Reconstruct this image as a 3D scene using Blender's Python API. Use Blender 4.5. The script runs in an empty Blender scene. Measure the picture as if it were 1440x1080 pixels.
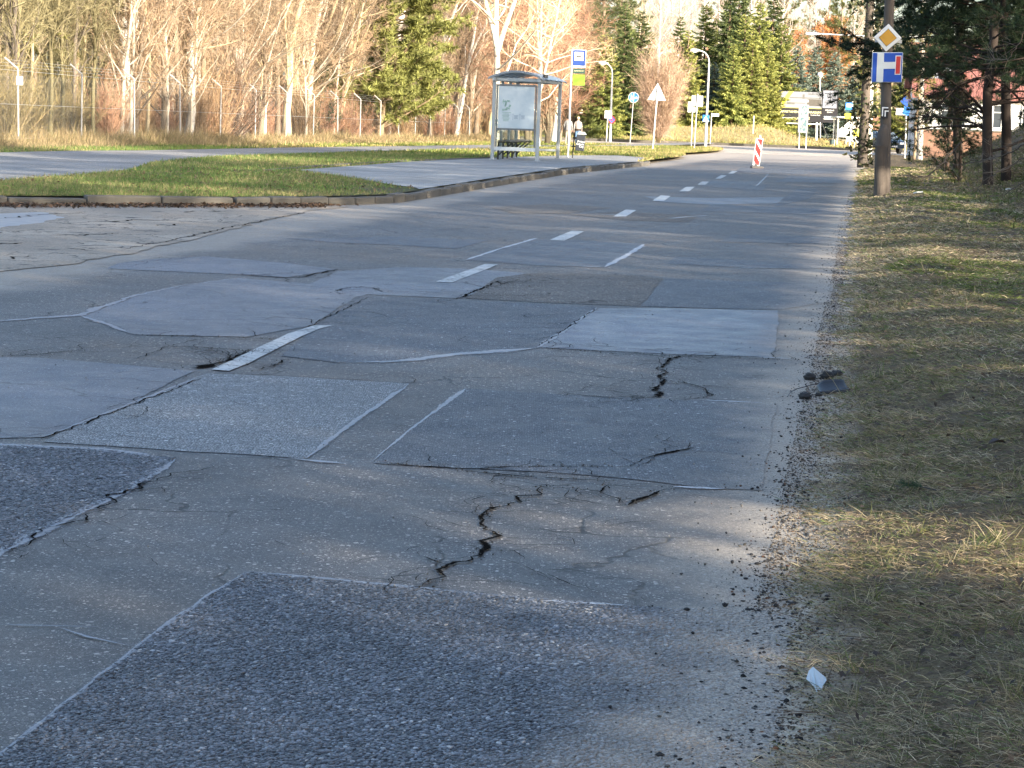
import bpy, bmesh, math, random
import numpy as np
from mathutils import Vector
from mathutils.geometry import tessellate_polygon
SC = bpy.context.scene
COL = SC.collection
rad = math.radians
rnd = random.Random(7)
NR = np.random.default_rng(11)

# ------------------------------------------------------------------ camera geometry (photo is 1440 x 1080)
FPX = 3080.0
EYE = 1.4
PITCH = math.atan(385.2 / FPX)
ROLL = rad(2.0)
_F = np.array([0, math.cos(PITCH), -math.sin(PITCH)])
_R0 = np.array([1.0, 0, 0])
_U0 = np.array([0, math.sin(PITCH), math.cos(PITCH)])
_R = math.cos(ROLL) * _R0 + math.sin(ROLL) * _U0
_U = -math.sin(ROLL) * _R0 + math.cos(ROLL) * _U0

def gz(Y):
    """height of the gently falling street at distance Y"""
    return -0.008 * (np.clip(Y, 50, 130) - 50)

def ray(px, py):
    d = _F + _R * (px - 720) / FPX + _U * (540 - py) / FPX
    return d / d[1]

def P(px, py, Y):
    d = ray(px, py)
    return Vector((d[0] * Y, Y, EYE + d[2] * Y))

def G(px, py, dz=0.0):
    """where the sight line through a photo point meets the street (raised by dz)"""
    d = ray(px, py)
    lo, hi = 1.5, 500.0
    for _ in range(60):
        m = (lo + hi) / 2
        if EYE + d[2] * m - float(gz(m)) - dz > 0:
            lo = m
        else:
            hi = m
    return Vector((d[0] * lo, lo, float(gz(lo)) + dz))

# road frame: s along the road, t to the right of its right-hand edge
RD = np.array([0.155, 0.988]); RN = np.array([0.988, -0.155]); RE = np.array([-0.33, 0.0])
def ST(s, t):
    return RE[0] + s * RD[0] + t * RN[0], RE[1] + s * RD[1] + t * RN[1]
def TS(x, y):
    return (x - RE[0]) * RD[0] + (y - RE[1]) * RD[1], (x - RE[0]) * RN[0] + (y - RE[1]) * RN[1]

def sstep(a, b, x):
    u = np.clip((x - a) / (b - a), 0, 1)
    return u * u * (3 - 2 * u)

_tab = np.random.default_rng(3).random((64, 64))
def vnoise(x, y, sc=1.0):
    """smooth value noise 0..1"""
    x = np.asarray(x) * sc; y = np.asarray(y) * sc
    xi = np.floor(x).astype(int); yi = np.floor(y).astype(int)
    fx = x - xi; fy = y - yi
    fx = fx * fx * (3 - 2 * fx); fy = fy * fy * (3 - 2 * fy)
    g = lambda a, b: _tab[a % 64, b % 64]
    return (g(xi, yi) * (1 - fx) + g(xi + 1, yi) * fx) * (1 - fy) + (g(xi, yi + 1) * (1 - fx) + g(xi + 1, yi + 1) * fx) * fy

def verge_z(x, y):
    """height of the ground right of the road"""
    s, t = TS(x, y)
    n = vnoise(x, y, 1.1) * .6 + vnoise(x + 9, y + 5, 3.1) * .3 + vnoise(x, y, 9.0) * .1
    h = gz(y) - .022 + 0.035 * sstep(-.05, .35, t) + .10 * sstep(.2, 1.1, t) + (n - .5) * .16 * sstep(.15, .9, t)
    fade = 1 - sstep(95, 118, s)
    h = h + fade * (2.7 * sstep(2.7, 9.5, t) + (vnoise(x, y, .35) - .5) * .5 * sstep(2.8, 5, t))
    return h

# ------------------------------------------------------------------ properties
def tag(o, label=None, cat=None, group=None, kind=None):
    if label: o['label'] = label
    if cat: o['category'] = cat
    if group: o['group'] = group
    if kind: o['kind'] = kind
    return o

def thing(name, label, cat, loc=(0, 0, 0), rz=0.0, group=None, tilt=None):
    o = bpy.data.objects.new(name, None)
    COL.objects.link(o)
    o.location = loc
    o.rotation_euler = (tilt[0] if tilt else 0, tilt[1] if tilt else 0, rz)
    o.empty_display_size = .2
    return tag(o, label, cat, group)

def link_mesh(name, me, parent=None):
    o = bpy.data.objects.new(name, me)
    COL.objects.link(o)
    if parent is not None:
        o.parent = parent
    return o

# ------------------------------------------------------------------ small mesh builder
class MB:
    def __init__(s):
        s.v = []; s.f = []; s.m = []
    def add(s, vs, fs, mi=0):
        b = len(s.v)
        s.v += [tuple(v) for v in vs]
        s.f += [tuple(b + i for i in f) for f in fs]
        s.m += [mi] * len(fs)
        return s
    def box(s, c, size, rz=0, rx=0, ry=0, mi=0):
        hx, hy, hz = size[0] / 2, size[1] / 2, size[2] / 2
        from mathutils import Euler
        M = Euler((rx, ry, rz)).to_matrix()
        vs = [M @ Vector((x * hx, y * hy, z * hz)) + Vector(c) for x in (-1, 1) for y in (-1, 1) for z in (-1, 1)]
        return s.add(vs, [(0, 1, 3, 2), (4, 6, 7, 5), (0, 4, 5, 1), (2, 3, 7, 6), (0, 2, 6, 4), (1, 5, 7, 3)], mi)
    def tube(s, pts, r, n=8, cap=True, mi=0):
        pts = [Vector(p) for p in pts]
        if not hasattr(r, '__len__'):
            r = [r] * len(pts)
        vs = []; fs = []
        up = Vector((0, 0, 1))
        for i, p in enumerate(pts):
            d = (pts[min(i + 1, len(pts) - 1)] - pts[max(i - 1, 0)]).normalized()
            a = d.cross(up)
            if a.length < 1e-3:
                a = d.cross(Vector((1, 0, 0)))
            a.normalize(); b = d.cross(a).normalized()
            for k in range(n):
                q = 2 * math.pi * k / n
                vs.append(p + (a * math.cos(q) + b * math.sin(q)) * r[i])
        for i in range(len(pts) - 1):
            for k in range(n):
                k2 = (k + 1) % n
                fs.append((i * n + k, i * n + k2, (i + 1) * n + k2, (i + 1) * n + k))
        if cap:
            fs.append(tuple(range(n - 1, -1, -1)))
            fs.append(tuple(range((len(pts) - 1) * n, len(pts) * n)))
        return s.add(vs, fs, mi)
    def prism(s, poly, ext, mi=0):
        """solid between a flat polygon (3-D points) and its copy moved by ext"""
        n = len(poly); ext = Vector(ext)
        vs = [Vector(p) for p in poly] + [Vector(p) + ext for p in poly]
        tri = tessellate_polygon([[Vector(p) for p in poly]])
        fs = [tuple(t) for t in tri] + [tuple(n + i for i in reversed(t)) for t in tri]
        fs += [(i, (i + 1) % n, n + (i + 1) % n, n + i) for i in range(n)]
        return s.add(vs, fs, mi)
    def disc(s, c, r, th, axis='y', n=28, mi=0):
        vs = []
        for k in range(n):
            q = 2 * math.pi * k / n
            a, b = r * math.cos(q), r * math.sin(q)
            vs.append((c[0] + a, c[1], c[2] + b) if axis == 'y' else (c[0] + a, c[1] + b, c[2]))
        return s.prism(vs, (0, th, 0) if axis == 'y' else (0, 0, th), mi)
    def build(s, name, mat, parent=None, smooth=False, bevel=0.0):
        me = bpy.data.meshes.new(name)
        me.from_pydata([tuple(v) for v in s.v], [], s.f)
        for m in (mat if isinstance(mat, (list, tuple)) else [mat]):
            me.materials.append(m)
        bm = bmesh.new(); bm.from_mesh(me)
        bmesh.ops.recalc_face_normals(bm, faces=bm.faces)
        bm.to_mesh(me); bm.free()
        if isinstance(mat, (list, tuple)):
            me.polygons.foreach_set('material_index', s.m)
        if smooth:
            me.polygons.foreach_set('use_smooth', [True] * len(me.polygons))
            try: me.set_sharp_from_angle(angle=rad(40))
            except Exception: pass
        o = link_mesh(name, me, parent)
        if bevel:
            b = o.modifiers.new('bevel', 'BEVEL'); b.width = bevel; b.segments = 2; b.limit_method = 'ANGLE'
        return o

def npmesh(name, V, faces, mat, col=None, smooth=False):
    """big mesh straight from arrays; faces = list of (k, n) index arrays"""
    me = bpy.data.meshes.new(name)
    V = np.asarray(V, dtype=np.float32)
    me.vertices.add(len(V)); me.vertices.foreach_set('co', V.ravel())
    loops = np.concatenate([np.asarray(f).ravel() for f in faces]).astype(np.int32)
    tot = np.concatenate([np.full(len(f), np.asarray(f).shape[1]) for f in faces])
    st = np.concatenate([[0], np.cumsum(tot)[:-1]]).astype(np.int32)
    me.loops.add(len(loops)); me.loops.foreach_set('vertex_index', loops)
    me.polygons.add(len(tot)); me.polygons.foreach_set('loop_start', st)
    if smooth:
        me.polygons.foreach_set('use_smooth', np.ones(len(tot), dtype=bool))
    me.update(calc_edges=True)
    if col is not None:
        a = me.attributes.new('Col', 'FLOAT_COLOR', 'POINT')
        c = np.ones((len(V), 4), dtype=np.float32); c[:, :3] = col
        a.data.foreach_set('color', c.ravel())
    me.materials.append(mat)
    return me

class NB:
    """collects array pieces into one mesh"""
    def __init__(s): s.V = []; s.Q = []; s.T = []; s.C = []; s.n = 0
    def add(s, V, Q=None, T=None, C=None):
        V = np.asarray(V, dtype=np.float32)
        if Q is not None and len(Q): s.Q.append(np.asarray(Q) + s.n)
        if T is not None and len(T): s.T.append(np.asarray(T) + s.n)
        s.V.append(V); s.n += len(V)
        c = np.ones((len(V), 3), dtype=np.float32) * (np.asarray(C, dtype=np.float32) if C is not None else 1)
        s.C.append(c)
    def mesh(s, name, mat, smooth=False):
        f = []
        if s.Q: f.append(np.concatenate(s.Q))
        if s.T: f.append(np.concatenate(s.T))
        return npmesh(name, np.concatenate(s.V), f, mat, np.concatenate(s.C), smooth)

def unit(a):
    return a / np.maximum(np.linalg.norm(a, axis=-1, keepdims=True), 1e-9)

def strips(nb, B, D, L, W, bend, C, rng, side=None):
    """n two-segment tapering blades: base B, direction D, length L, width W, bend vector (n,3)"""
    n = len(B)
    if n == 0: return
    L = np.broadcast_to(L, (n,))[:, None]; W = np.broadcast_to(W, (n,))[:, None]
    if side is None:
        r = rng.normal(size=(n, 3))
        side = unit(np.cross(D, r))
    M = B + D * L * .55 + bend * .35 * L
    T = B + D * L * .92 + bend * 1.0 * L
    V = np.stack([B - side * W / 2, B + side * W / 2, M - side * W * .36, M + side * W * .36, T], 1).reshape(-1, 3)
    i = np.arange(n)[:, None] * 5
    Q = i + np.array([[0, 1, 3, 2]]); Tt = i + np.array([[2, 3, 4]])
    C = np.repeat(np.broadcast_to(C, (n, 3)), 5, 0)
    nb.add(V, Q, Tt, C)

def tris(nb, B, D, L, W, C, rng):
    n = len(B)
    L = np.broadcast_to(L, (n,))[:, None]; W = np.broadcast_to(W, (n,))[:, None]
    side = unit(np.cross(D, rng.normal(size=(n, 3))))
    V = np.stack([B - side * W / 2, B + side * W / 2, B + D * L], 1).reshape(-1, 3)
    nb.add(V, None, np.arange(n)[:, None] * 3 + np.array([[0, 1, 2]]), np.repeat(np.broadcast_to(C, (n, 3)), 3, 0))

def ntube(nb, pts, r, n, C):
    pts = np.asarray(pts, dtype=float); k = len(pts)
    d = np.gradient(pts, axis=0); d = unit(d)
    ref = np.array([0.31, .95, .05]); a = unit(np.cross(d, ref)); b = np.cross(d, a)
    q = np.arange(n) * 2 * np.pi / n
    V = pts[:, None, :] + (a[:, None, :] * np.cos(q)[None, :, None] + b[:, None, :] * np.sin(q)[None, :, None]) * np.asarray(r)[:, None, None]
    i = np.arange(k - 1)[:, None] * n; j = np.arange(n)[None, :]; j2 = (j + 1) % n
    Q = np.stack([i + j, i + j2, i + n + j2, i + n + j], -1).reshape(-1, 4)
    nb.add(V.reshape(-1, 3), Q, None, C)

# ------------------------------------------------------------------ materials
def newmat(name):
    m = bpy.data.materials.new(name); m.use_nodes = True
    n = m.node_tree.nodes; l = m.node_tree.links
    return m, n, l, n['Principled BSDF']

def N(n, typ, **kw):
    x = n.new(typ)
    for k, v in kw.items(): setattr(x, k, v)
    return x

def math_(n, l, op, a, b=None, c=None, clamp=False):
    x = n.new('ShaderNodeMath'); x.operation = op; x.use_clamp = clamp
    for i, v in enumerate((a, b, c)):
        if v is None: continue
        if isinstance(v, (int, float)): x.inputs[i].default_value = v
        else: l.new(v, x.inputs[i])
    return x.outputs[0]

def mixc(n, l, fac, a, b, mode='MIX'):
    x = n.new('ShaderNodeMix'); x.data_type = 'RGBA'; x.blend_type = mode
    for i, v in ((0, fac), (6, a), (7, b)):
        if isinstance(v, (int, float)): x.inputs[i].default_value = v
        elif isinstance(v, tuple): x.inputs[i].default_value = (*v, 1)
        else: l.new(v, x.inputs[i])
    return x.outputs[2]

def ramp(n, l, fac, a, b, lo=0., hi=1.):
    x = n.new('ShaderNodeMapRange'); x.interpolation_type = 'SMOOTHSTEP'
    x.inputs[1].default_value = a; x.inputs[2].default_value = b
    x.inputs[3].default_value = lo; x.inputs[4].default_value = hi
    l.new(fac, x.inputs[0]); return x.outputs[0]

def noise(n, l, vec, scale, detail=3, rough=.55):
    x = n.new('ShaderNodeTexNoise'); x.inputs['Scale'].default_value = scale
    x.inputs['Detail'].default_value = detail; x.inputs['Roughness'].default_value = rough
    if vec is not None: l.new(vec, x.inputs['Vector'])
    return x.outputs['Fac']

def simple(name, col, rough=.6, metal=0., var=.15, scale=3., bump=0., bscale=40., spec=.5):
    """painted or plain surface with weathering: blotchy tone and faint bump"""
    m, n, l, b = newmat(name)
    tc = N(n, 'ShaderNodeTexCoord').outputs['Object']
    f = noise(n, l, tc, scale, 4)
    c = mixc(n, l, f, tuple(x * (1 - var) for x in col), tuple(min(1, x * (1 + var)) for x in col))
    l.new(c, b.inputs['Base Color'])
    l.new(ramp(n, l, f, .2, .8, max(.05, rough - .1), min(1, rough + .1)), b.inputs['Roughness'])
    b.inputs['Metallic'].default_value = metal
    b.inputs['Specular IOR Level'].default_value = spec
    if bump:
        bp = N(n, 'ShaderNodeBump'); bp.inputs['Strength'].default_value = bump; bp.inputs['Distance'].default_value = .01
        l.new(noise(n, l, tc, bscale, 5), bp.inputs['Height']); l.new(bp.outputs[0], b.inputs['Normal'])
    return m

def leafmat(name, rough=.65, transl=.0, objvar=.25):
    """colour comes from each blade / needle / twig's own tone"""
    m, n, l, b = newmat(name)
    a = N(n, 'ShaderNodeAttribute', attribute_name='Col').outputs['Color']
    oi = N(n, 'ShaderNodeObjectInfo').outputs['Random']
    k = ramp(n, l, oi, 0, 1, 1 - objvar, 1 + objvar)
    c = mixc(n, l, 1.0, a, k, 'MULTIPLY')
    l.new(c, b.inputs['Base Color']); b.inputs['Roughness'].default_value = rough
    b.inputs['Specular IOR Level'].default_value = .25
    if transl:
        t = N(n, 'ShaderNodeBsdfTranslucent'); l.new(c, t.inputs['Color'])
        mx = N(n, 'ShaderNodeMixShader'); mx.inputs[0].default_value = transl
        l.new(b.outputs[0], mx.inputs[1]); l.new(t.outputs[0], mx.inputs[2])
        l.new(mx.outputs[0], n['Material Output'].inputs['Surface'])
    return m

def road_t(n, l, pos):
    """distance to the right of the road's right edge, from world position"""
    d = N(n, 'ShaderNodeVectorMath', operation='DOT_PRODUCT'); l.new(pos, d.inputs[0])
    d.inputs[1].default_value = (RN[0], RN[1], 0)
    return math_(n, l, 'ADD', d.outputs['Value'], .326)

def asphalt(name, dark, light, scale=90., speck=.06, speckcol=(.42, .39, .35), rough=.72, bump=.5, binder=(.03, .03, .032), gap=.10, brown=.25, dusty=True, blot=.22, leftdust_fartone=False, cracks=0.0, rounded=False):
    """worn asphalt: irregular stones in dark binder, paler big stones, blotches, road dust, hair cracks"""
    m, n, l, b = newmat(name)
    pos = N(n, 'ShaderNodeNewGeometry').outputs['Position']
    nz = N(n, 'ShaderNodeTexNoise'); nz.inputs['Scale'].default_value = scale * .45; nz.inputs['Detail'].default_value = 2; l.new(pos, nz.inputs['Vector'])
    wv = N(n, 'ShaderNodeVectorMath', operation='MULTIPLY_ADD'); l.new(nz.outputs['Color'], wv.inputs[0]); wv.inputs[1].default_value = (.9 / scale,) * 3; l.new(pos, wv.inputs[2])
    def vor(sc, feat='F1'):
        v = N(n, 'ShaderNodeTexVoronoi', feature=feat, voronoi_dimensions='2D'); v.inputs['Scale'].default_value = sc
        l.new(wv.outputs[0], v.inputs['Vector']); return v
    v = vor(scale); ve = vor(scale, 'DISTANCE_TO_EDGE')
    sep = N(n, 'ShaderNodeSeparateColor'); l.new(v.outputs['Color'], sep.inputs[0])
    r, g_, b_ = sep.outputs
    tone = math_(n, l, 'POWER', r, 1.3)
    c = mixc(n, l, tone, dark, light)
    stone = ramp(n, l, ve.outputs['Distance'], gap * .35, gap * 1.6)
    if rounded:
        stone = math_(n, l, 'MULTIPLY', stone, ramp(n, l, v.outputs['Distance'], .34, .54, 1, 0))
    c = mixc(n, l, stone, binder, c)
    c = mixc(n, l, 1.0, c, ramp(n, l, noise(n, l, pos, scale * 2.6, 2), .3, .7, .75, 1.25), 'MULTIPLY')
    # paler stones of several sizes showing through the worn binder
    for k, (q, sp) in enumerate(((.5, .45), (.9, .8), (1.7, 1.0))):
        v2 = vor(scale * q); sp2 = N(n, 'ShaderNodeSeparateColor'); l.new(v2.outputs['Color'], sp2.inputs[0])
        on = math_(n, l, 'GREATER_THAN', sp2.outputs[0], 1 - speck * sp)
        core = math_(n, l, 'LESS_THAN', v2.outputs['Distance'], ramp(n, l, sp2.outputs[2], 0, 1, .16, .42))
        on = math_(n, l, 'MULTIPLY', on, core)
        c = mixc(n, l, math_(n, l, 'MULTIPLY', on, ramp(n, l, sp2.outputs[1], 0, 1, .25, 1.)), c, speckcol)
    f1 = noise(n, l, pos, .55, 5, .6); f2 = noise(n, l, pos, 4.5, 5, .65)
    c = mixc(n, l, 1.0, c, ramp(n, l, f1, .3, .7, 1 - blot, 1 + blot), 'MULTIPLY')
    c = mixc(n, l, 1.0, c, ramp(n, l, f2, .25, .75, .80, 1.2), 'MULTIPLY')
    f3 = noise(n, l, pos, .33, 3)
    c = mixc(n, l, ramp(n, l, f3, .42, .7, 0, brown), c, mixc(n, l, 1.0, c, (1.35, 1.12, .88), 'MULTIPLY'))
    rg = ramp(n, l, f2, .2, .8, rough - .1, rough + .1)
    hcr = None
    if cracks:
        w2 = N(n, 'ShaderNodeVectorMath', operation='MULTIPLY_ADD'); nz2 = N(n, 'ShaderNodeTexNoise'); nz2.inputs['Scale'].default_value = 1.9; nz2.inputs['Detail'].default_value = 6
        l.new(pos, nz2.inputs['Vector']); l.new(nz2.outputs['Color'], w2.inputs[0]); w2.inputs[1].default_value = (.75, .75, 0); l.new(pos, w2.inputs[2])
        vc = N(n, 'ShaderNodeTexVoronoi', feature='DISTANCE_TO_EDGE', voronoi_dimensions='2D'); vc.inputs['Scale'].default_value = 1.15; l.new(w2.outputs[0], vc.inputs['Vector'])
        f5 = noise(n, l, pos, 1.1, 3)
        hcr = math_(n, l, 'MULTIPLY', ramp(n, l, vc.outputs['Distance'], .004, .017, 1, 0), ramp(n, l, f5, .46, .56))
        c = mixc(n, l, math_(n, l, 'MULTIPLY', hcr, cracks), c, (.010, .009, .009))
    t = road_t(n, l, pos)
    if dusty:
        w = math_(n, l, 'ADD', t, math_(n, l, 'MULTIPLY', math_(n, l, 'SUBTRACT', noise(n, l, pos, 1.7, 6, .65), .5), 1.0))
        d = ramp(n, l, w, -.44, .10)
        d = math_(n, l, 'MULTIPLY', d, ramp(n, l, noise(n, l, pos, 60, 5, .75), .36, .58, .45, 1.))
        dc = mixc(n, l, ramp(n, l, noise(n, l, pos, 180, 3, .7), .35, .65), (.34, .29, .23), (.62, .54, .44))
        c = mixc(n, l, math_(n, l, 'MULTIPLY', d, .88), c, dc)
        rg = mixc(n, l, d, rg, (.95, .95, .95))
    if leftdust_fartone:
        w = math_(n, l, 'ADD', t, math_(n, l, 'MULTIPLY', math_(n, l, 'SUBTRACT', noise(n, l, pos, .9, 6, .65), .5), 1.2))
        d = math_(n, l, 'MULTIPLY', ramp(n, l, w, -5.35, -6.0), ramp(n, l, noise(n, l, pos, 25, 4, .7), .3, .6, .6, 1.))
        c = mixc(n, l, math_(n, l, 'MULTIPLY', d, .8), c, (.36, .305, .24))
        # paler, warmer tone towards the far end by the crossing
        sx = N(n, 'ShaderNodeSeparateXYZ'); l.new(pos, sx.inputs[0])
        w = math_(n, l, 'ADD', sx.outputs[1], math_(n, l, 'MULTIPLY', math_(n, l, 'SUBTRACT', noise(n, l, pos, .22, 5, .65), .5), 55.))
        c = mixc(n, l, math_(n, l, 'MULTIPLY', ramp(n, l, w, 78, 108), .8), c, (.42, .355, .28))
    l.new(c, b.inputs['Base Color']); l.new(rg, b.inputs['Roughness'])
    b.inputs['Specular IOR Level'].default_value = .5
    h = math_(n, l, 'MULTIPLY', stone, math_(n, l, 'ADD', math_(n, l, 'MULTIPLY', g_, .7), .5))
    h = math_(n, l, 'ADD', h, math_(n, l, 'MULTIPLY', noise(n, l, pos, scale * 2.6, 2), .35))
    if hcr is not None: h = math_(n, l, 'SUBTRACT', h, math_(n, l, 'MULTIPLY', hcr, 2.0))
    bp = N(n, 'ShaderNodeBump'); bp.inputs['Strength'].default_value = bump; bp.inputs['Distance'].default_value = .40 / scale
    l.new(h, bp.inputs['Height'])
    bp2 = N(n, 'ShaderNodeBump'); bp2.inputs['Strength'].default_value = .3; bp2.inputs['Distance'].default_value = .05
    l.new(noise(n, l, pos, 1.6, 4, .6), bp2.inputs['Height']); l.new(bp.outputs[0], bp2.inputs['Normal'])
    l.new(bp2.outputs[0], b.inputs['Normal'])
    return m

def ragged(name, col, rough, lo, hi, nsc=26., amt=1.1, spec=.5, cover=1.0, var=.25):
    """thin smear on the road whose rim breaks up: seals, joint tar, painted crack shade"""
    m, n, l, b = newmat(name)
    pos = N(n, 'ShaderNodeNewGeometry').outputs['Position']
    e = N(n, 'ShaderNodeAttribute', attribute_name='Col').outputs['Fac']
    f = noise(n, l, pos, nsc, 5, .7); f2 = noise(n, l, pos, 3.5, 4)
    k = math_(n, l, 'ADD', e, math_(n, l, 'MULTIPLY', math_(n, l, 'SUBTRACT', f, .5), amt))
    k = math_(n, l, 'ADD', k, math_(n, l, 'MULTIPLY', math_(n, l, 'SUBTRACT', f2, .5), .5))
    a = math_(n, l, 'MULTIPLY', ramp(n, l, k, lo, hi), cover)
    l.new(a, b.inputs['Alpha'])
    c = mixc(n, l, f, tuple(x * (1 - var) for x in col), tuple(x * (1 + var) for x in col))
    l.new(c, b.inputs['Base Color']); b.inputs['Roughness'].default_value = rough; b.inputs['Specular IOR Level'].default_value = spec
    return m
# ------------------------------------------------------------------ ground materials
M_road = asphalt('worn road asphalt', (.060, .057, .056), (.135, .128, .122), 100, .14, (.44, .41, .38), rough=.60, brown=.8, leftdust_fartone=True, bump=.8, binder=(.046, .044, .043), cracks=1.0)
M_coarse = asphalt('coarse patch asphalt', (.036, .039, .046), (.235, .248, .272), 62, .05, (.44, .45, .45), rough=.5, bump=1.0, binder=(.012, .013, .018), gap=.12, rounded=True, brown=.0, blot=.16)
M_medium = asphalt('medium patch asphalt', (.045, .049, .058), (.21, .22, .243), 92, .06, (.45, .45, .45), rough=.6, bump=.9, rounded=True, binder=(.024, .027, .034), gap=.12, brown=.0, blot=.16)
M_pale = asphalt('pale grey patch asphalt', (.15, .155, .16), (.52, .525, .52), 88, .10, (.62, .62, .60), rough=.62, bump=.9, rounded=True, binder=(.055, .058, .062), gap=.12, brown=.0, blot=.14)
M_dark = asphalt('dark fine patch asphalt', (.035, .038, .047), (.12, .125, .145), 110, .03, (.3, .3, .3), rough=.55, bump=.7, binder=(.02, .022, .028), brown=.0, blot=.14)
M_smooth = asphalt('smooth bituminous patch', (.060, .062, .076), (.125, .13, .152), 140, .08, (.34, .34, .35), rough=.5, bump=.45, binder=(.048, .050, .062), brown=.0, blot=.28, cracks=.8)
M_rough = asphalt('brown rough asphalt', (.085, .073, .062), (.26, .23, .195), 85, .14, rough=.78, bump=.9, binder=(.045, .040, .035), brown=.2, cracks=1.0)
M_sheen = asphalt('shiny bituminous patch', (.058, .062, .082), (.105, .112, .142), 140, .05, (.36, .36, .37), rough=.47, bump=.3, binder=(.052, .056, .072), brown=.0, blot=.25, cracks=.5)
M_seal = ragged('pale bitumen joint seal', (.17, .182, .215), .42, .20, .70, 30, 1.3, cover=.82)
M_sealw = ragged('chalky joint edge', (.42, .43, .45), .6, .25, .7, 40, 1.4, cover=.85)
M_crack = ragged('painted crack shade', (.011, .010, .009), 1.0, .20, .60, 90, 1.3, spec=0)  # near-black colour stands for the shade down in cracks and holes
M_puddle = simple('damp pale worn skin', (.24, .25, .27), .4, var=.25, scale=6)

def paint_mat():
    m, n, l, b = newmat('worn white road paint')
    pos = N(n, 'ShaderNodeNewGeometry').outputs['Position']
    f = noise(n, l, pos, 30, 6, .7); f2 = noise(n, l, pos, 3, 4)
    w = ramp(n, l, math_(n, l, 'ADD', f, math_(n, l, 'MULTIPLY', f2, .5)), .58, .78)
    c = mixc(n, l, w, (.13, .128, .123), (.46, .46, .44))
    l.new(c, b.inputs['Base Color']); b.inputs['Roughness'].default_value = .6
    bp = N(n, 'ShaderNodeBump'); bp.inputs['Strength'].default_value = .4; bp.inputs['Distance'].default_value = .006
    l.new(f, bp.inputs['Height']); l.new(bp.outputs[0], b.inputs['Normal'])
    return m
M_paint = paint_mat()

def earth_mat(name, cols, sc=1.0, gravel=False):
    m, n, l, b = newmat(name)
    pos = N(n, 'ShaderNodeNewGeometry').outputs['Position']
    f1 = noise(n, l, pos, 1.3 * sc, 5, .62); f2 = noise(n, l, pos, 11 * sc, 5, .65); f3 = noise(n, l, pos, 60 * sc, 4, .7)
    c = mixc(n, l, ramp(n, l, f1, .35, .65), cols[0], cols[1])
    c = mixc(n, l, ramp(n, l, f2, .45, .62), c, cols[2])
    c = mixc(n, l, 1.0, c, ramp(n, l, f3, .25, .75, .55, 1.45), 'MULTIPLY')
    if gravel:
        t = road_t(n, l, pos)
        w = math_(n, l, 'ADD', t, math_(n, l, 'MULTIPLY', math_(n, l, 'SUBTRACT', noise(n, l, pos, 2.2, 6, .65), .5), .5))
        sand = mixc(n, l, ramp(n, l, f3, .35, .65), (.36, .31, .24), (.60, .52, .415))
        c = mixc(n, l, ramp(n, l, w, .16, .42), sand, c)
    l.new(c, b.inputs['Base Color']); b.inputs['Roughness'].default_value = .95
    b.inputs['Specular IOR Level'].default_value = .15
    bp = N(n, 'ShaderNodeBump'); bp.inputs['Strength'].default_value = .9; bp.inputs['Distance'].default_value = .03
    l.new(math_(n, l, 'ADD', f2, math_(n, l, 'MULTIPLY', f3, .5)), bp.inputs['Height']); l.new(bp.outputs[0], b.inputs['Normal'])
    return m
M_verge = earth_mat('verge earth with leaf mould', ((.125, .090, .056), (.14, .112, .058), (.085, .060, .040)), gravel=True)
M_lawn = earth_mat('lawn soil', ((.10, .095, .045), (.075, .09, .030), (.11, .085, .050)))
M_litter = earth_mat('woodland leaf litter', ((.20, .135, .085), (.15, .11, .065), (.24, .18, .10)))
M_earth = earth_mat('open ground', ((.14, .115, .07), (.11, .105, .055), (.16, .13, .08)))

def side_mat():
    m, n, l, b = newmat('old broken pale asphalt')
    pos = N(n, 'ShaderNodeNewGeometry').outputs['Position']
    f1 = noise(n, l, pos, .8, 6, .65); f2 = noise(n, l, pos, 3.2, 6, .68); f3 = noise(n, l, pos, 45, 4, .7)
    c = mixc(n, l, ramp(n, l, f1, .35, .68), (.25, .205, .155), (.37, .31, .24))
    c = mixc(n, l, ramp(n, l, f2, .56, .64), c, (.11, .09, .07))
    c = mixc(n, l, 1.0, c, ramp(n, l, f3, .25, .75, .65, 1.35), 'MULTIPLY')
    v = N(n, 'ShaderNodeTexVoronoi', feature='DISTANCE_TO_EDGE', voronoi_dimensions='2D'); v.inputs['Scale'].default_value = 1.3
    wv = N(n, 'ShaderNodeVectorMath', operation='ADD'); l.new(pos, wv.inputs[0])
    nz = N(n, 'ShaderNodeTexNoise'); nz.inputs['Scale'].default_value = 2.5; nz.inputs['Detail'].default_value = 5
    l.new(pos, nz.inputs['Vector']); l.new(nz.outputs['Color'], wv.inputs[1]); l.new(wv.outputs[0], v.inputs['Vector'])
    ck = math_(n, l, 'MULTIPLY', ramp(n, l, v.outputs['Distance'], .012, .03, 1, 0), ramp(n, l, f1, .4, .6))
    c = mixc(n, l, ck, c, (.035, .030, .025))
    l.new(c, b.inputs['Base Color']); b.inputs['Roughness'].default_value = .85
    bp = N(n, 'ShaderNodeBump'); bp.inputs['Strength'].default_value = .8; bp.inputs['Distance'].default_value = .03
    l.new(math_(n, l, 'SUBTRACT', f2, ck), bp.inputs['Height']); l.new(bp.outputs[0], b.inputs['Normal'])
    return m
M_side = side_mat()

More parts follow.
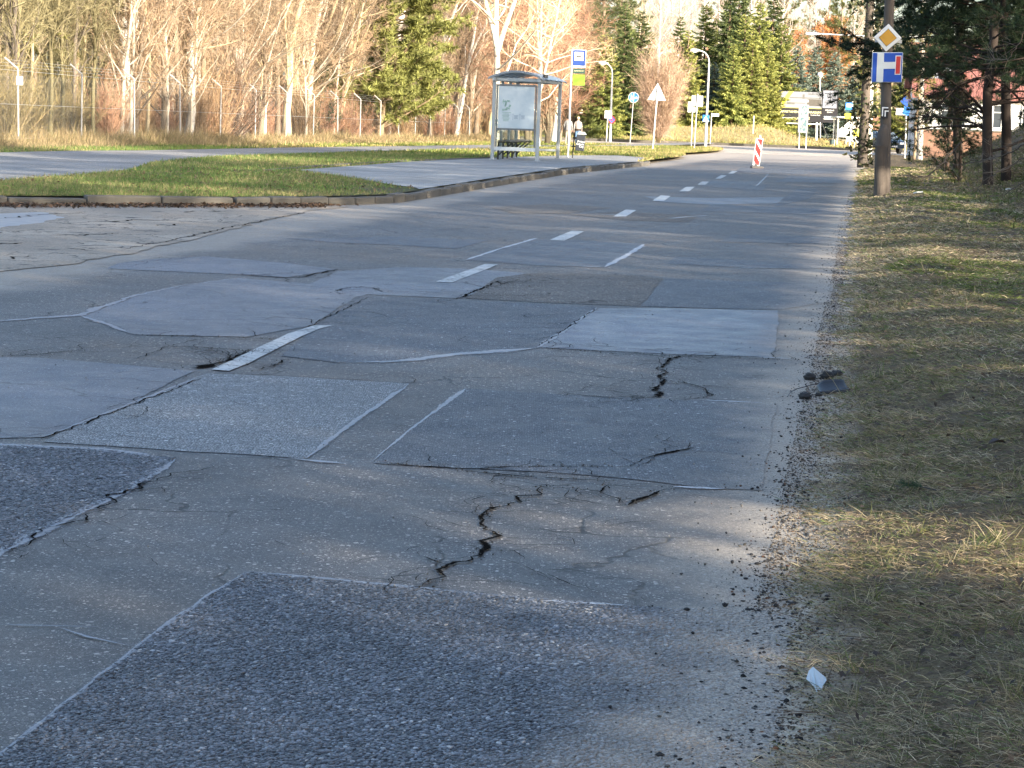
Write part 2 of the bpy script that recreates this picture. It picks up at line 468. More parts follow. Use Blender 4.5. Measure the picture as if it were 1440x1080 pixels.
def paver_mat():
    m, n, l, b = newmat('grey concrete pavers')
    pos = N(n, 'ShaderNodeNewGeometry').outputs['Position']
    mp = N(n, 'ShaderNodeMapping'); mp.inputs['Rotation'].default_value = (0, 0, rad(8.9)); l.new(pos, mp.inputs[0])
    br = N(n, 'ShaderNodeTexBrick'); br.inputs['Scale'].default_value = 1.0
    br.inputs['Brick Width'].default_value = .2; br.inputs['Row Height'].default_value = .1; br.inputs['Mortar Size'].default_value = .006
    br.inputs['Color1'].default_value = (.235, .232, .222, 1); br.inputs['Color2'].default_value = (.305, .30, .285, 1); br.inputs['Mortar'].default_value = (.07, .065, .055, 1)
    l.new(mp.outputs[0], br.inputs['Vector'])
    f = noise(n, l, pos, .9, 5)
    c = mixc(n, l, 1.0, br.outputs['Color'], ramp(n, l, f, .3, .7, .8, 1.2), 'MULTIPLY')
    l.new(c, b.inputs['Base Color']); b.inputs['Roughness'].default_value = .8
    return m
M_paver = paver_mat()
M_path = asphalt('footpath asphalt', (.19, .188, .185), (.32, .315, .30), 120, .05, rough=.75, bump=.4, brown=.2, dusty=False, binder=(.12, .118, .115))
M_far = asphalt('pale far asphalt', (.36, .315, .26), (.54, .48, .40), 100, .05, rough=.8, bump=.3, brown=.3, dusty=False, binder=(.28, .24, .20))
M_kerb = simple('weathered concrete kerb', (.105, .095, .078), .9, var=.6, scale=5, bump=.5, bscale=70)

# ------------------------------------------------------------------ base ground and road
def grid_mesh(name, xs, ys, zf, mat, parent=None, kind='structure', mask=None, smooth=True):
    X, Y = np.meshgrid(xs, ys); Z = zf(X, Y)
    V = np.stack([X, Y, Z], -1).reshape(-1, 3)
    nx = len(xs); i = np.arange(len(ys) - 1)[:, None] * nx + np.arange(nx - 1)[None, :]
    Q = np.stack([i, i + 1, i + nx + 1, i + nx], -1).reshape(-1, 4)
    o = link_mesh(name, npmesh(name, V, [Q], mat, None, smooth), parent)
    if kind: o['kind'] = kind
    return o

grid_mesh('ground', np.linspace(-700, 700, 30), np.array([-300, -100, -20, 0, 20, 40, 50, 60, 70, 80, 90, 100, 110, 120, 130, 150, 200, 300, 500, 900.]),
          lambda X, Y: gz(Y) - .30, M_earth)
ysr = np.array([-40, 0, 20, 35, 50, 60, 70, 80, 90, 100, 110, 120, 130, 145.])
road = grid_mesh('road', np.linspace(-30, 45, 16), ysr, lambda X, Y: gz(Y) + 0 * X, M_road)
# the pale carriageway of the crossing beyond
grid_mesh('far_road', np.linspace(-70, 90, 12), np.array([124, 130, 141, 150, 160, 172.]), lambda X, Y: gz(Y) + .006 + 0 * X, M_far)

_layer = [0.0025]
def layer():
    _layer[0] += .000025
    return _layer[0]

def jag(pts, step, amp, closed=True, seed=0):
    """densify an outline and roughen it, in ground metres"""
    r = np.random.default_rng(seed); out = []
    n = len(pts)
    for i in range(n if closed else n - 1):
        a = np.array(pts[i][:2]); b = np.array(pts[(i + 1) % n][:2])
        L = np.linalg.norm(b - a); k = max(1, int(L / step))
        nv = np.array([-(b - a)[1], (b - a)[0]]) / max(L, 1e-6)
        ph = r.random(3) * 9
        for j in range(k):
            u = j / k
            off = amp * (math.sin(u * L * 3.1 + ph[0]) * .5 + math.sin(u * L * 8.7 + ph[1]) * .3 + (r.random() - .5) * .9) * min(1, 4 * u + .3, 4 * (1 - u) + .3)
            out.append(a + (b - a) * u + nv * off)
    if not closed: out.append(np.array(pts[-1][:2]))
    return out

def sheet(name, px, mat, amp=.012, step=.06, base=0.0, parent=None, kind=None, world=None, seed=1, label=None):
    pts = world if world is not None else [tuple(G(*p)) for p in px]
    o2 = jag(pts, step, amp, True, seed)
    z = base + layer()
    P3 = [Vector((p[0], p[1], float(gz(p[1])) + z)) for p in o2]
    tri = tessellate_polygon([P3])
    me = bpy.data.meshes.new(name)
    me.from_pydata([tuple(p) for p in P3], [], [tuple(t) for t in tri])
    bm = bmesh.new(); bm.from_mesh(me); bmesh.ops.recalc_face_normals(bm, faces=bm.faces)
    for f in bm.faces:
        if f.normal.z < 0: f.normal_flip()
    bm.to_mesh(me); bm.free()
    me.materials.append(mat)
    o = link_mesh(name, me, parent)
    if kind: o['kind'] = kind
    if label: o['label'] = label
    return o

def ribbon_arrays(pts, w, amp, step, r, wj, taper, wmul, z):
    ws = list(w) if hasattr(w, '__len__') else [w] * len(pts)
    C = []; W = []
    for i in range(len(pts) - 1):
        a, b = pts[i], pts[i + 1]; L = np.linalg.norm(b - a); k = max(1, int(L / step))
        for j in range(k):
            u = j / k; C.append(a + (b - a) * u); W.append(ws[i] * (1 - u) + ws[i + 1] * u)
    C.append(pts[-1]); W.append(ws[-1])
    C = np.array(C); W = np.array(W); n = len(C)
    if n < 2: return None
    d = np.gradient(C, axis=0); d /= np.maximum(np.linalg.norm(d, axis=1, keepdims=True), 1e-6)
    nv = np.stack([-d[:, 1], d[:, 0]], 1); ph = r.random() * 50
    C = C + nv * ((vnoise(np.arange(n) * .35 + ph, np.full(n, ph)) - .5) * 3.2 * amp + (r.random(n) - .5) * amp)[:, None]
    W = W * (1 - wj + 2 * wj * vnoise(np.arange(n) * .6 + ph, np.full(n, 3.0))) * wmul
    if taper:
        e = np.minimum(np.arange(n), np.arange(n)[::-1]) / max(1, min(6, n / 3)); W = W * np.clip(e + .08, 0, 1)
    A_ = C + nv * W[:, None] / 2; B_ = C - nv * W[:, None] / 2
    V = np.empty((3 * n, 3)); V[0::3, :2] = B_; V[1::3, :2] = C; V[2::3, :2] = A_; V[:, 2] = gz(V[:, 1]) + z
    col = np.zeros((3 * n, 3)); col[1::3] = 1
    i = np.arange(n - 1)[:, None] * 3
    return V, np.concatenate([i + np.array([[0, 3, 4, 1]]), i + np.array([[1, 4, 5, 2]])]), col, C, d

CRUMB = []
def ribbon(name, px, w, mat, base=0.0, parent=None, amp=.004, step=.05, seed=0, wj=.4, taper=True, zoff=.0, branches=0.0):
    """long thin strip lying on the road: seals, joints and cracks with their side branches; w in metres"""
    pts = [np.array(tuple(G(*p))[:2]) for p in px]
    r = np.random.default_rng(seed); z = base + zoff + layer()
    nb = NB(); res = ribbon_arrays(pts, w, amp, step, r, wj, taper, 1.0 if name == 'crack' else 1.3, z)
    if res is None: return None
    V, Q, col, C, d = res; nb.add(V, Q, None, col)
    wm = float(np.mean(w))
    if branches:
        L = np.sum(np.linalg.norm(np.diff(C, axis=0), axis=1)); k = int(L * branches)
        far = max(1., C[:, 1].mean() / 8)
        for _ in range(k):
            q = r.integers(0, len(C)); a = math.atan2(d[q][1], d[q][0]) + r.choice([-1, 1]) * r.uniform(.5, 1.4)
            bp = [C[q]]; st = r.uniform(.03, .10) * far
            for _j in range(r.integers(3, 7)):
                a += r.normal() * .55; bp.append(bp[-1] + np.array([math.cos(a), math.sin(a)]) * st)
            rr_ = ribbon_arrays(bp, np.linspace(min(.007, wm * .55), .002, len(bp)) * far ** .5, .006, .02, r, .5, True, 1.0, z)
            if rr_: nb.add(rr_[0], rr_[1], None, rr_[2])
        if wm > .012:
            m = int(L * 60); q = r.integers(0, len(C), m); off = r.normal(size=(m, 2)) * (wm * .9 + .008)
            CRUMB.append(np.concatenate([C[q] + off, np.full((m, 1), z)], 1))
    return link_mesh(name, nb.mesh(name, mat), parent)

_pn = [0]
def patch(px, mat, amp=.014, **k):
    _pn[0] += 1
    return sheet('asphalt_patch', px, mat, amp, parent=road, seed=_pn[0], **k)
def seal(px, w=.06, mat=None, **k):
    _pn[0] += 1
    return ribbon('joint_seal', px, w, mat or M_seal, parent=road, seed=_pn[0] * 3, zoff=.0005, **k)
def crack(px, w=.008, amp=.010, **k):
    _pn[0] += 1
    return ribbon('crack', px, w, M_crack, parent=road, amp=amp, step=k.pop('step', .03), seed=_pn[0] * 7, wj=.75, zoff=k.pop('zoff', .001), branches=k.pop('branches', 8.0 if np.mean(w) < .012 else 14.0) * 8 / max(8., G(*px[0]).y), **k)

# patches (outlines read off the photo, laid out on the road)
PATCH_NEAR = patch([(345, 805), (470, 815), (600, 828), (740, 843), (880, 853), (1115, 863), (1125, 960), (1110, 1100), (1095, 1180), (-120, 1180), (-60, 1110), (0, 1062), (130, 960), (240, 875)], M_coarse)
patch([(655, 547), (800, 556), (940, 563), (1090, 567), (1085, 610), (1072, 690), (1010, 688), (900, 676), (760, 664), (650, 659), (525, 652), (585, 598)], M_medium)
patch([(290, 526), (430, 531), (575, 540), (500, 592), (430, 646), (300, 637), (60, 622), (160, 575)], M_pale)
PATCH_LEFT = patch([(-420, 611), (0, 627), (130, 632), (248, 645), (200, 682), (100, 728), (0, 778), (-420, 990)], M_coarse)
patch([(-420, 492), (0, 503), (60, 504), (275, 522), (180, 568), (62, 615), (0, 617), (-420, 601)], M_smooth)
patch([(505, 416), (660, 423), (840, 432), (800, 460), (755, 490), (640, 498), (560, 508), (470, 510), (395, 501), (440, 462)], M_medium)
patch([(842, 434), (960, 434), (1095, 437), (1092, 470), (1086, 503), (960, 499), (757, 489)], M_sheen)
patch([(335, 391), (480, 403), (540, 408), (500, 418), (440, 458), (350, 474), (190, 471), (118, 446), (205, 411)], M_smooth)
patch([(165, 371), (205, 365), (290, 361), (400, 370), (474, 379), (400, 391), (330, 386), (150, 378)], M_smooth)
patch([(430, 402), (475, 382), (560, 376), (650, 378), (740, 384), (690, 402), (650, 420), (505, 414)], M_smooth)
patch([(752, 336), (830, 339), (906, 343), (880, 360), (850, 376), (760, 374), (655, 366), (700, 352)], M_dark)
patch([(655, 420), (700, 390), (760, 384), (900, 388), (932, 392), (900, 431), (760, 426)], M_rough)
patch([(935, 392), (1060, 396), (1172, 399), (1168, 424), (1100, 436), (960, 433), (902, 431)], M_medium)
patch([(948, 362), (1060, 366), (1176, 370), (1174, 378), (1050, 377), (938, 371)], M_medium)
patch([(1030, 330), (1110, 332), (1170, 334), (1165, 343), (1080, 342), (1012, 340)], M_medium)
patch([(560, 345), (480, 342), (400, 336), (560, 333), (690, 338), (640, 350)], M_dark)
patch([(800, 302), (870, 298), (985, 303), (968, 313), (880, 310)], M_rough)
patch([(1000, 288), (1090, 291), (1182, 295), (1178, 303), (1080, 300), (985, 297)], M_medium)
patch([(905, 276), (1000, 279), (1120, 277), (1110, 286), (1000, 288), (930, 284)], M_smooth)
patch([(1120, 266), (1150, 266), (1138, 280), (1088, 291), (1100, 280)], M_medium)
patch([(1000, 254), (1070, 255), (1078, 262), (1072, 268), (985, 262)], M_dark)
patch([(1110, 248), (1192, 250), (1188, 258), (1090, 256)], M_dark)
patch([(1040, 236), (1130, 238), (1196, 236), (1192, 243), (1120, 245), (1035, 242)], M_medium)
patch([(690, 292), (770, 287), (860, 292), (800, 301), (720, 300)], M_rough)

# pale seals and chalky edges along the patches
seal([(-420, 990), (0, 778), (100, 728), (190, 684), (245, 647)], [.055, .06, .055, .05, .075], wj=.45)
seal([(245, 647), (190, 638), (130, 632), (0, 627), (-420, 611)], [.12, .10, .10, .12, .10], wj=.3)
seal([(345, 805), (240, 876), (130, 960), (0, 1062), (-40, 1090)], [.026, .020, .012, .024, .02])
seal([(345, 805), (470, 816), (600, 829), (740, 843)], [.05, .04, .03, .03])
seal([(742, 845), (820, 849), (885, 853)], [.03, .035, .03], M_sealw)
seal([(575, 541), (500, 592), (430, 646)], [.05, .034, .04])
seal([(405, 645), (430, 648), (487, 653)], [.05, .07, .05])
seal([(655, 547), (585, 598), (520, 652)], [.055, .022, .014])
seal([(285, 529), (180, 570), (60, 616)], [.026, .03, .024])
seal([(840, 433), (800, 461), (755, 490)], [.035, .04, .06])
seal([(755, 490), (640, 499), (560, 509), (470, 511)], [.14, .12, .10, .06])
seal([(906, 344), (880, 360), (850, 376)], [.09, .09, .08], M_sealw)
seal([(850, 376), (815, 375)], .06, M_sealw)
seal([(755, 335), (700, 351), (655, 366)], [.07, .05, .05], M_sealw)
seal([(-40, 454), (0, 452), (110, 444), (190, 416), (250, 403), (335, 391)], [.10, .10, .10, .05, .03, .04], amp=.012)
seal([(112, 444), (150, 456), (185, 470)], [.09, .08, .05])
seal([(945, 686), (1018, 688)], .05, M_sealw)
seal([(975, 563), (1072, 567)], .045, M_sealw)
seal([(1060, 503), (1112, 505)], .05, M_sealw)
seal([(1030, 437), (1095, 438)], .06)
seal([(860, 271), (925, 273), (990, 276)], .06)
seal([(955, 256), (1010, 257), (1070, 258)], .12)
seal([(1080, 245), (1072, 254), (1063, 262)], .05)
seal([(1092, 268), (1150, 270), (1176, 270)], .12)
seal([(1010, 378), (1100, 377), (1170, 380)], .05)
seal([(940, 308), (965, 305), (1000, 303)], .06, M_sealw)
seal([(0, 880), (60, 882), (140, 884)], .014); seal([(80, 884), (120, 897), (180, 910)], .012)
seal([(505, 693), (515, 688)], .03)
seal([(900, 303), (840, 302), (800, 300)], .08)
# dark joints beside the patches, and the painted shadow of one step
for q, w in (([(757, 490), (870, 498), (955, 502), (1110, 507)], .014), ([(800, 484), (900, 492), (1010, 497)], .012),
             ([(530, 652), (660, 661), (760, 656), (860, 658)], .016), ([(640, 664), (740, 672), (830, 676), (880, 678)], .018),
             ([(290, 525), (340, 527), (430, 531), (560, 539)], .010), ([(285, 531), (185, 571), (50, 622)], .012),
             ([(335, 386), (400, 391), (420, 391), (476, 379)], .028), ([(280, 362), (165, 371)], .010),  # first strip paints the shadow under a raised patch edge
             ([(647, 420), (665, 411), (682, 404)], .028), ([(682, 404), (700, 396), (705, 401), (722, 396)], .014),
             ([(430, 462), (480, 437), (520, 418)], .012), ([(838, 434), (798, 462), (757, 488)], .012),
             ([(690, 401), (640, 422), (640, 423)], .012), ([(190, 472), (300, 474), (400, 478)], .016),
             ([(0, 502), (60, 499), (110, 494)], .014), ([(-30, 507), (0, 503)], .01),
             ([(690, 1), (690, 1)], 0)):
    if w: crack(q, w)
# the long open crack in front, with side branches
crack([(600, 827), (615, 815), (626, 806), (627, 797), (648, 790), (664, 782), (676, 772), (685, 760), (694, 749), (690, 738), (686, 730), (700, 718), (716, 708), (738, 701), (756, 696), (768, 683)],
      [.012, .022, .03, .022, .026, .024, .026, .022, .024, .014, .018, .024, .02, .024, .02, .028], amp=.022)
crack([(628, 797), (612, 791), (598, 785)], .010); crack([(570, 780), (588, 772), (605, 767)], .008)
crack([(690, 729), (676, 716)], .008); crack([(655, 706), (690, 698), (720, 697)], .008)
crack([(768, 685), (800, 688), (842, 692), (852, 682)], [.014, .010, .018, .012]); crack([(735, 701), (800, 703), (868, 713)], .008)
crack([(868, 713), (885, 712), (905, 702), (925, 692), (940, 687)], [.02, .05, .03, .016, .012]); crack([(845, 692), (868, 704), (872, 712)], .008)
crack([(690, 785), (720, 791), (760, 807), (775, 815)], .006); crack([(760, 807), (800, 824), (820, 832)], .005)
crack([(700, 749), (800, 745), (880, 738), (960, 728)], .004); crack([(880, 655), (915, 645), (950, 636), (985, 628)], [.006, .012, .022, .008])
crack([(890, 660), (930, 640), (975, 630)], .006)
# pothole with broken edge further on, its depth painted dark
crack([(955, 498), (940, 512), (932, 522), (930, 537), (922, 552), (912, 562)], [.03, .024, .026, .03, .05, .02], amp=.03)
crack([(930, 537), (958, 539), (985, 546), (1002, 556), (978, 562), (945, 565)], [.014, .016, .016, .02, .012, .016])
crack([(785, 552), (830, 550), (862, 551), (905, 560)], .010); crack([(930, 552), (955, 548), (975, 547)], .008)
crack([(780, 552), (820, 557), (870, 562), (912, 562)], .012); crack([(850, 545), (880, 537), (928, 536)], .007)
crack([(878, 517), (905, 513), (935, 513)], [.006, .012, .008]); crack([(955, 502), (980, 508), (1002, 514)], .006)
crack([(820, 572), (850, 576)], .006); crack([(1095, 562), (1112, 556), (1150, 549)], .004)
# flat dark wedge for the broken hole beside the nearest white dash
crack([(266, 520), (284, 518), (310, 512), (338, 500), (352, 494)], [.03, .11, .07, .03, .012], amp=.012, taper=True)
crack([(230, 488), (290, 490), (345, 494), (400, 500)], .016); crack([(300, 512), (330, 500), (352, 494), (380, 495)], .014)
crack([(352, 523), (378, 517), (400, 508), (412, 505)], .016); crack([(320, 517), (360, 513), (396, 515)], .010)
crack([(0, 499), (80, 489), (160, 490), (232, 488)], .008); crack([(190, 507), (235, 488), (290, 476)], .008)
crack([(110, 494), (170, 497), (240, 500)], .006); crack([(285, 502), (312, 492)], .006)
# cracks left
crack([(0, 792), (60, 758), (130, 716), (175, 695), (235, 672), (310, 655)], [.006, .010, .014, .018, .010, .006], amp=.03)
crack([(40, 763), (120, 766), (150, 757)], .006); crack([(88, 735), (140, 736), (190, 724)], .005); crack([(250, 660), (300, 662), (330, 655)], .004)
crack([(470, 411), (490, 406), (510, 404), (528, 407), (540, 412)], .016); crack([(470, 412), (478, 414)], .04); crack([(500, 598), (540, 597), (575, 602)], .006)
crack([(385, 762), (400, 770)], .006); crack([(600, 355), (700, 350), (760, 347)], .006); crack([(600, 363), (660, 361)], .008)
crack([(700, 329), (760, 325), (800, 322)], .006); crack([(840, 318), (900, 318), (960, 316)], .01); crack([(1080, 342), (1130, 345), (1172, 345)], .01)
crack([(1030, 245), (1100, 251), (1170, 252)], .03); crack([(1092, 259), (1130, 262), (1180, 263)], .03); crack([(1120, 237), (1180, 240)], .03)
crack([(560, 329), (640, 322), (700, 318)], .006); crack([(930, 385), (1000, 386), (1060, 385), (1170, 388)], .006)

# white centre dashes, each worn differently
DASH = [([(298, 521), (322, 523), (350, 512), (385, 494), (420, 476), (450, 463), (470, 458), (441, 459), (405, 470), (365, 489), (330, 506)], .004),
        ([(613, 397), (636, 398), (700, 373), (682, 372)], .004), ([(773, 338), (794, 339), (822, 326), (804, 325)], .004),
        ([(862, 305), (880, 305), (895, 296), (880, 295)], .004), ([(917, 283), (934, 283), (943, 276), (929, 275)], .004),
        ([(955, 269.5), (969, 269.5), (977, 263), (965, 263)], .003), ([(981, 260), (992, 260), (997, 256), (987, 255.5)], .003),
        ([(1006, 251.5), (1014, 251.5), (1022, 247), (1014, 246.5)], .003), ([(1024, 244.5), (1031, 244.5), (1037, 241), (1030, 240.5)], .003)]
for q, a in DASH:
    _pn[0] += 1
    sheet('lane_marking', q, M_paint, a, step=.05, base=.0003, parent=road, seed=_pn[0])
crack([(360, 492), (380, 493), (405, 495)], .02, zoff=.002); crack([(345, 510), (365, 511)], .01)
crack([(385, 487), (395, 491)], .008)

# old side road / bay on the left, paler and broken
side_road = sheet('side_road', None, M_side, .06, .15, world=[tuple(G(*p)) for p in ((-160, 410), (0, 383), (110, 371), (200, 353), (300, 330), (380, 309), (440, 296), (496, 291))]
                  + [(-2.9, 30.2, 0), (-6.3, 27.2, 0), (-13, 21.5, 0)], kind='structure', seed=91)
ribbon('crack', [(165, 353), (240, 339), (320, 321), (430, 299)], [.01, .03, .035, .015], M_crack, parent=side_road, amp=.02, seed=5, zoff=.002)
for k, (q, w) in enumerate([([(0, 308), (60, 303), (120, 300)], .05), ([(130, 314), (180, 310), (250, 311)], .07), ([(60, 331), (110, 332), (180, 329)], .06), ([(0, 345), (40, 343)], .07),
               ([(250, 300), (300, 297), (345, 299)], .06), ([(80, 350), (130, 354)], .05), ([(0, 365), (50, 361)], .05), ([(215, 318), (260, 316)], .06)]):
    ribbon('crack', q, w, M_crack, parent=side_road, amp=.07, seed=k + 40, zoff=.002)
sheet('worn_patch', [(-60, 303), (0, 301), (60, 299), (90, 306), (60, 313), (0, 322), (-60, 326)], M_puddle, .08, .15, parent=side_road, seed=77)

# ------------------------------------------------------------------ raised left side: lawn, platform, path
KY = np.array([-10, 21.5, 27.2, 29.6, 30.9, 32.0, 34, 40, 50, 60, 66.5, 70, 76, 84, 92, 97, 101, 110, 120, 130, 136, 140.5])
def _kx(t, y): return (t + .326 * 1.0 + 0) / 1.0
KX = np.array([-48, -13.3, -6.55, -3.4, -2.35, -1.82, -1.47, -.55, 1.05, 2.68, 3.78, 4.15, 4.9, 6.1, 7.0, 7.2, 7.5, 9.0, 10.6, 12.0, 12.6, 12.3])
def edge_x(y): return np.interp(y, KY, KX)
ROWS = np.unique(np.concatenate([np.arange(-10, 24, 4), np.arange(24, 36, .5), np.arange(36, 141, 1.5), KY]))
def slab(name, x0, x1, mat, dz=.12, rows=ROWS, kind='structure', n=10, skirt=True, lump=0.0):
    """sheet between two edge lines x0(y) and x1(y)"""
    X = np.stack([x0(rows) + (x1(rows) - x0(rows)) * u for u in np.linspace(0, 1, n)], 1)
    Y = np.repeat(rows[:, None], n, 1); Z = gz(Y) + dz + lump * (vnoise(X, Y, .9) - .5)
    V = np.stack([X, Y, Z], -1).reshape(-1, 3)
    i = np.arange(len(rows) - 1)[:, None] * n + np.arange(n - 1)[None, :]
    Q = np.stack([i, i + 1, i + n + 1, i + n], -1).reshape(-1, 4)
    o = link_mesh(name, npmesh(name, V, [Q], mat, None, True)); o['kind'] = kind
    return o
def fence_x(y): return -12.76 + .12 * (np.asarray(y) - 56)
slab('lawn_ground', lambda y: np.minimum(fence_x(y) - 2, edge_x(y) - .5), lambda y: edge_x(y) - .06, M_lawn, n=24)
slab('woodland_floor', lambda y: np.full_like(y, -150.), lambda y: fence_x(y) + .4, M_litter, dz=.135, n=24, lump=.0, rows=np.concatenate([np.arange(-40, 140, 5.), [150, 200, 300, 500]]))
# path: world outline through photo points
def line_fn(px, dz=.12):
    w = sorted([tuple(G(*p, dz))[:2] for p in px], key=lambda q: q[1])
    xs = np.array([q[0] for q in w]); ys = np.array([q[1] for q in w])
    return lambda y: np.interp(y, ys, xs)
PATH_LO = [tuple(G(*p, .12))[:2] for p in ((-200, 262), (-40, 257), (0, 255), (90, 248), (180, 240), (200, 233), (215, 228), (300, 221), (420, 217), (620, 211), (690, 209.5), (820, 206), (1003, 202.5))]
PATH_HI = [tuple(G(*p, .12))[:2] for p in ((1003, 199.5), (690, 204), (620, 205), (400, 208), (200, 212), (0, 215), (-200, 220))]
PATH_POLY = PATH_LO + PATH_HI
sheet('footpath', None, M_path, .02, .5, base=.124, world=[(x, y, 0) for x, y in PATH_POLY], kind='structure', seed=8)
PLAT = [tuple(G(*p, .12))[:2] for p in ((585, 265), (560, 262), (500, 252), (415, 240), (520, 232.5), (690, 222.5), (800, 219), (870, 219), (905, 222), (908, 224.5))]
PLAT_POLY = PLAT + [(edge_x(y) - .07, y) for y in (65, 58, 50, 44, 40, 36, 34)]
sheet('bus_platform', None, M_paver, .006, .4, base=.128, world=[(x, y, 0) for x, y in PLAT_POLY], kind='structure', seed=9)

# kerb stones, each its own piece
kerb = thing('kerb', None, None); kerb['kind'] = 'structure'; del kerb['kind']
kerb['kind'] = 'structure'
def kerb_run(y0, y1, length=1.0, wid=.15):
    # walk along the edge line
    ys = np.arange(y0, y1, .02); xs = edge_x(ys)
    L = np.concatenate([[0], np.cumsum(np.hypot(np.diff(xs), np.diff(ys)))])
    k = max(1, round(L[-1] / length)); length = L[-1] / k
    for i in range(k):
        a = i * length; b = a + length - .012
        pa = np.array([np.interp(a, L, xs), np.interp(a, L, ys)]); pb = np.array([np.interp(b, L, xs), np.interp(b, L, ys)])
        m = (pa + pb) / 2; d = pb - pa; az = math.atan2(d[1], d[0])
        me = MB().box((0, 0, 0), (np.linalg.norm(d), wid, .26))
        o = me.build('kerb_stone', M_kerb, kerb, bevel=.028)
        o.location = (m[0], m[1], float(gz(m[1])) + .005 + rnd.uniform(-.035, .004)); o.rotation_euler = (rnd.uniform(-.05, .05), rnd.uniform(-.02, .02), az + rnd.uniform(-.012, .012))
kerb_run(17.5, 29.3, 1.1); kerb_run(29.3, 33.0, .55); kerb_run(33.0, 68.5, 1.0)
# low edging between lawn and platform
edging = thing('edging_kerb', None, None); edging['kind'] = 'structure'
pa = G(372, 241, .12); pb = G(690, 223, .12)
d = pb - pa; k = int(d.length / 1.0)
for i in range(k):
    m = pa + d * ((i + .5) / k)
    o = MB().box((0, 0, 0), (d.length / k - .02, .08, .2)).build('edging_stone', M_kerb, edging, bevel=.01)
    o.location = (m.x, m.y, float(gz(m.y)) + .06 + rnd.uniform(-.01, .01)); o.rotation_euler = (0, 0, math.atan2(d.y, d.x))
# far kerb of the crossing road
far_kerb = thing('far_kerb', None, None); far_kerb['kind'] = 'structure'
FK = [(-60, 158), (-20, 159), (8, 160.5), (14.2, 161.5), (20, 160), (23.5, 156.5), (40, 152), (80, 148)]
for (x0, y0), (x1, y1) in zip(FK, FK[1:]):
    L = math.hypot(x1 - x0, y1 - y0)
    o = MB().box((0, 0, 0), (L, .16, .34)).build('kerb_stone', M_kerb, far_kerb)
    o.location = ((x0 + x1) / 2, (y0 + y1) / 2, float(gz(y0)) + .02); o.rotation_euler = (0, 0, math.atan2(y1 - y0, x1 - x0))
def far_z(X, Y):
    fk = np.interp(X, [p[0] for p in FK], [p[1] for p in FK])
    d = Y - fk
    mound = 1.25 * sstep(3, 16, d) * sstep(-12, 6, X) * (1 - sstep(19, 24, X)) * (0.85 + .3 * vnoise(X, Y, .3))
    return gz(Y) + .17 + mound + .25 * sstep(10, 60, d)
M_drygrass = earth_mat('dry grass bank', ((.34, .27, .13), (.27, .25, .10), (.40, .31, .17)), .5)
X = np.linspace(-70, 90, 81); U = np.concatenate([np.linspace(0, 20, 12), [26, 34, 45, 60, 90, 140, 240]])
fk = np.interp(X, [p[0] for p in FK], [p[1] for p in FK])
XX = np.repeat(X[None, :], len(U), 0); YY = fk[None, :] + U[:, None] + .08
V = np.stack([XX, YY, far_z(XX, YY)], -1).reshape(-1, 3); nx = len(X)
i = np.arange(len(U) - 1)[:, None] * nx + np.arange(nx - 1)[None, :]
o = link_mesh('far_verge', npmesh('far_verge', V, [np.stack([i, i + 1, i + nx + 1, i + nx], -1).reshape(-1, 4)], M_drygrass, None, True)); o['kind'] = 'structure'

# ------------------------------------------------------------------ right verge and bank
sv = np.concatenate([np.arange(-60, 3, 3.), np.geomspace(3.2, 30, 260), np.arange(30.4, 70, .6), np.arange(70, 140, 2.5)])
tv = np.concatenate([np.arange(-.35, 2.2, .035), np.arange(2.2, 12, .3), np.arange(12, 70, 4.)])
S_, T_ = np.meshgrid(sv, tv)
X_, Y_ = ST(S_, T_); Z_ = verge_z(X_, Y_)
Z_ = np.where(T_ < -.3, Z_ - .05, Z_)
V = np.stack([X_, Y_, Z_], -1).reshape(-1, 3); nx = len(sv)
i = np.arange(len(tv) - 1)[:, None] * nx + np.arange(nx - 1)[None, :]
o = link_mesh('verge_ground', npmesh('verge_ground', V, [np.stack([i, i + nx, i + nx + 1, i + 1], -1).reshape(-1, 4)][::1], M_verge, None, True)); o['kind'] = 'structure'
# ------------------------------------------------------------------ plant materials
M_bark = leafmat('bark', .9, objvar=.18)
M_twig = leafmat('twigs', .85, objvar=.2)
M_needle = leafmat('needles', .6, .25, objvar=.18)
M_blade = leafmat('grass blades', .7, .25, objvar=0)

def birch_bark():
    m, n, l, b = newmat('pale birch bark')
    tc = N(n, 'ShaderNodeTexCoord').outputs['Object']
    mp = N(n, 'ShaderNodeMapping'); mp.inputs['Scale'].default_value = (1, 1, 5); l.new(tc, mp.inputs[0])
    f = noise(n, l, mp.outputs[0], 2.2, 5, .7)
    a = N(n, 'ShaderNodeAttribute', attribute_name='Col').outputs['Color']
    c = mixc(n, l, ramp(n, l, f, .58, .66), a, (.10, .085, .07))
    l.new(c, b.inputs['Base Color']); b.inputs['Roughness'].default_value = .8
    return m
M_birch = birch_bark()

PROTO = {}

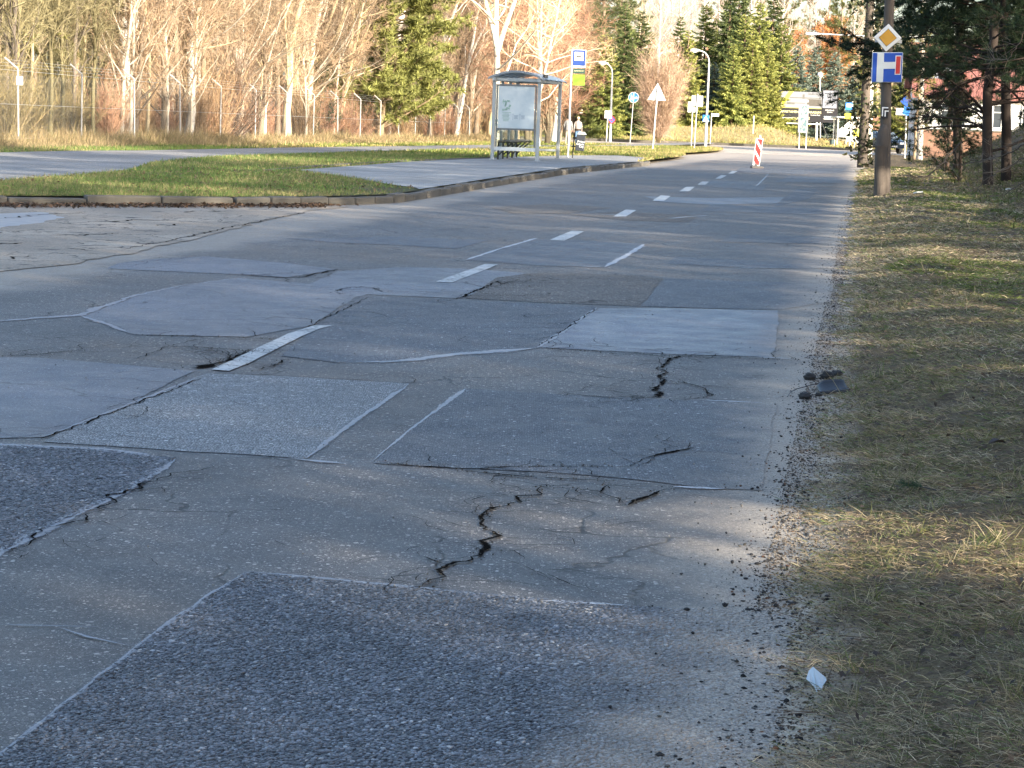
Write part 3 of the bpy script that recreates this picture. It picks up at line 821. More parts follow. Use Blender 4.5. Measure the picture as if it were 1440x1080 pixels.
def bare_tree(key, H, r0, seed, barkc, twigc, nb=42, start=.18, blen=.28, ang=(28, 62), lean=(0, 0), tw=8, sec=6.0, birch=False, wob=.25, fork=0, droop=0., tww=.0125):
    rng = np.random.default_rng(seed)
    T = NB(); C = NB()
    def trunk_line(base, d0, h, r):
        k = 12; t = np.linspace(0, 1, k)
        off = np.cumsum(rng.normal(size=(k, 2)) * wob * h / 60, 0); off -= off[0]
        p = np.zeros((k, 3)); p[:, 0] = base[0] + d0[0] * t * h + off[:, 0]; p[:, 1] = base[1] + d0[1] * t * h + off[:, 1]; p[:, 2] = base[2] + t * h
        rr = r * (1 - t) ** .75 + .012; rr[0] *= 1.35 if base[2] < .1 else 1
        return p, rr
    stems = [trunk_line((0, 0, -.15), lean, H, r0)]
    for f in range(fork):
        p, r = stems[0]; k = rng.integers(2, 5)
        a = rng.uniform(0, 6.28)
        stems.append(trunk_line(tuple(p[k]), (lean[0] + .28 * math.cos(a), lean[1] + .28 * math.sin(a)), H * .8 * (1 - k / 14), r[k] * .75))
    SB = []; SD = []; SL = []
    for p, r in stems:
        ntube(T, p, r, 7, barkc)
        k = len(p); h = p[-1, 2] - p[0, 2]
        for b in range(int(nb / len(stems)) + 4):
            t = start + (1 - start) * rng.random() ** .8 * .98
            x = t * (k - 1); i0 = int(min(x, k - 2)); u = x - i0
            o = p[i0] * (1 - u) + p[i0 + 1] * u; rb = (r[i0] * (1 - u) + r[i0 + 1] * u)
            az = rng.uniform(0, 2 * np.pi); el = rad(rng.uniform(*ang))
            L = h * blen * (1.05 - t) ** .6 * rng.uniform(.6, 1.25) + .4
            d = np.array([math.cos(az) * math.sin(el), math.sin(az) * math.sin(el), math.cos(el)])
            q = [o]; dd = d.copy(); m = 5
            for j in range(m):
                dd = dd + rng.normal(size=3) * .16 + np.array([0, 0, .10 - droop * j / m]); dd /= np.linalg.norm(dd)
                q.append(q[-1] + dd * L / m)
            q = np.array(q); rr = np.linspace(max(.011, min(rb * .5, .05)), .006, m + 1)
            ntube(T, q, rr, 4, barkc * np.float32(rng.uniform(.8, 1.05)))
            ns = max(3, int(L * sec))
            tt = rng.random(ns) ** .7 * (m - .01); ii = tt.astype(int); uu = (tt - ii)[:, None]
            SB.append(q[ii] * (1 - uu) + q[ii + 1] * uu)
            SD.append(unit(unit(q[ii + 1] - q[ii]) * .7 + rng.normal(size=(ns, 3)) * .55 + np.array([0, 0, .25 - droop])))
            SL.append(rng.uniform(.25, .5, ns) * min(L, 2.4) * .8 + .15)
    SB = np.concatenate(SB); SD = np.concatenate(SD); SL = np.concatenate(SL); n = len(SB)
    bend = rng.normal(size=(n, 3)) * .14 + np.array([0, 0, .10 - droop])
    tone = rng.uniform(.75, 1.2, (n, 1))
    strips(C, SB, SD, SL, .018, bend, twigc * tone, rng)
    u = rng.random((n, tw)); B = (SB[:, None] + SD[:, None] * (SL[:, None] * (.2 + .75 * u))[..., None]).reshape(-1, 3)
    D = unit(np.repeat(SD, tw, 0) * .6 + rng.normal(size=(n * tw, 3)) * .55 + np.array([0, 0, .15 - 1.1 * droop]))
    L = np.repeat(SL, tw) * rng.uniform(.35, .9, n * tw)
    tris(C, B, D, L, tww, twigc * rng.uniform(.75, 1.25, (n * tw, 1)), rng)
    PROTO[key] = (T.mesh('trunk', M_birch if birch else M_bark, True), C.mesh('crown', M_twig))

def shrub(key, seed, n, H, spread, twigc, stemc, shape='vase', tw=12, w=.03):
    rng = np.random.default_rng(seed); T = NB(); C = NB()
    az = rng.uniform(0, 2 * np.pi, n); el = np.abs(rng.normal(size=n)) * spread if shape == 'vase' else rng.random(n) ** .6 * spread
    D = np.stack([np.cos(az) * np.sin(el), np.sin(az) * np.sin(el), np.cos(el)], 1)
    L = H * rng.uniform(.55, 1.0, n) * (np.cos(el) ** .5 if shape == 'vase' else 1 - .45 * (el / spread) ** 2)
    B = np.stack([np.cos(az) * .15 * rng.random(n), np.sin(az) * .15 * rng.random(n), np.full(n, -.05)], 1)
    bend = rng.normal(size=(n, 3)) * .07 + (np.array([0, 0, .28]) * (el / spread)[:, None] if shape != 'vase' else np.array([0, 0, .08]))
    if shape != 'vase': bend[:, :2] -= D[:, :2] * .25
    strips(T, B, D, L, w, bend, stemc * rng.uniform(.8, 1.2, (n, 1)), rng)
    strips(T, B, D, L, w, bend, stemc * rng.uniform(.8, 1.2, (n, 1)), rng)
    u = rng.uniform(.12, .98, (n, tw))
    uu = u[..., None]
    Bt = B[:, None] + D[:, None] * (L[:, None, None] * uu) + bend[:, None] * L[:, None, None] * uu ** 2.2
    Dt = unit(D[:, None] * .8 + rng.normal(size=(n, tw, 3)) * .5 + np.array([0, 0, .3])).reshape(-1, 3)
    Lt = (H * .16 * rng.uniform(.4, 1.2, (n, tw))).ravel()
    strips(C, Bt.reshape(-1, 3), Dt, Lt, w * .42, rng.normal(size=(n * tw, 3)) * .12, twigc * rng.uniform(.7, 1.25, (n * tw, 1)), rng)
    m = n * tw; k = 3
    B2 = (Bt.reshape(-1, 3)[:, None] + (Dt * Lt[:, None])[:, None] * rng.uniform(.2, .9, (m, k, 1))).reshape(-1, 3)
    D2 = unit(np.repeat(Dt, k, 0) + rng.normal(size=(m * k, 3)) * .6)
    tris(C, B2, D2, np.repeat(Lt, k) * .6, w * .33, twigc * rng.uniform(.7, 1.3, (m * k, 1)), rng)
    PROTO[key] = (T.mesh('stems', M_bark), C.mesh('crown', M_twig))

def tufts(C, pos, axis, n, L, W, col, rng, spread=.75):
    """n needles out of every point"""
    m = len(pos)
    D = unit(np.repeat(axis, n, 0) * .55 + rng.normal(size=(m * n, 3)) * spread)
    c = np.repeat(col * rng.uniform(.65, 1.3, (m, 1)), n, 0) * rng.uniform(.8, 1.2, (m * n, 1))
    tris(C, np.repeat(pos, n, 0) - D * L * .1, D, L * rng.uniform(.7, 1.2, m * n), W, c, rng)

def pine(key, seed, H, r0, nb, start, blen, col, barkc, tpb=16, needles=9, nl=.2, nw=.022, ang=(50, 95), lower_dead=0, droop=.03, lean=(0, 0), az_bias=None):
    rng = np.random.default_rng(seed); T = NB(); C = NB()
    k = 12; t = np.linspace(0, 1, k); off = np.cumsum(rng.normal(size=(k, 2)) * H * .006, 0)
    p = np.stack([lean[0] * t * H + off[:, 0] - off[0, 0], lean[1] * t * H + off[:, 1] - off[0, 1], t * H - .2], 1); r = r0 * (1 - t) ** .7 + .015
    ntube(T, p, r, 9, barkc)
    TP = []; TA = []
    for b in range(nb + lower_dead):
        dead = b >= nb
        tt = start + (1 - start) * rng.random() ** .85 * .98 if not dead else rng.uniform(.06, start + .12)
        x = tt * (k - 1); i0 = int(min(x, k - 2)); u = x - i0
        o = p[i0] * (1 - u) + p[i0 + 1] * u
        az = rng.uniform(0, 2 * np.pi); el = rad(rng.uniform(*ang)) * (1 - .35 * tt)
        d = np.array([math.cos(az) * math.sin(el), math.sin(az) * math.sin(el), math.cos(el)])
        L = H * blen * (1.06 - tt) ** .55 * rng.uniform(.65, 1.2) * (.8 if dead else 1) + .35
        q = [o]; m = 6
        for j in range(m):
            d = d + rng.normal(size=3) * .13 + np.array([0, 0, -droop + (.07 if j > 3 else 0)]); d /= np.linalg.norm(d)
            q.append(q[-1] + d * L / m)
        q = np.array(q); ntube(T, q, np.linspace(max(.014, r[i0] * .3), .006, m + 1), 4, barkc * np.float32(.8 if not dead else .95))
        ns = int(3 + L * 3.2)
        v = rng.uniform(.25, 1, ns) * (m - .01); ii = v.astype(int); uu = (v - ii)[:, None]
        sb = q[ii] * (1 - uu) + q[ii + 1] * uu
        sd = unit(unit(q[ii + 1] - q[ii]) * .8 + rng.normal(size=(ns, 3)) * .6 * np.array([1, 1, .5]) + np.array([0, 0, .1 - 4 * droop * dead]))
        sl = rng.uniform(.25, .55, ns) * L * .55 + .1
        strips(T, sb, sd, sl, .02, rng.normal(size=(ns, 3)) * .1, barkc * .8, rng)
        if dead:
            kk = 5; B = (sb[:, None] + sd[:, None] * (sl[:, None] * rng.uniform(.2, 1, (ns, kk)))[..., None]).reshape(-1, 3)
            tris(T, B, unit(np.repeat(sd, kk, 0) + rng.normal(size=(ns * kk, 3)) * .6), .35, .012, barkc * 1.0, rng)
            continue
        kk = max(2, tpb // 5)
        f = rng.uniform(.3, 1.02, (ns, kk))
        TP.append((sb[:, None] + sd[:, None] * (sl[:, None] * f)[..., None]).reshape(-1, 3)); TA.append(np.repeat(sd, kk, 0))
    TP = np.concatenate(TP); TA = unit(np.concatenate(TA) + np.array([0, 0, .35]))
    tufts(C, TP, TA, needles, nl, nw, col, rng)
    PROTO[key] = (T.mesh('trunk', M_bark, True), C.mesh('crown', M_needle))

def spruce(key, seed, H, R, col, tipcol, whorls=30, per=8, barkc=np.array([.16, .11, .075])):
    rng = np.random.default_rng(seed); T = NB(); C = NB()
    t = np.linspace(0, 1, 8); p = np.stack([0 * t, 0 * t, t * H - .2], 1)
    ntube(T, p, .035 * H * .5 * (1 - t) + .012, 7, barkc)
    for w in range(whorls):
        z = H * (.03 + .95 * (w / whorls) ** 1.05); rr = R * (1 - z / H) ** .8 + .12
        for b in range(per):
            az = rng.uniform(0, 2 * np.pi); L = rr * rng.uniform(.65, 1.15); m = 5
            d = np.array([math.cos(az), math.sin(az), rng.uniform(-.12, .25) + .5 * z / H]); d /= np.linalg.norm(d); q = [np.array([0, 0, z + rng.uniform(-.15, .15)])]
            for j in range(m):
                d = d + np.array([0, 0, -.14 if j < 3 else .2]) + rng.normal(size=3) * .05; d /= np.linalg.norm(d); q.append(q[-1] + d * L / m)
            q = np.array(q); ntube(T, q, np.linspace(.02, .005, m + 1), 3, barkc)
            n = int(10 + L * 22)
            v = rng.uniform(.15, 1, n) * (m - .01); ii = v.astype(int); uu = (v - ii)[:, None]
            B = q[ii] * (1 - uu) + q[ii + 1] * uu; ax = unit(q[ii + 1] - q[ii])
            side = unit(np.cross(ax, np.array([0, 0, 1.0]))) * rng.choice([-1, 1], n)[:, None]
            D = unit(ax * .6 + side * rng.uniform(.2, .9, (n, 1)) + np.array([0, 0, -.25]) + rng.normal(size=(n, 3)) * .15)
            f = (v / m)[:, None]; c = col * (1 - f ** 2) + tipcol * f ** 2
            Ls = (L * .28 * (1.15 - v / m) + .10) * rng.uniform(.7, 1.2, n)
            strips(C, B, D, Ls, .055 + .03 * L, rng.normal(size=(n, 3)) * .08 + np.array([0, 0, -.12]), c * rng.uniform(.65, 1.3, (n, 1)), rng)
            tris(C, B + D * Ls[:, None] * .4, unit(D + rng.normal(size=(n, 3)) * .5), Ls * .6, .05, c * rng.uniform(.7, 1.35, (n, 1)), rng)
    PROTO[key] = (T.mesh('trunk', M_bark, True), C.mesh('crown', M_needle))

A = np.array
TAN = A([.35, .285, .195]); BROWN = A([.22, .172, .122]); ORANGE = A([.34, .24, .155]); GREYB = A([.23, .19, .155])
OLIVE = A([.26, .225, .12]); PALE = A([.60, .53, .42]); WHITE = A([.68, .63, .55]); YEL = A([.52, .42, .26]); RUST = A([.36, .20, .13])
bare_tree('birch_a', 13, .15, 1, WHITE, TAN, 44, lean=(-.05, .0), birch=True, droop=.05)
bare_tree('birch_b', 14, .13, 2, WHITE, ORANGE, 40, lean=(.03, .02), birch=True, fork=1)
bare_tree('birch_c', 13, .14, 3, PALE, BROWN, 46, start=.1, blen=.32, lean=(.07, 0), birch=True, fork=1, wob=.4)
bare_tree('birch_spread', 13, .115, 4, A([.78, .70, .57]), A([.58, .43, .28]), 40, start=.16, blen=.40, ang=(40, 85), birch=True, fork=2, droop=.06, tw=5, tww=.014)
bare_tree('tan_a', 13, .15, 5, YEL, TAN, 46, start=.1, blen=.3, fork=2, wob=.4)
bare_tree('tan_b', 12, .12, 6, YEL, ORANGE, 46, start=.06, blen=.28, lean=(.08, 0), fork=1)
bare_tree('brown_a', 13, .13, 7, BROWN * .8, BROWN, 50, start=.08, blen=.26, fork=1)
bare_tree('brown_b', 12, .10, 8, BROWN, ORANGE, 52, start=.05, blen=.25)
bare_tree('rust_a', 12, .11, 9, BROWN, RUST, 64, start=.04, blen=.3, tw=9, droop=.1)
bare_tree('olive_a', 11, .06, 10, OLIVE * .8, OLIVE, 40, start=.1, blen=.18, ang=(18, 45))
bare_tree('olive_b', 12, .07, 11, GREYB * .8, OLIVE, 44, start=.12, blen=.2, ang=(18, 50))
bare_tree('grey_a', 13, .11, 12, GREYB, GREYB, 44, start=.15, blen=.26)
bare_tree('tall_birch', 20, .17, 13, A([.62, .56, .5]), A([.36, .27, .21]), 60, start=.2, blen=.2, birch=True, sec=3.5)
bare_tree('pole_a', 11, .055, 14, YEL * .9, TAN, 30, start=.1, blen=.16, ang=(15, 45))
bare_tree('pole_b', 11, .05, 15, PALE, ORANGE, 30, start=.1, blen=.15, ang=(15, 45), lean=(-.04, 0))
shrub('bush_rust', 21, 60, 2.6, .42, A([.42, .24, .15]), A([.36, .22, .14]))
shrub('bush_tan', 22, 60, 3.2, .36, A([.42, .29, .17]), A([.44, .30, .17]))
shrub('bush_olive', 23, 60, 2.8, .40, A([.26, .21, .10]), A([.26, .20, .11]))
shrub('bush_dark', 24, 110, 4.2, .55, A([.16, .115, .085]), A([.13, .095, .07]), w=.045)
shrub('hornbeam', 25, 520, 8.4, .52, A([.44, .315, .225]), A([.38, .30, .17]), shape='oval', tw=14, w=.055)
pine('pine_bright', 31, 9.5, .15, 190, .05, .27, A([.33, .345, .11]), A([.30, .22, .14]), 44, 12, .26, .042)
pine('pine_thin', 32, 12, .12, 40, .2, .16, A([.22, .215, .05]), A([.34, .24, .15]), 16, 9, .24, .028)
pine('pine_dark', 33, 12, .2, 90, .05, .25, A([.11, .135, .05]), A([.24, .17, .12]), 22, 10, .28, .034)
pine('pine_tall', 34, 20, .2, 70, .3, .13, A([.15, .165, .055]), A([.34, .25, .18]), 20, 10, .32, .036)
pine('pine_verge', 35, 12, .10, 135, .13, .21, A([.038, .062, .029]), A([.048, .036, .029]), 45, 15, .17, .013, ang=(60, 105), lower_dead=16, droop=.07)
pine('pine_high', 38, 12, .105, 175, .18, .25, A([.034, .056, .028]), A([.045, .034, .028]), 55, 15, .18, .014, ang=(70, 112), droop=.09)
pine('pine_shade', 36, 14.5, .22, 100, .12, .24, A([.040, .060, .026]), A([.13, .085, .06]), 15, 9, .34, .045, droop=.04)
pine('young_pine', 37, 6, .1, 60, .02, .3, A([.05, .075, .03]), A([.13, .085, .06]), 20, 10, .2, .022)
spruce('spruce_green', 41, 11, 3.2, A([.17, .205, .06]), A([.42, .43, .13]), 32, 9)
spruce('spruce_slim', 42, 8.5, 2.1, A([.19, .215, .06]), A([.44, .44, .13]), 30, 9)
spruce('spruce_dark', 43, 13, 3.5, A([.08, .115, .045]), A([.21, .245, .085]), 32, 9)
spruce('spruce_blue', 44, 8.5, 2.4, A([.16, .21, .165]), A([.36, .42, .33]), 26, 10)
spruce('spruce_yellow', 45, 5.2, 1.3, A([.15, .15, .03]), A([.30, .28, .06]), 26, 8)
bare_tree('beech_leafy', 10, .2, 46, BROWN, A([.42, .2, .08]), 60, start=.1, blen=.34, tw=10, tww=.07)

PARTN = {}
def tree(kind, name, loc, label, rz=None, sc=1.0, group=None, cat='tree', sz=None, tilt=None):
    t = thing(name, label, cat, loc, rnd.uniform(0, 6.28) if rz is None else rz, group, tilt)
    t.scale = (sc, sc, sz or sc)
    a, b = PROTO[kind]
    link_mesh('stems' if kind.startswith('bush') or kind == 'hornbeam' else 'trunk', a, t); link_mesh('crown', b, t)
    return t
def xat(px, Y, py=212): return P(px, py, Y).x
def at_px(px, Y, dz=.12):
    """ground point at distance Y under the photo column px"""
    x = 0.0
    hz = 156 + (px - 760) * .0349
    d = ray(px, hz + 40)
    return (d[0] * Y, Y, float(gz(Y)) + dz)
# ------------------------------------------------------------------ the wood behind the fence
def beyond(px): # distance of the fence in this photo column
    return 56 * 1072 / max(60, (1090 - px))
def wood(kind, name, px, back, label, **k):
    Y = beyond(px) + back
    return tree(kind, name, at_px(px, Y), label, **k)
# trees that stand out
wood('birch_a', 'birch_tree', 178, 4, 'pale birch with a forked crown and peeling bark standing left of the leaning trunks', rz=.4)
wood('birch_b', 'birch_tree', 264, 2.5, 'white birch trunk leaning left behind the fence beside its straighter twin', rz=2.2, tilt=(0, -.10))
wood('birch_a', 'birch_tree', 271, 3.2, 'straighter white birch trunk close beside the leaning white birch', rz=1.2, tilt=(0, -.04))
wood('tan_b', 'bare_tree', 250, 4.5, 'golden bare tree with many limbs fanning up to the left over the fence', rz=3.2, tilt=(0, -.2))
wood('birch_b', 'birch_tree', 285, 5, 'birch with a dark crossing limb and two pale upright stems', rz=4.2)
wood('birch_c', 'birch_tree', 333, 4, 'crooked white birch rising behind the dark many stemmed bush', rz=0)
wood('pole_b', 'birch_tree', 372, 3, 'slender white birch with a burr halfway up its stem', rz=1, sc=1.15)
wood('tan_a', 'aspen_tree', 404, 4, 'yellowish aspen with two thick upright trunks, the left one of the pair', rz=.6, sc=1.1)
wood('tan_a', 'aspen_tree', 416, 5, 'yellowish aspen trunk right of the thick twin trunks, reaching out to the right', rz=2.6, sc=1.1)
wood('birch_c', 'birch_tree', 422, 6, 'thin pale birch leaning right beside the yellowish aspens', rz=.2, tilt=(0, .1))
wood('pine_bright', 'pine_tree', 532, 1.6, 'bushy sunlit green pine bulging over the fence', rz=.8, sc=1.4)
wood('birch_b', 'birch_tree', 640, 4, 'pale birch leaning right between the sunlit pine and the bus shelter', rz=.5, tilt=(0, .12))
wood('birch_c', 'birch_tree', 652, 6, 'second leaning pale birch nearer the shelter with an upcurved trunk', rz=.1, tilt=(0, .13))
wood('brown_a', 'bare_tree', 632, 7, 'dark brown bare trunk leaning right behind the leaning birches', rz=.9, tilt=(0, .17), sc=1.15)
tree('birch_spread', 'birch_tree', at_px(697, 92), 'white spreading birch with long bright drooping limbs behind the bus shelter', rz=.3, sc=1.15)
tree('birch_spread', 'birch_tree', at_px(757, 112), 'low spreading pale birch whose curved limbs show through the shelter glass', rz=2.3, sc=.8)
for px, Y, rz, sc in ((742, 122, .1, 1.1), (770, 128, 2, 1.15), (786, 140, 3.1, 1.1), (757, 134, 4.4, 1.2), (722, 118, 1, 1.0)):
    tree('rust_a', 'bare_tree', at_px(px, Y), 'dense rust coloured bare tree with hanging twigs behind the bus shelter', rz=rz, sc=sc, group='rust coloured bare trees behind the shelter')
wood('bush_dark', 'shrub', 322, 1.5, 'dark many stemmed bush fanning out behind the fence below the birches', cat='shrub', sc=.85)
tree('pine_thin', 'pine_tree', at_px(-8, 62), 'thin pine with clumped yellow green needles at the far left edge', rz=1, sc=.9)
tree('pine_thin', 'pine_tree', at_px(22, 66), 'slim pine right of the edge pine with yellowish needle clumps', rz=4, sc=.85)
tree('pine_thin', 'pine_tree', at_px(86, 72), 'sparse pine with needle clumps high up over the second fence post', rz=2, sc=1.1)
tree('pine_thin', 'pine_tree', at_px(108, 66), 'sparse pine with low golden green branches right of the second fence post', rz=5.2, sc=.8)
tree('pine_dark', 'pine_tree', at_px(470, 118), 'dark green pine hidden deep in the wood left of the sunlit pine', rz=2, sc=1.0)
wood('young_pine', 'pine_tree', 452, 3, 'small dark conifer low behind the fence left of the sunlit pine', sc=.55)
# the mass of the wood, row after row
KINDS = [('tan_a', 'golden bare tree in the wood behind the fence'), ('tan_b', 'orange twigged bare tree in the wood behind the fence'), ('brown_a', 'brown bare tree in the wood behind the fence'),
         ('brown_b', 'slender orange brown bare tree in the wood behind the fence'), ('birch_a', 'white stemmed birch among the bare trees of the wood'), ('birch_b', 'birch with orange twigs among the bare trees of the wood'),
         ('olive_a', 'thin olive stemmed sapling at the left of the wood'), ('olive_b', 'greyish thin tree at the left of the wood'), ('grey_a', 'grey bare tree at the back of the wood'), ('pole_a', 'thin golden pole tree close behind the fence'), ('pole_b', 'thin pale pole tree close behind the fence'),
         ('rust_a', 'rust coloured bare tree in the wood behind the fence')]
LAB = dict(KINDS)
def pick(px):
    if px < 160: return rnd.choice(['olive_a', 'olive_a', 'olive_b', 'olive_b', 'pole_a', 'grey_a', 'brown_a'])
    if px < 480: return rnd.choice(['tan_a', 'tan_b', 'brown_a', 'brown_b', 'birch_a', 'pole_a', 'pole_b', 'tan_b', 'brown_b'])
    return rnd.choice(['brown_a', 'brown_b', 'tan_b', 'birch_b', 'grey_a', 'tan_b', 'brown_b', 'rust_a'])
for px in range(-60, 700, 15):
    q = px + rnd.uniform(-7, 7); kd = pick(q)
    if 470 < q < 600: continue
    if kd not in ('pole_a', 'pole_b', 'olive_a', 'olive_b', 'brown_b'): kd = rnd.choice(['pole_a', 'pole_b', 'brown_b'] if q > 160 else ['olive_a', 'olive_b', 'pole_a'])
    wood(kd, 'bare_tree', q, rnd.uniform(1.5, 6), LAB[kd], sc=rnd.uniform(.8, 1.05), group='bare trees in the wood, ' + LAB[kd].split(' in ')[0].split(' close')[0].split(' at')[0].split(' among')[0])
for row, (b0, b1, step) in enumerate(((7, 14, 20), (15, 26, 27), (28, 48, 42))):
    px = -70
    while px < 800:
        q = px + rnd.uniform(-8, 8); kd = pick(q)
        Y = min(beyond(q), 140) + rnd.uniform(b0, b1) * (1 if q < 500 else .8)
        tree(kd, 'bare_tree', at_px(q, Y), LAB[kd], sc=rnd.uniform(.95, 1.2), group='bare trees in the wood, ' + LAB[kd].split(' in ')[0].split(' close')[0].split(' at')[0].split(' among')[0])
        px += step * rnd.uniform(.8, 1.2)
for px in range(-60, 690, 13):
    q = px + rnd.uniform(-6, 6); kd = 'bush_olive' if q < 140 else rnd.choice(['bush_rust', 'bush_rust', 'bush_tan'])
    lb = {'bush_olive': 'olive brown thicket bush low in the wood', 'bush_rust': 'reddish brown bare bush low behind the fence', 'bush_tan': 'straw coloured bare bush low behind the fence'}[kd]
    wood(kd, 'shrub', q, rnd.uniform(1.0, 9), lb, cat='shrub', sc=rnd.uniform(.6, 1.0), group='low bushes behind the fence, ' + lb.split(' ')[0])

# ------------------------------------------------------------------ trees around the crossing
def cross(kind, px, Y, label, name='spruce_tree', **k):
    x, y, z = at_px(px, Y)
    z = float(far_z(np.array(x), np.array(y))) - .05 if Y > 163 else z
    return tree(kind, name, (x, y, z), label, **k)
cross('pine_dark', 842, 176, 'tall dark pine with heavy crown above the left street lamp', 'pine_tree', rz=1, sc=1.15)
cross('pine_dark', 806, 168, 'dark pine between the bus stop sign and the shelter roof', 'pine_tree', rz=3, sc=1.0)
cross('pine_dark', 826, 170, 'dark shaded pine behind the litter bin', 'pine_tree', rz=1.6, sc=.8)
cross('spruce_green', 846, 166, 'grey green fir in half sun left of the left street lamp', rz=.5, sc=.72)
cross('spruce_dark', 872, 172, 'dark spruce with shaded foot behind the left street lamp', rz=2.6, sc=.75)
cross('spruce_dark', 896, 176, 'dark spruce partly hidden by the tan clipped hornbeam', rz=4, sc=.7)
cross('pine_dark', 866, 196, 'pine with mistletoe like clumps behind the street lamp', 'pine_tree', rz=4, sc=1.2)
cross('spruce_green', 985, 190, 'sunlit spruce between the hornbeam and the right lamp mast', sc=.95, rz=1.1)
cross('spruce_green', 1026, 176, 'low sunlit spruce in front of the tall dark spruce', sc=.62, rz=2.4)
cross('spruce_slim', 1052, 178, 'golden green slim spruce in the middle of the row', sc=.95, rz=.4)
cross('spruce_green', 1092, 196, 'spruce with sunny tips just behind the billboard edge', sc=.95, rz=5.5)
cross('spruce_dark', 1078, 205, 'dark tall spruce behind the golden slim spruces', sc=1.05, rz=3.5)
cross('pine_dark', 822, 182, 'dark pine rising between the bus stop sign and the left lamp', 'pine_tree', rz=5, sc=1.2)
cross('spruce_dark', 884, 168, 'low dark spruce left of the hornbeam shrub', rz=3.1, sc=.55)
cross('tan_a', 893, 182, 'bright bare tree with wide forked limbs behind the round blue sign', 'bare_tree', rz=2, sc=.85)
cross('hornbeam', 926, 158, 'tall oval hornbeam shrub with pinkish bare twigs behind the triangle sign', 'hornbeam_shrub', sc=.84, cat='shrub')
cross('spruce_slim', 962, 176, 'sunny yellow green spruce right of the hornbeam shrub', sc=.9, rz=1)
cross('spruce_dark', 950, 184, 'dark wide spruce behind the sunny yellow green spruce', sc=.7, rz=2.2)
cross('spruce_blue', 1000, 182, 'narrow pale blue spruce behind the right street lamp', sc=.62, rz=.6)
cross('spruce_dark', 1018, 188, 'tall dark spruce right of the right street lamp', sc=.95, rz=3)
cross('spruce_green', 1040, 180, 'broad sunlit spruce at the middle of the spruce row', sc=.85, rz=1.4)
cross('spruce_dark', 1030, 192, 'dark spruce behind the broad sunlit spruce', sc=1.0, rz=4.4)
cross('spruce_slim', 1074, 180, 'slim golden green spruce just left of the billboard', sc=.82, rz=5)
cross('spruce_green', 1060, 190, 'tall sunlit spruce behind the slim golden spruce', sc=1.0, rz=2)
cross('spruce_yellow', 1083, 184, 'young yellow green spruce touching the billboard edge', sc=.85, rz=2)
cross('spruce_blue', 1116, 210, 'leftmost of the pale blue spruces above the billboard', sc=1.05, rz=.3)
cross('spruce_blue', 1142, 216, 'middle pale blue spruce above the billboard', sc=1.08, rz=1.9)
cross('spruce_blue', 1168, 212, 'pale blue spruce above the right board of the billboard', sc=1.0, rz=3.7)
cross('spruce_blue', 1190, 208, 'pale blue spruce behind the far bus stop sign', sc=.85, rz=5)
cross('beech_leafy', 1106, 246, 'russet leafed beech peeping out left above the blue spruces', 'beech_tree', rz=1, sc=1.1)
cross('beech_leafy', 1160, 250, 'russet leafed beech above the middle of the blue spruces', 'beech_tree', rz=3, sc=1.25)
cross('beech_leafy', 1182, 262, 'russet leafed beech right above the far bus stop sign', 'beech_tree', rz=5, sc=1.15)
for i, (px, Y) in enumerate(((880, 215), (903, 225), (918, 205), (935, 230), (950, 218), (968, 240), (984, 222), (1004, 236), (1026, 244), (1046, 230), (1066, 250), (1088, 236), (1112, 262), (1134, 250), (1170, 270), (1196, 258), (815, 215), (840, 230), (1220, 250))):
    cross('tall_birch', px, Y, 'tall thin bare birch rising against the sky behind the spruces', 'birch_tree', sc=rnd.uniform(.8, 1.05), group='tall bare birches against the sky')
for i, (px, Y) in enumerate(((1000, 250), (1050, 262), (1082, 270), (1100, 240), (1128, 280), (1150, 265), (1178, 244), (1204, 275), (1230, 260), (1020, 272))):
    cross('pine_tall', px, Y, 'tall slender pine with a high thin crown behind the spruces', 'pine_tree', sc=rnd.uniform(.85, 1.05), group='tall slender pines behind the spruces')
for i, (px, Y) in enumerate(((1240, 175), (1268, 190), (1300, 215), (1340, 200), (1250, 235), (1380, 230), (1420, 215), (1210, 232))):
    cross('spruce_green' if i % 2 else 'tan_a', px, Y, 'sunlit spruce behind the house on the right' if i % 2 else 'bare garden tree near the house on the right', 'spruce_tree' if i % 2 else 'bare_tree', sc=rnd.uniform(.7, 1.0), group='spruces behind the house' if i % 2 else 'garden trees near the house')
# far-off wood that closes the horizon
rng = np.random.default_rng(77); fw = NB()
n = 16000
x = rng.uniform(-170, 190, n); y = rng.uniform(300, 380, n); h = 4.5 * rng.random(n) ** .6
B = np.stack([x, y, gz(y) + h], 1); D = unit(rng.normal(size=(n, 3)) * .5 + A([0, 0, 1.0]))
strips(fw, B, D, rng.uniform(1.5, 4, n), rng.uniform(.08, .3, n), rng.normal(size=(n, 3)) * .1, np.where(rng.random((n, 1)) < .35, A([[.07, .085, .035]]), A([[.24, .17, .115]])) * rng.uniform(.6, 1.3, (n, 1)), rng)
o = link_mesh('woodland', fw.mesh('woodland', M_twig)); tag(o, 'far off mixed woodland closing the view beyond the crossing', 'woodland', kind='stuff')

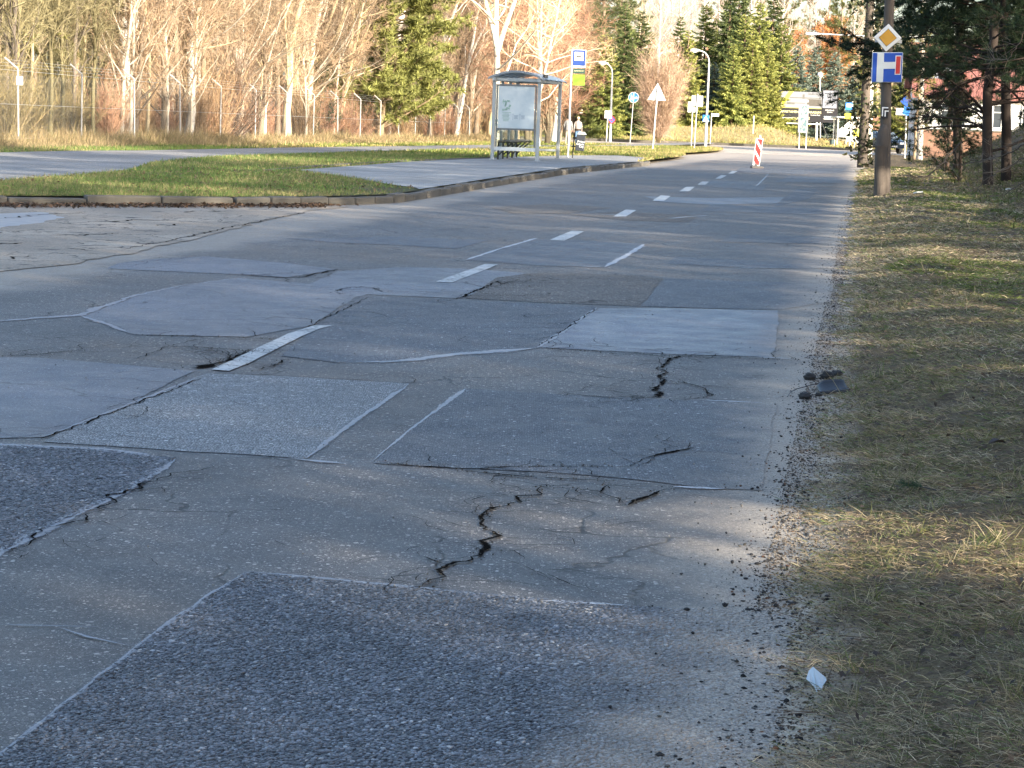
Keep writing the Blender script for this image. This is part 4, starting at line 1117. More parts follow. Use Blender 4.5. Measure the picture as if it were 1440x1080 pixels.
# ------------------------------------------------------------------ pines on the right bank
def bank(kind, s, t, label, name='pine_tree', **k):
    x, y = ST(s, t)
    return tree(kind, name, (x, y, float(verge_z(np.array(x), np.array(y))) - .05), label, **k)
def bank_px(kind, px, Y, label, name='pine_tree', **k):
    x = xat(px, Y)
    return tree(kind, name, (x, Y, float(verge_z(np.array(x), np.array(float(Y)))) - .05), label, **k)
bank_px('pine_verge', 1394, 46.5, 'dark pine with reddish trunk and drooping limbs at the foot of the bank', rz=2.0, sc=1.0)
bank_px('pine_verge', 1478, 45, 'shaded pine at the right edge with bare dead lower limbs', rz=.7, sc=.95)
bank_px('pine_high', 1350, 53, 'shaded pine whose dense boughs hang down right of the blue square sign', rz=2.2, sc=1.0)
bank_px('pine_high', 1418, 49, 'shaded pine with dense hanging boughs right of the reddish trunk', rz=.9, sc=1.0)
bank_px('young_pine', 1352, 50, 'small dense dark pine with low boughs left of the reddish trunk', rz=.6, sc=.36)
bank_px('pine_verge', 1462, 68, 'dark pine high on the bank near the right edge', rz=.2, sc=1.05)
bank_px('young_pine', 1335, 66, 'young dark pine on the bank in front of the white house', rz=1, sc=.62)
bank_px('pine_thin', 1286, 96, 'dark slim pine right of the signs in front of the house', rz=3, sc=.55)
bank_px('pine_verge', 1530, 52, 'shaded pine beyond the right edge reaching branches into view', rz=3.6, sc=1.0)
# the roadside wood that shades the street (stands to the right of and behind the picture)
SH = [(-3, 12.5), (2, 14), (-9, 15.5)]
for s in np.arange(-46, 36, 7.3):
    for t in np.arange(5, 25, 6.2):
        ss = s + rnd.uniform(-2.2, 2.2); tt = t + rnd.uniform(-2.2, 2.2)
        x, y = ST(ss, tt)
        if y > 2 and x < .245 * y + 4.6: continue
        if abs(x) < 3 and -6 < y < 3: continue
        SH.append((ss, tt))
for ss, tt in SH:
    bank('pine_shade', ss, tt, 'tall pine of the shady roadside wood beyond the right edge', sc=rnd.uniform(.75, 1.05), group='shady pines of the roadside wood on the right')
# ------------------------------------------------------------------ grass and litter
def in_poly(x, y, poly):
    c = np.zeros(len(x), bool); n = len(poly)
    for i in range(n):
        x1, y1 = poly[i]; x2, y2 = poly[(i + 1) % n]
        if y1 == y2: continue
        c ^= ((y1 > y) != (y2 > y)) & (x < (x2 - x1) * (y - y1) / (y2 - y1) + x1)
    return c
rng = np.random.default_rng(5)
STRAW = A([.50, .415, .27]); DEAD = A([.31, .24, .155]); OLV = A([.225, .205, .085]); GRN = A([.14, .18, .06]); MOSS = A([.07, .095, .02])
def mixcol(w, cols):
    w = np.asarray(w); r = rng.random(len(w)); out = np.zeros((len(w), 3))
    return out
g = NB()
n = 760000
s = 4.2 * np.exp(rng.random(n) * math.log(75 / 4.2)); t = .08 + rng.random(n) ** 1.1 * (1.6 + .085 * s)
x, y = ST(s, t)
x += rng.normal(size=n) * .004
cl = vnoise(x, y, 4.5) * .5 + vnoise(x + 31, y, 1.3) * .35 + vnoise(x, y + 17, 14) * .15
keep = (rng.random(n) < sstep(.06, .30, t + (vnoise(x, y, 2.0) - .5) * .25)) & (rng.random(n) < np.clip((cl - .18) * 2.4, .22, 1))
vis = (x < .25 * y + .5)
keep &= vis
s, t, x, y, cl = s[keep], t[keep], x[keep], y[keep], cl[keep]; n = len(x)
B = np.stack([x, y, verge_z(x, y) - .004], 1)
az = rng.uniform(0, 2 * np.pi, n) + vnoise(x, y, 1.7) * 5; el = np.clip(np.abs(rng.normal(size=n)) * .40 + .85, .1, 1.53)
D = np.stack([np.cos(az) * np.sin(el), np.sin(az) * np.sin(el), np.cos(el)], 1)
gr = vnoise(x + 3, y + 8, .8) * .6 + vnoise(x, y, 3.2) * .4 + .10 * sstep(.6, 1.6, t)
r = rng.random((n, 1)); gr = gr[:, None]
C = np.where(r < .19 + (.5 - gr) * .8, STRAW, np.where(r < .68 + (.5 - gr) * .5, DEAD, np.where(r < .84, OLV, GRN)))
mo = (vnoise(x + 40, y * .6, .75) + .25 * sstep(.5, 1.6, t))[:, None] > np.where(s < 8, .95, .74)[:, None]
C = np.where(mo & (rng.random((n, 1)) < .7), np.where(rng.random((n, 1)) < .5, A([.16, .19, .05]), A([.105, .135, .035])), C)
C = C * rng.uniform(.5, 1.6, (n, 1))
L = rng.uniform(.022, .070, n) * (.7 + .6 * cl) * (1 + .015 * s); W = np.maximum(.0018, .00032 * s) * rng.uniform(.7, 1.3, n)
bend = np.stack([np.cos(az) * .25, np.sin(az) * .25, np.full(n, -.35)], 1) + rng.normal(size=(n, 3)) * .12
strips(g, B, D, L, W, bend, C, rng)
# taller tufts standing out of the mat, and twigs and needles lying on it
m = 900; s2 = 4.2 * np.exp(rng.random(m) * math.log(45 / 4.2)); t2 = .3 + rng.random(m) * (1.5 + .085 * s2); kb = 22
s2 = np.repeat(s2, kb); x2, y2 = ST(s2, np.repeat(t2, kb)); q = m * kb; sc_ = np.repeat(rng.uniform(.5, 1.3, m), kb)
x2 = x2 + rng.normal(size=q) * .022 * sc_; y2 = y2 + rng.normal(size=q) * .022 * sc_
D2 = unit(np.stack([rng.normal(size=q) * .55, rng.normal(size=q) * .55, np.ones(q)], 1))
c2 = np.where(rng.random((q, 1)) < .45, A([.46, .38, .23]), np.where(rng.random((q, 1)) < .6, A([.20, .21, .07]), A([.13, .17, .05]))) * rng.uniform(.5, 1.25, (q, 1)) * np.repeat(rng.uniform(.7, 1.15, (m, 1)), kb, 0)
strips(g, np.stack([x2, y2, verge_z(x2, y2) - .004], 1), D2, rng.uniform(.04, .11, q) * sc_, np.maximum(.0018, .00030 * s2), rng.normal(size=(q, 3)) * .3 - A([0, 0, .35]), c2, rng)
m = 5200; s2 = 4.2 * np.exp(rng.random(m) * math.log(40 / 4.2)); t2 = .18 + rng.random(m) * (1.6 + .085 * s2); x2, y2 = ST(s2, t2); a2 = rng.uniform(0, 6.28, m)
D2 = unit(np.stack([np.cos(a2), np.sin(a2), rng.normal(size=m) * .12], 1))
strips(g, np.stack([x2, y2, verge_z(x2, y2) + .014], 1), D2, np.where(rng.random(m) < .85, rng.uniform(.02, .06, m), rng.uniform(.08, .22, m)), np.maximum(.0022, .0003 * s2), rng.normal(size=(m, 3)) * .12, A([[.10, .07, .05]]) * rng.uniform(.5, 1.9, (m, 1)), rng)
# bank cover
m = 60000
s = rng.uniform(28, 112, m); t = rng.uniform(2.2, 12, m); x, y = ST(s, t)
B = np.stack([x, y, verge_z(x, y) - .01], 1); D = unit(rng.normal(size=(m, 3)) * .8 + A([0, 0, .7]))
C = np.where(rng.random((m, 1)) < .45, DEAD * .8, np.where(rng.random((m, 1)) < .5, OLV * .8, MOSS)) * rng.uniform(.5, 1.2, (m, 1))
strips(g, B, D, rng.uniform(.06, .2, m), .02, rng.normal(size=(m, 3)) * .2 - A([0, 0, .2]), C, rng)
o = link_mesh('verge_grass', g.mesh('verge_grass', M_blade)); tag(o, 'matted straw and olive grass on the verge right of the road', 'grass', kind='stuff')

# lawn on the left
g = NB(); n = 330000
y = 23.5 + (rng.random(n) ** 1.3) * 42; xr = edge_x(y) - .1; xl = np.maximum(fence_x(y) + 1, -.27 * y - 1)
x = xl + (xr - xl) * rng.random(n)
hole = in_poly(x, y, PATH_POLY) | in_poly(x, y, PLAT_POLY)
c2 = G(585, 268, .12); bare = np.exp(-(((x - c2.x) / 1.3) ** 2 + ((y - c2.y) / 1.6) ** 2))
keep = ~hole & (rng.random(n) > bare * 1.1) & (rng.random(n) < .35 + 1.2 * vnoise(x, y, 1.2))
x, y = x[keep], y[keep]; n = len(x)
B = np.stack([x, y, gz(y) + .115], 1); D = unit(rng.normal(size=(n, 3)) * .45 + A([.1, 0, 1]))
edge = np.clip(1 - (edge_x(y) - x) / 1.2, 0, 1); fr = vnoise(x, y, .55) * .6 + vnoise(x, y, 2.5) * .4
r = rng.random(n) + (fr - .5) * .8 - edge * .28
C = np.where((r < .20)[:, None], A([.40, .33, .15]), np.where((r < .38)[:, None], A([.22, .21, .075]), np.where((r < .75)[:, None], A([.17, .24, .065]), A([.12, .20, .045])))) * rng.uniform(.65, 1.25, (n, 1))
strips(g, B, D, rng.uniform(.045, .11, n) * (1 - .3 * edge), .008 * rng.uniform(.7, 1.3, n) * (y / 35), rng.normal(size=(n, 3)) * .2 - A([0, 0, .15]), C, rng)
# far lawns beyond the shelter, in the sun
n = 90000
y = rng.uniform(62, 140, n); xr = edge_x(y) - .1; x = xr - rng.random(n) ** 1.4 * 22
keep = ~in_poly(x, y, PATH_POLY) & ~in_poly(x, y, PLAT_POLY) & (x > fence_x(y) + .5); x, y = x[keep], y[keep]; n = len(x)
B = np.stack([x, y, gz(y) + .11], 1); D = unit(rng.normal(size=(n, 3)) * .4 + A([0, 0, 1])); r = rng.random((n, 1)) + (vnoise(x, y, .35)[:, None] - .5) * 1.1 - .3 * np.clip(1 - (edge_x(y) - x) / 2.2, 0, 1)[:, None]
C = np.where(r < .28, A([.42, .34, .15]), np.where(r < .6, A([.27, .27, .07]), A([.13, .18, .04]))) * rng.uniform(.7, 1.2, (n, 1))
strips(g, B, D, rng.uniform(.06, .13, n), .03, rng.normal(size=(n, 3)) * .2, C, rng)
o = link_mesh('lawn_grass', g.mesh('lawn_grass', M_blade)); tag(o, 'short green grass of the lawns left of the road', 'grass', kind='stuff')

# tall dry grass along the fence and on the far bank
g = NB(); n = 90000
y = 44 + 96 * rng.random(n) ** 1.25; x = fence_x(y) + .9 + rng.normal(size=n) * .55 - 1.0 * (rng.random(n) < .4) * rng.random(n) * 3
hi = vnoise(x * .8, y, .5)
B = np.stack([x, y, gz(y) + .11], 1); D = unit(rng.normal(size=(n, 3)) * .3 + A([0, 0, 1])); L = rng.uniform(.15, .55, n) * (.35 + hi) * np.where(x > fence_x(y) + 1.0, .55, 1)
r = rng.random((n, 1)); sun = sstep(78, 95, y)[:, None]
C = np.where(r < .45, A([.42, .32, .17]), np.where(r < .8, A([.30, .225, .13]), A([.21, .19, .085]))) * rng.uniform(.6, 1.25, (n, 1))
strips(g, B, D, L, .012 * y / 60, rng.normal(size=(n, 3)) * .25 - A([0, 0, .1]), C, rng)
n = 60000
x = rng.uniform(-25, 45, n); fk = np.interp(x, [p[0] for p in FK], [p[1] for p in FK]); y = fk + .4 + rng.random(n) ** 1.2 * 45
B = np.stack([x, y, far_z(x, y) - .02], 1); D = unit(rng.normal(size=(n, 3)) * .5 + A([0, 0, 1])); r = rng.random((n, 1))
near = (y - fk < 3.2)[:, None]
C = np.where(near & (r < .6), A([.24, .25, .07]), np.where(r < .6, A([.46, .36, .16]), np.where(r < .85, A([.36, .29, .13]), A([.26, .24, .09])))) * rng.uniform(.7, 1.2, (n, 1))
strips(g, B, D, rng.uniform(.08, .3, n), .05, rng.normal(size=(n, 3)) * .25, C, rng)
o = link_mesh('dry_grass', g.mesh('dry_grass', M_blade)); tag(o, 'tall straw coloured dry grass along the fence and far bank', 'dry grass', kind='stuff')

# leaf litter: fallen leaves by the kerb, on the verge and in the wood
def leaves(nb, B, size, C):
    n = len(B); a = rng.uniform(0, 6.28, n); tl = rng.normal(size=(n, 2)) * .35
    u = np.stack([np.cos(a), np.sin(a), tl[:, 0]], 1); v = np.stack([-np.sin(a), np.cos(a), tl[:, 1]], 1)
    s = size[:, None]; mid = np.stack([0 * a, 0 * a, .25 * size], 1)
    V = np.stack([B - u * s, B + v * s * .55 + mid, B + u * s, B - v * s * .55 + mid], 1).reshape(-1, 3)
    i = np.arange(n)[:, None] * 4
    nb.add(V, None, np.concatenate([i + A([[0, 2, 1]]), i + A([[0, 3, 2]])]), np.repeat(C, 4, 0))
g = NB()
n = 5200; yy = rng.uniform(20, 30.2, n); xx = edge_x(yy) + .1 + np.abs(rng.normal(size=n)) * .22; yy = yy - np.abs(rng.normal(size=n)) * .28
C = np.where(rng.random((n, 1)) < .6, A([.10, .065, .04]), A([.22, .13, .075])) * rng.uniform(.5, 1.3, (n, 1))
leaves(g, np.stack([xx, yy, gz(yy) + .012 + .03 * rng.random(n)], 1), rng.uniform(.015, .045, n), C)
n = 5000; s = 4.2 * np.exp(rng.random(n) * math.log(70 / 4.2)); t = .3 + rng.random(n) * (1.6 + .085 * s); x, y = ST(s, t)
C = np.where(rng.random((n, 1)) < .75, A([.085, .065, .052]), A([.17, .115, .075])) * rng.uniform(.5, 1.3, (n, 1))
leaves(g, np.stack([x, y, verge_z(x, y) + .012 + .02 * rng.random(n)], 1), rng.uniform(.004, .014, n) * (1 + s * .02), C)
n = 1500; y = rng.uniform(24, 40, n); x = edge_x(y) - .15 - rng.random(n) * 7; k = ~in_poly(x, y, PATH_POLY) & ~in_poly(x, y, PLAT_POLY); x, y = x[k], y[k]; n = len(x)
leaves(g, np.stack([x, y, gz(y) + .165], 1), rng.uniform(.015, .035, n), A([[.22, .14, .08]]) * rng.uniform(.5, 1.4, (n, 1)))
n = 14000; y = rng.uniform(48, 140, n); x = fence_x(y) - .5 - rng.random(n) * 14
leaves(g, np.stack([x, y, gz(y) + .15], 1), rng.uniform(.04, .1, n), A([[.26, .165, .10]]) * rng.uniform(.5, 1.4, (n, 1)))
o = link_mesh('fallen_leaves', g.mesh('fallen_leaves', M_blade)); tag(o, 'brown fallen leaves along the kerb, on the verge and under the trees', 'leaves', kind='stuff')

# crumbs of asphalt and gravel along the right road edge
def pebbles(nb, P_, r, C):
    base = A([[1, 0, 0], [-1, 0, 0], [0, 1, 0], [0, -1, 0], [0, 0, 1], [0, 0, -1], [.62, .62, .55], [-.62, .6, .5], [-.6, -.62, .52], [.62, -.6, .5]])
    F = A([[4, 6, 0], [6, 2, 0], [4, 2, 6], [4, 7, 2], [7, 1, 2], [4, 1, 7], [4, 8, 1], [8, 3, 1], [4, 3, 8], [4, 9, 3], [9, 0, 3], [4, 0, 9], [5, 0, 2], [5, 2, 1], [5, 1, 3], [5, 3, 0]])
    n = len(P_); a = rng.uniform(0, 6.28, n); ca, sa = np.cos(a)[:, None], np.sin(a)[:, None]
    v = base[None] * (1 + rng.normal(size=(n, 10, 1)) * .18) * (rng.uniform(.6, 1.3, (n, 1, 3)) * A([1, 1, .7]))
    X = v[..., 0] * ca - v[..., 1] * sa; Y = v[..., 0] * sa + v[..., 1] * ca
    V = np.stack([X, Y, v[..., 2]], -1) * r[:, None, None] + P_[:, None, :]
    nb.add(V.reshape(-1, 3), None, (np.arange(n)[:, None, None] * 10 + F[None]).reshape(-1, 3), np.repeat(C, 10, 0))
g = NB(); n = 13000
s = 4.0 * np.exp(rng.random(n) ** 1.1 * math.log(45 / 4.0)); t = .14 + rng.normal(size=n) * .075 + .03 * np.sin(s * 2.7) * vnoise(s, s * 0, 1.) + .04 * (vnoise(s, s * 0 + 3, 2.3) - .5); t = np.where(rng.random(n) < .04, rng.uniform(-.25, .4, n), t)
x, y = ST(s, t); cl = vnoise(x, y, 5) ; k = (t < .55) & (rng.random(n) < .25 + cl); x, y, s, t = x[k], y[k], s[k], t[k]; n = len(x)
r = np.minimum(rng.lognormal(math.log(.0026), .5, n), .008) * (1 + s * .012)
z = np.where(t < 0, .003, verge_z(x, y)); z = np.maximum(z, gz(y)) + r * .3
C = np.where(rng.random((n, 1)) < .72, A([.038, .037, .038]), np.where(rng.random((n, 1)) < .8, A([.17, .155, .135]), A([.17, .085, .05]))) * rng.uniform(.5, 1.5, (n, 1))
pebbles(g, np.stack([x, y, z], 1), r, C)
# crumbs of sand and soil between the gravel and the grass
n = 26000; s = 4.0 * np.exp(rng.random(n) * math.log(25 / 4.)); t = .08 + np.abs(rng.normal(size=n)) * .22; x, y = ST(s, t); r = rng.uniform(.0012, .0035, n) * (1 + s * .02)
pebbles(g, np.stack([x, y, np.maximum(verge_z(x, y), gz(y)) + r * .4], 1), r, np.where(rng.random((n, 1)) < .5, A([[.34, .28, .21]]), A([[.13, .10, .075]])) * rng.uniform(.5, 1.4, (n, 1)))
# loose chips on the road itself
n = 1500; s = 4 * np.exp(rng.random(n) * math.log(30 / 4.)); t = -rng.random(n) * 5; x, y = ST(s, t); r = rng.uniform(.0015, .004, n)
pebbles(g, np.stack([x, y, .006 + r * .3], 1), r, A([[.30, .28, .25]]) * rng.uniform(.3, 1.3, (n, 1)))
if CRUMB:
    q = np.concatenate(CRUMB); r = rng.uniform(.0012, .0045, len(q)); q[:, 2] += r * .2
    pebbles(g, q, r, A([[.085, .078, .07]]) * rng.uniform(.3, 1.6, (len(q), 1)))
o = link_mesh('gravel', g.mesh('gravel', M_bark)); tag(o, 'dark gravel and asphalt crumbs along the road edge', 'gravel', kind='stuff')
# stones standing proud of the coarse patches near the camera
def aggregate(px, parent, pitch, z0, seed, light):
    global rng
    rng = np.random.default_rng(seed)
    poly = [tuple(G(*p))[:2] for p in px]; xs = [q[0] for q in poly]; ys = [q[1] for q in poly]
    X, Y = np.meshgrid(np.arange(min(xs), max(xs), pitch), np.arange(max(4.0, min(ys)), max(ys), pitch * .9))
    x = (X + (np.arange(X.shape[0]) % 2)[:, None] * pitch / 2).ravel(); y = Y.ravel(); n = len(x)
    x = x + rng.normal(size=n) * pitch * .28; y = y + rng.normal(size=n) * pitch * .28
    k = in_poly(x, y, poly) & (rng.random(n) < .93) & (np.abs(x) < .42 * y + .2)
    t = TS(x, y)[1]; k &= rng.random(n) < 1 - sstep(-.34, .10, t + (vnoise(x, y, 3.) - .5) * .4) * .9
    x, y = x[k], y[k]; n = len(x); r = pitch * np.clip(rng.lognormal(math.log(.46), .28, n), .2, .8)
    tone = rng.random((n, 1)) ** 1.5
    C = A([[.030, .033, .040]]) * (1 - tone) + A([light]) * tone
    C = np.where(rng.random((n, 1)) < .025, A([[.34, .34, .34]]), C)
    nb = NB(); base = A([[1, 0], [.45, .85], [-.55, .8], [-1, 0], [-.5, -.85], [.5, -.82]])
    a = rng.uniform(0, 6.28, n); ca, sa = np.cos(a)[:, None], np.sin(a)[:, None]
    sx = rng.uniform(.8, 1.25, n)[:, None]; sy = rng.uniform(.65, 1.0, n)[:, None]; ir = 1 + rng.normal(size=(n, 6)) * .14
    bx = base[None, :, 0] * sx * ir; by = base[None, :, 1] * sy * ir
    R_ = r[:, None]; rx = (bx * ca - by * sa) * R_; ry = (bx * sa + by * ca) * R_
    hgt = r * rng.uniform(.16, .40, n); tilt = rng.normal(size=(n, 2)) * .12
    def ring(sc, zz): return np.stack([x[:, None] + rx * sc, y[:, None] + ry * sc, z0 + zz + (rx * tilt[:, :1] + ry * tilt[:, 1:]) * sc], -1)
    V = np.concatenate([ring(1.0, np.full((n, 6), -.0012)), ring(.95, (hgt * .62)[:, None] + np.zeros((n, 6))), ring(.58, hgt[:, None] + np.zeros((n, 6)))], 1)
    i = np.arange(n)[:, None, None] * 18; q = np.arange(6); q2 = (q + 1) % 6
    F = np.concatenate([np.stack([q, q2, q2 + 6, q + 6], 1), np.stack([q + 6, q2 + 6, q2 + 12, q + 12], 1), A([[12, 13, 14, 15], [12, 15, 16, 17]]).astype(int)])
    nb.add(V.reshape(-1, 3), (i + F[None]).reshape(-1, 4), None, np.repeat(C, 18, 0))
    o = link_mesh('aggregate', nb.mesh('aggregate', M_stone), parent); o['kind'] = 'stuff'
def stone_mat():
    m, n, l, b = newmat('patch aggregate')
    a = N(n, 'ShaderNodeAttribute', attribute_name='Col').outputs['Color']
    pos = N(n, 'ShaderNodeNewGeometry').outputs['Position']
    c = mixc(n, l, 1.0, a, ramp(n, l, noise(n, l, pos, 260, 3, .6), .3, .7, .7, 1.3), 'MULTIPLY')
    c = mixc(n, l, 1.0, c, ramp(n, l, noise(n, l, pos, 1.4, 4, .6), .3, .7, .75, 1.2), 'MULTIPLY')
    t = road_t(n, l, pos)
    w = math_(n, l, 'ADD', t, math_(n, l, 'MULTIPLY', math_(n, l, 'SUBTRACT', noise(n, l, pos, 1.7, 6, .65), .5), 1.0))
    c = mixc(n, l, math_(n, l, 'MULTIPLY', ramp(n, l, w, -.44, .10), .7), c, (.36, .31, .25))
    l.new(c, b.inputs['Base Color']); b.inputs['Roughness'].default_value = .5
    return m
M_stone = stone_mat()
aggregate([(345, 805), (600, 828), (880, 853), (1115, 863), (1125, 960), (1110, 1100), (1095, 1180), (-120, 1180), (0, 1062), (130, 960), (240, 875)], PATCH_NEAR, .0105, .003, 61, (.185, .198, .225))
aggregate([(-60, 624), (0, 627), (130, 632), (248, 645), (200, 682), (100, 728), (0, 778), (-60, 800)], PATCH_LEFT, .0120, .003, 62, (.165, .175, .20))
rng = np.random.default_rng(63)
# single lumps around the plastic piece
M_lump = simple('dark asphalt lump', (.035, .034, .034), .9, var=.5, scale=40, bump=.8, bscale=120)
for px, py, r, lb in ((1138, 534, .030, 'dark asphalt lump left of the broken black plastic piece'), (1163, 533, .034, 'flat dark asphalt lump touching the back of the black plastic piece'),
                      (1177, 530, .026, 'dark lump behind the right end of the black plastic piece'), (1132, 561, .028, 'rounded dark lump in front of the wire by the plastic piece'), (1150, 557, .014, 'small dark lump under the end of the wire')):
    p = G(px, py); bm = bmesh.new(); bmesh.ops.create_icosphere(bm, subdivisions=3, radius=r)
    for v in bm.verts:
        q = v.co.normalized(); k = 1 + .28 * (math.sin(q.x * 5 + px) * math.sin(q.y * 4 + py) + .5 * math.sin(q.z * 9 + px)) * .8
        v.co = Vector((v.co.x * 1.15, v.co.y, v.co.z * .72)) * k
    me = bpy.data.meshes.new('asphalt_lump'); bm.to_mesh(me); bm.free(); me.materials.append(M_lump)
    me.polygons.foreach_set('use_smooth', [True] * len(me.polygons))
    x, y = p.x, p.y; s_, t_ = TS(x, y)
    o = link_mesh('asphalt_lump', me); o.location = (x, y, max(0, float(verge_z(x, y))) + r * .5); o.rotation_euler = (0, 0, px)
    tag(o, lb, 'asphalt lump')
# ------------------------------------------------------------------ materials of the built things
M_alu = simple('grey painted aluminium', (.42, .44, .44), .45, .3, .12)
M_aluL = simple('light grey painted steel', (.62, .64, .63), .5, .1, .12)
M_galv = simple('galvanised steel', (.52, .53, .53), .5, .5, .2, 6)
M_darkm = simple('dark painted steel', (.05, .05, .05), .5, .2, .2)
M_white = simple('white sign sheet', (.78, .78, .76), .4, 0, .06)
M_blue = simple('blue sign foil', (.010, .075, .42), .4, 0, .08)
M_blue2 = simple('bright blue sign foil', (.02, .17, .55), .4, 0, .08)
M_red = simple('red sign foil', (.55, .04, .035), .4, 0, .1)
M_yelsign = simple('amber sign foil', (.62, .32, .04), .4, 0, .06)
M_lime = simple('lime timetable sheet', (.17, .27, .02), .5, 0, .08)
M_yellow = simple('yellow board', (.85, .75, .04), .5, 0, .08)
M_dgreen = simple('dark green plate', (.015, .06, .045), .5, 0, .15)
M_pgreen = simple('pale green print', (.36, .55, .42), .5, 0, .12)
M_black = simple('black print', (.012, .012, .014), .5, 0, .1)
M_char = simple('charcoal board', (.028, .028, .032), .85, 0, .15, spec=.15)
M_cream = simple('cream lettering', (.80, .74, .42), .5, 0, .1)
M_wood = None
def wood_mat(name, a, b_, sc=1.0):
    m, n, l, b = newmat(name)
    tc = N(n, 'ShaderNodeTexCoord').outputs['Object']
    mp = N(n, 'ShaderNodeMapping'); mp.inputs['Scale'].default_value = (14 * sc, 14 * sc, .55 * sc); l.new(tc, mp.inputs[0])
    f = noise(n, l, mp.outputs[0], 3, 6, .65); f2 = noise(n, l, tc, 1.3, 4)
    c = mixc(n, l, f, a, b_); c = mixc(n, l, 1.0, c, ramp(n, l, f2, .3, .7, .75, 1.2), 'MULTIPLY')
    l.new(c, b.inputs['Base Color']); b.inputs['Roughness'].default_value = .9
    bp = N(n, 'ShaderNodeBump'); bp.inputs['Strength'].default_value = .7; bp.inputs['Distance'].default_value = .01
    l.new(f, bp.inputs['Height']); l.new(bp.outputs[0], b.inputs['Normal'])
    return m
M_pole = wood_mat('weathered pole wood', (.068, .053, .041), (.135, .11, .088))
M_fencewood = wood_mat('brown fence boards', (.16, .085, .06), (.26, .15, .10))
M_bench = wood_mat('grey bench wood', (.20, .17, .14), (.32, .28, .24))
def glass_mat(name, tint, t=.85, rough=.05):
    m, n, l, b = newmat(name)
    tr = N(n, 'ShaderNodeBsdfTransparent'); tr.inputs[0].default_value = (*tint, 1)
    gl = N(n, 'ShaderNodeBsdfGlossy'); gl.inputs['Roughness'].default_value = rough
    fr = N(n, 'ShaderNodeFresnel'); fr.inputs[0].default_value = 1.5
    mx = N(n, 'ShaderNodeMixShader'); l.new(math_(n, l, 'MULTIPLY', fr.outputs[0], .6), mx.inputs[0]); l.new(tr.outputs[0], mx.inputs[1]); l.new(gl.outputs[0], mx.inputs[2])
    l.new(mx.outputs[0], n['Material Output'].inputs['Surface'])
    return m
M_glass = glass_mat('clear glass', (.90, .93, .91))
def roof_mat():
    m, n, l, b = newmat('smoky roof polycarbonate')
    b.inputs['Base Color'].default_value = (.66, .70, .72, 1); b.inputs['Roughness'].default_value = .2
    t = N(n, 'ShaderNodeBsdfTranslucent'); t.inputs[0].default_value = (.6, .65, .68, 1)
    mx = N(n, 'ShaderNodeMixShader'); mx.inputs[0].default_value = .45
    l.new(b.outputs[0], mx.inputs[1]); l.new(t.outputs[0], mx.inputs[2]); l.new(mx.outputs[0], n['Material Output'].inputs['Surface'])
    return m
M_roofpc = roof_mat()
def poster_mat():
    m, n, l, b = newmat('faded poster paper')
    tc = N(n, 'ShaderNodeTexCoord').outputs['Object']
    f = noise(n, l, tc, 3.2, 4)
    l.new(mixc(n, l, ramp(n, l, f, .35, .7), (.52, .60, .63), (.64, .70, .71)), b.inputs['Base Color']); b.inputs['Roughness'].default_value = .25
    return m
M_poster = poster_mat()
M_skin = simple('skin', (.55, .36, .27), .6, 0, .05)

def text(s, size, mat, parent, loc, rot=(rad(90), 0, 0), name='lettering', ext=.002, align='CENTER', sx=1.0, bold=0.0):
    cu = bpy.data.curves.new(name, 'FONT'); cu.body = s; cu.size = size; cu.extrude = ext; cu.align_x = align; cu.align_y = 'CENTER'; cu.offset = bold
    tmp = bpy.data.objects.new(name, cu); COL.objects.link(tmp)
    bpy.context.view_layer.update()
    me = bpy.data.meshes.new_from_object(tmp.evaluated_get(bpy.context.evaluated_depsgraph_get()))
    bpy.data.objects.remove(tmp); bpy.data.curves.remove(cu)
    me.materials.clear(); me.materials.append(mat)
    o = link_mesh(name, me, parent); o.location = loc; o.rotation_euler = rot; o.scale = (sx, 1, 1)
    return o
ROADZ = -math.atan(.157)

# ------------------------------------------------------------------ perimeter fence
fence = thing('chain_link_fence', 'long chain link fence with pale posts bent outwards at the top', 'fence', (0, 0, 0))
M_fpost = simple('weathered pale fence post', (.40, .39, .37), .8, 0, .2, 5)
fy = [46.0 + 5.0 * i for i in range(19)]
for y in fy:
    x = float(fence_x(y)); z = float(gz(y)) + .1; lx = rnd.uniform(-.05, .02)
    MB().tube([(0, 0, -.1), (lx, 0, 1.95)], .023, 8).tube([(lx, 0, 1.95), (lx - .32, -.08, 2.22)], .022, 8).build('fence_post', M_fpost, fence).location = (x, y, z)
nb = NB(); K = 1250; Yb = np.linspace(46, 137, K)
M_wire = simple('fence wire', (.45, .45, .43), .5, .5, .1)
for sgn in (-1, 1):
    y0 = Yb; y1 = Yb + sgn * 1.5
    ok = (y1 > 46) & (y1 < 137)
    y0_, y1_ = y0[ok], y1[ok]; k = len(y0_)
    B = np.stack([fence_x(y0_) - .035, y0_, gz(y0_) + .15], 1); T = np.stack([fence_x(y1_) - .035, y1_, gz(y1_) + 1.92], 1)
    D = T - B; side = np.stack([0 * y0_, np.ones(k), 0 * y0_], 1) * .0026
    V = np.stack([B - side, B + side, T + side, T - side], 1).reshape(-1, 3)
    nb.add(V, np.arange(k)[:, None] * 4 + A([[0, 1, 2, 3]]))
for zz in (.2, 1.05, 1.9):
    for a, b in zip(fy, fy[1:]):
        ntube(nb, [(float(fence_x(a)) - .035, a, float(gz(a)) + .1 + zz), (float(fence_x(b)) - .035, b, float(gz(b)) + .1 + zz)], [.006, .006], 4, (1, 1, 1))
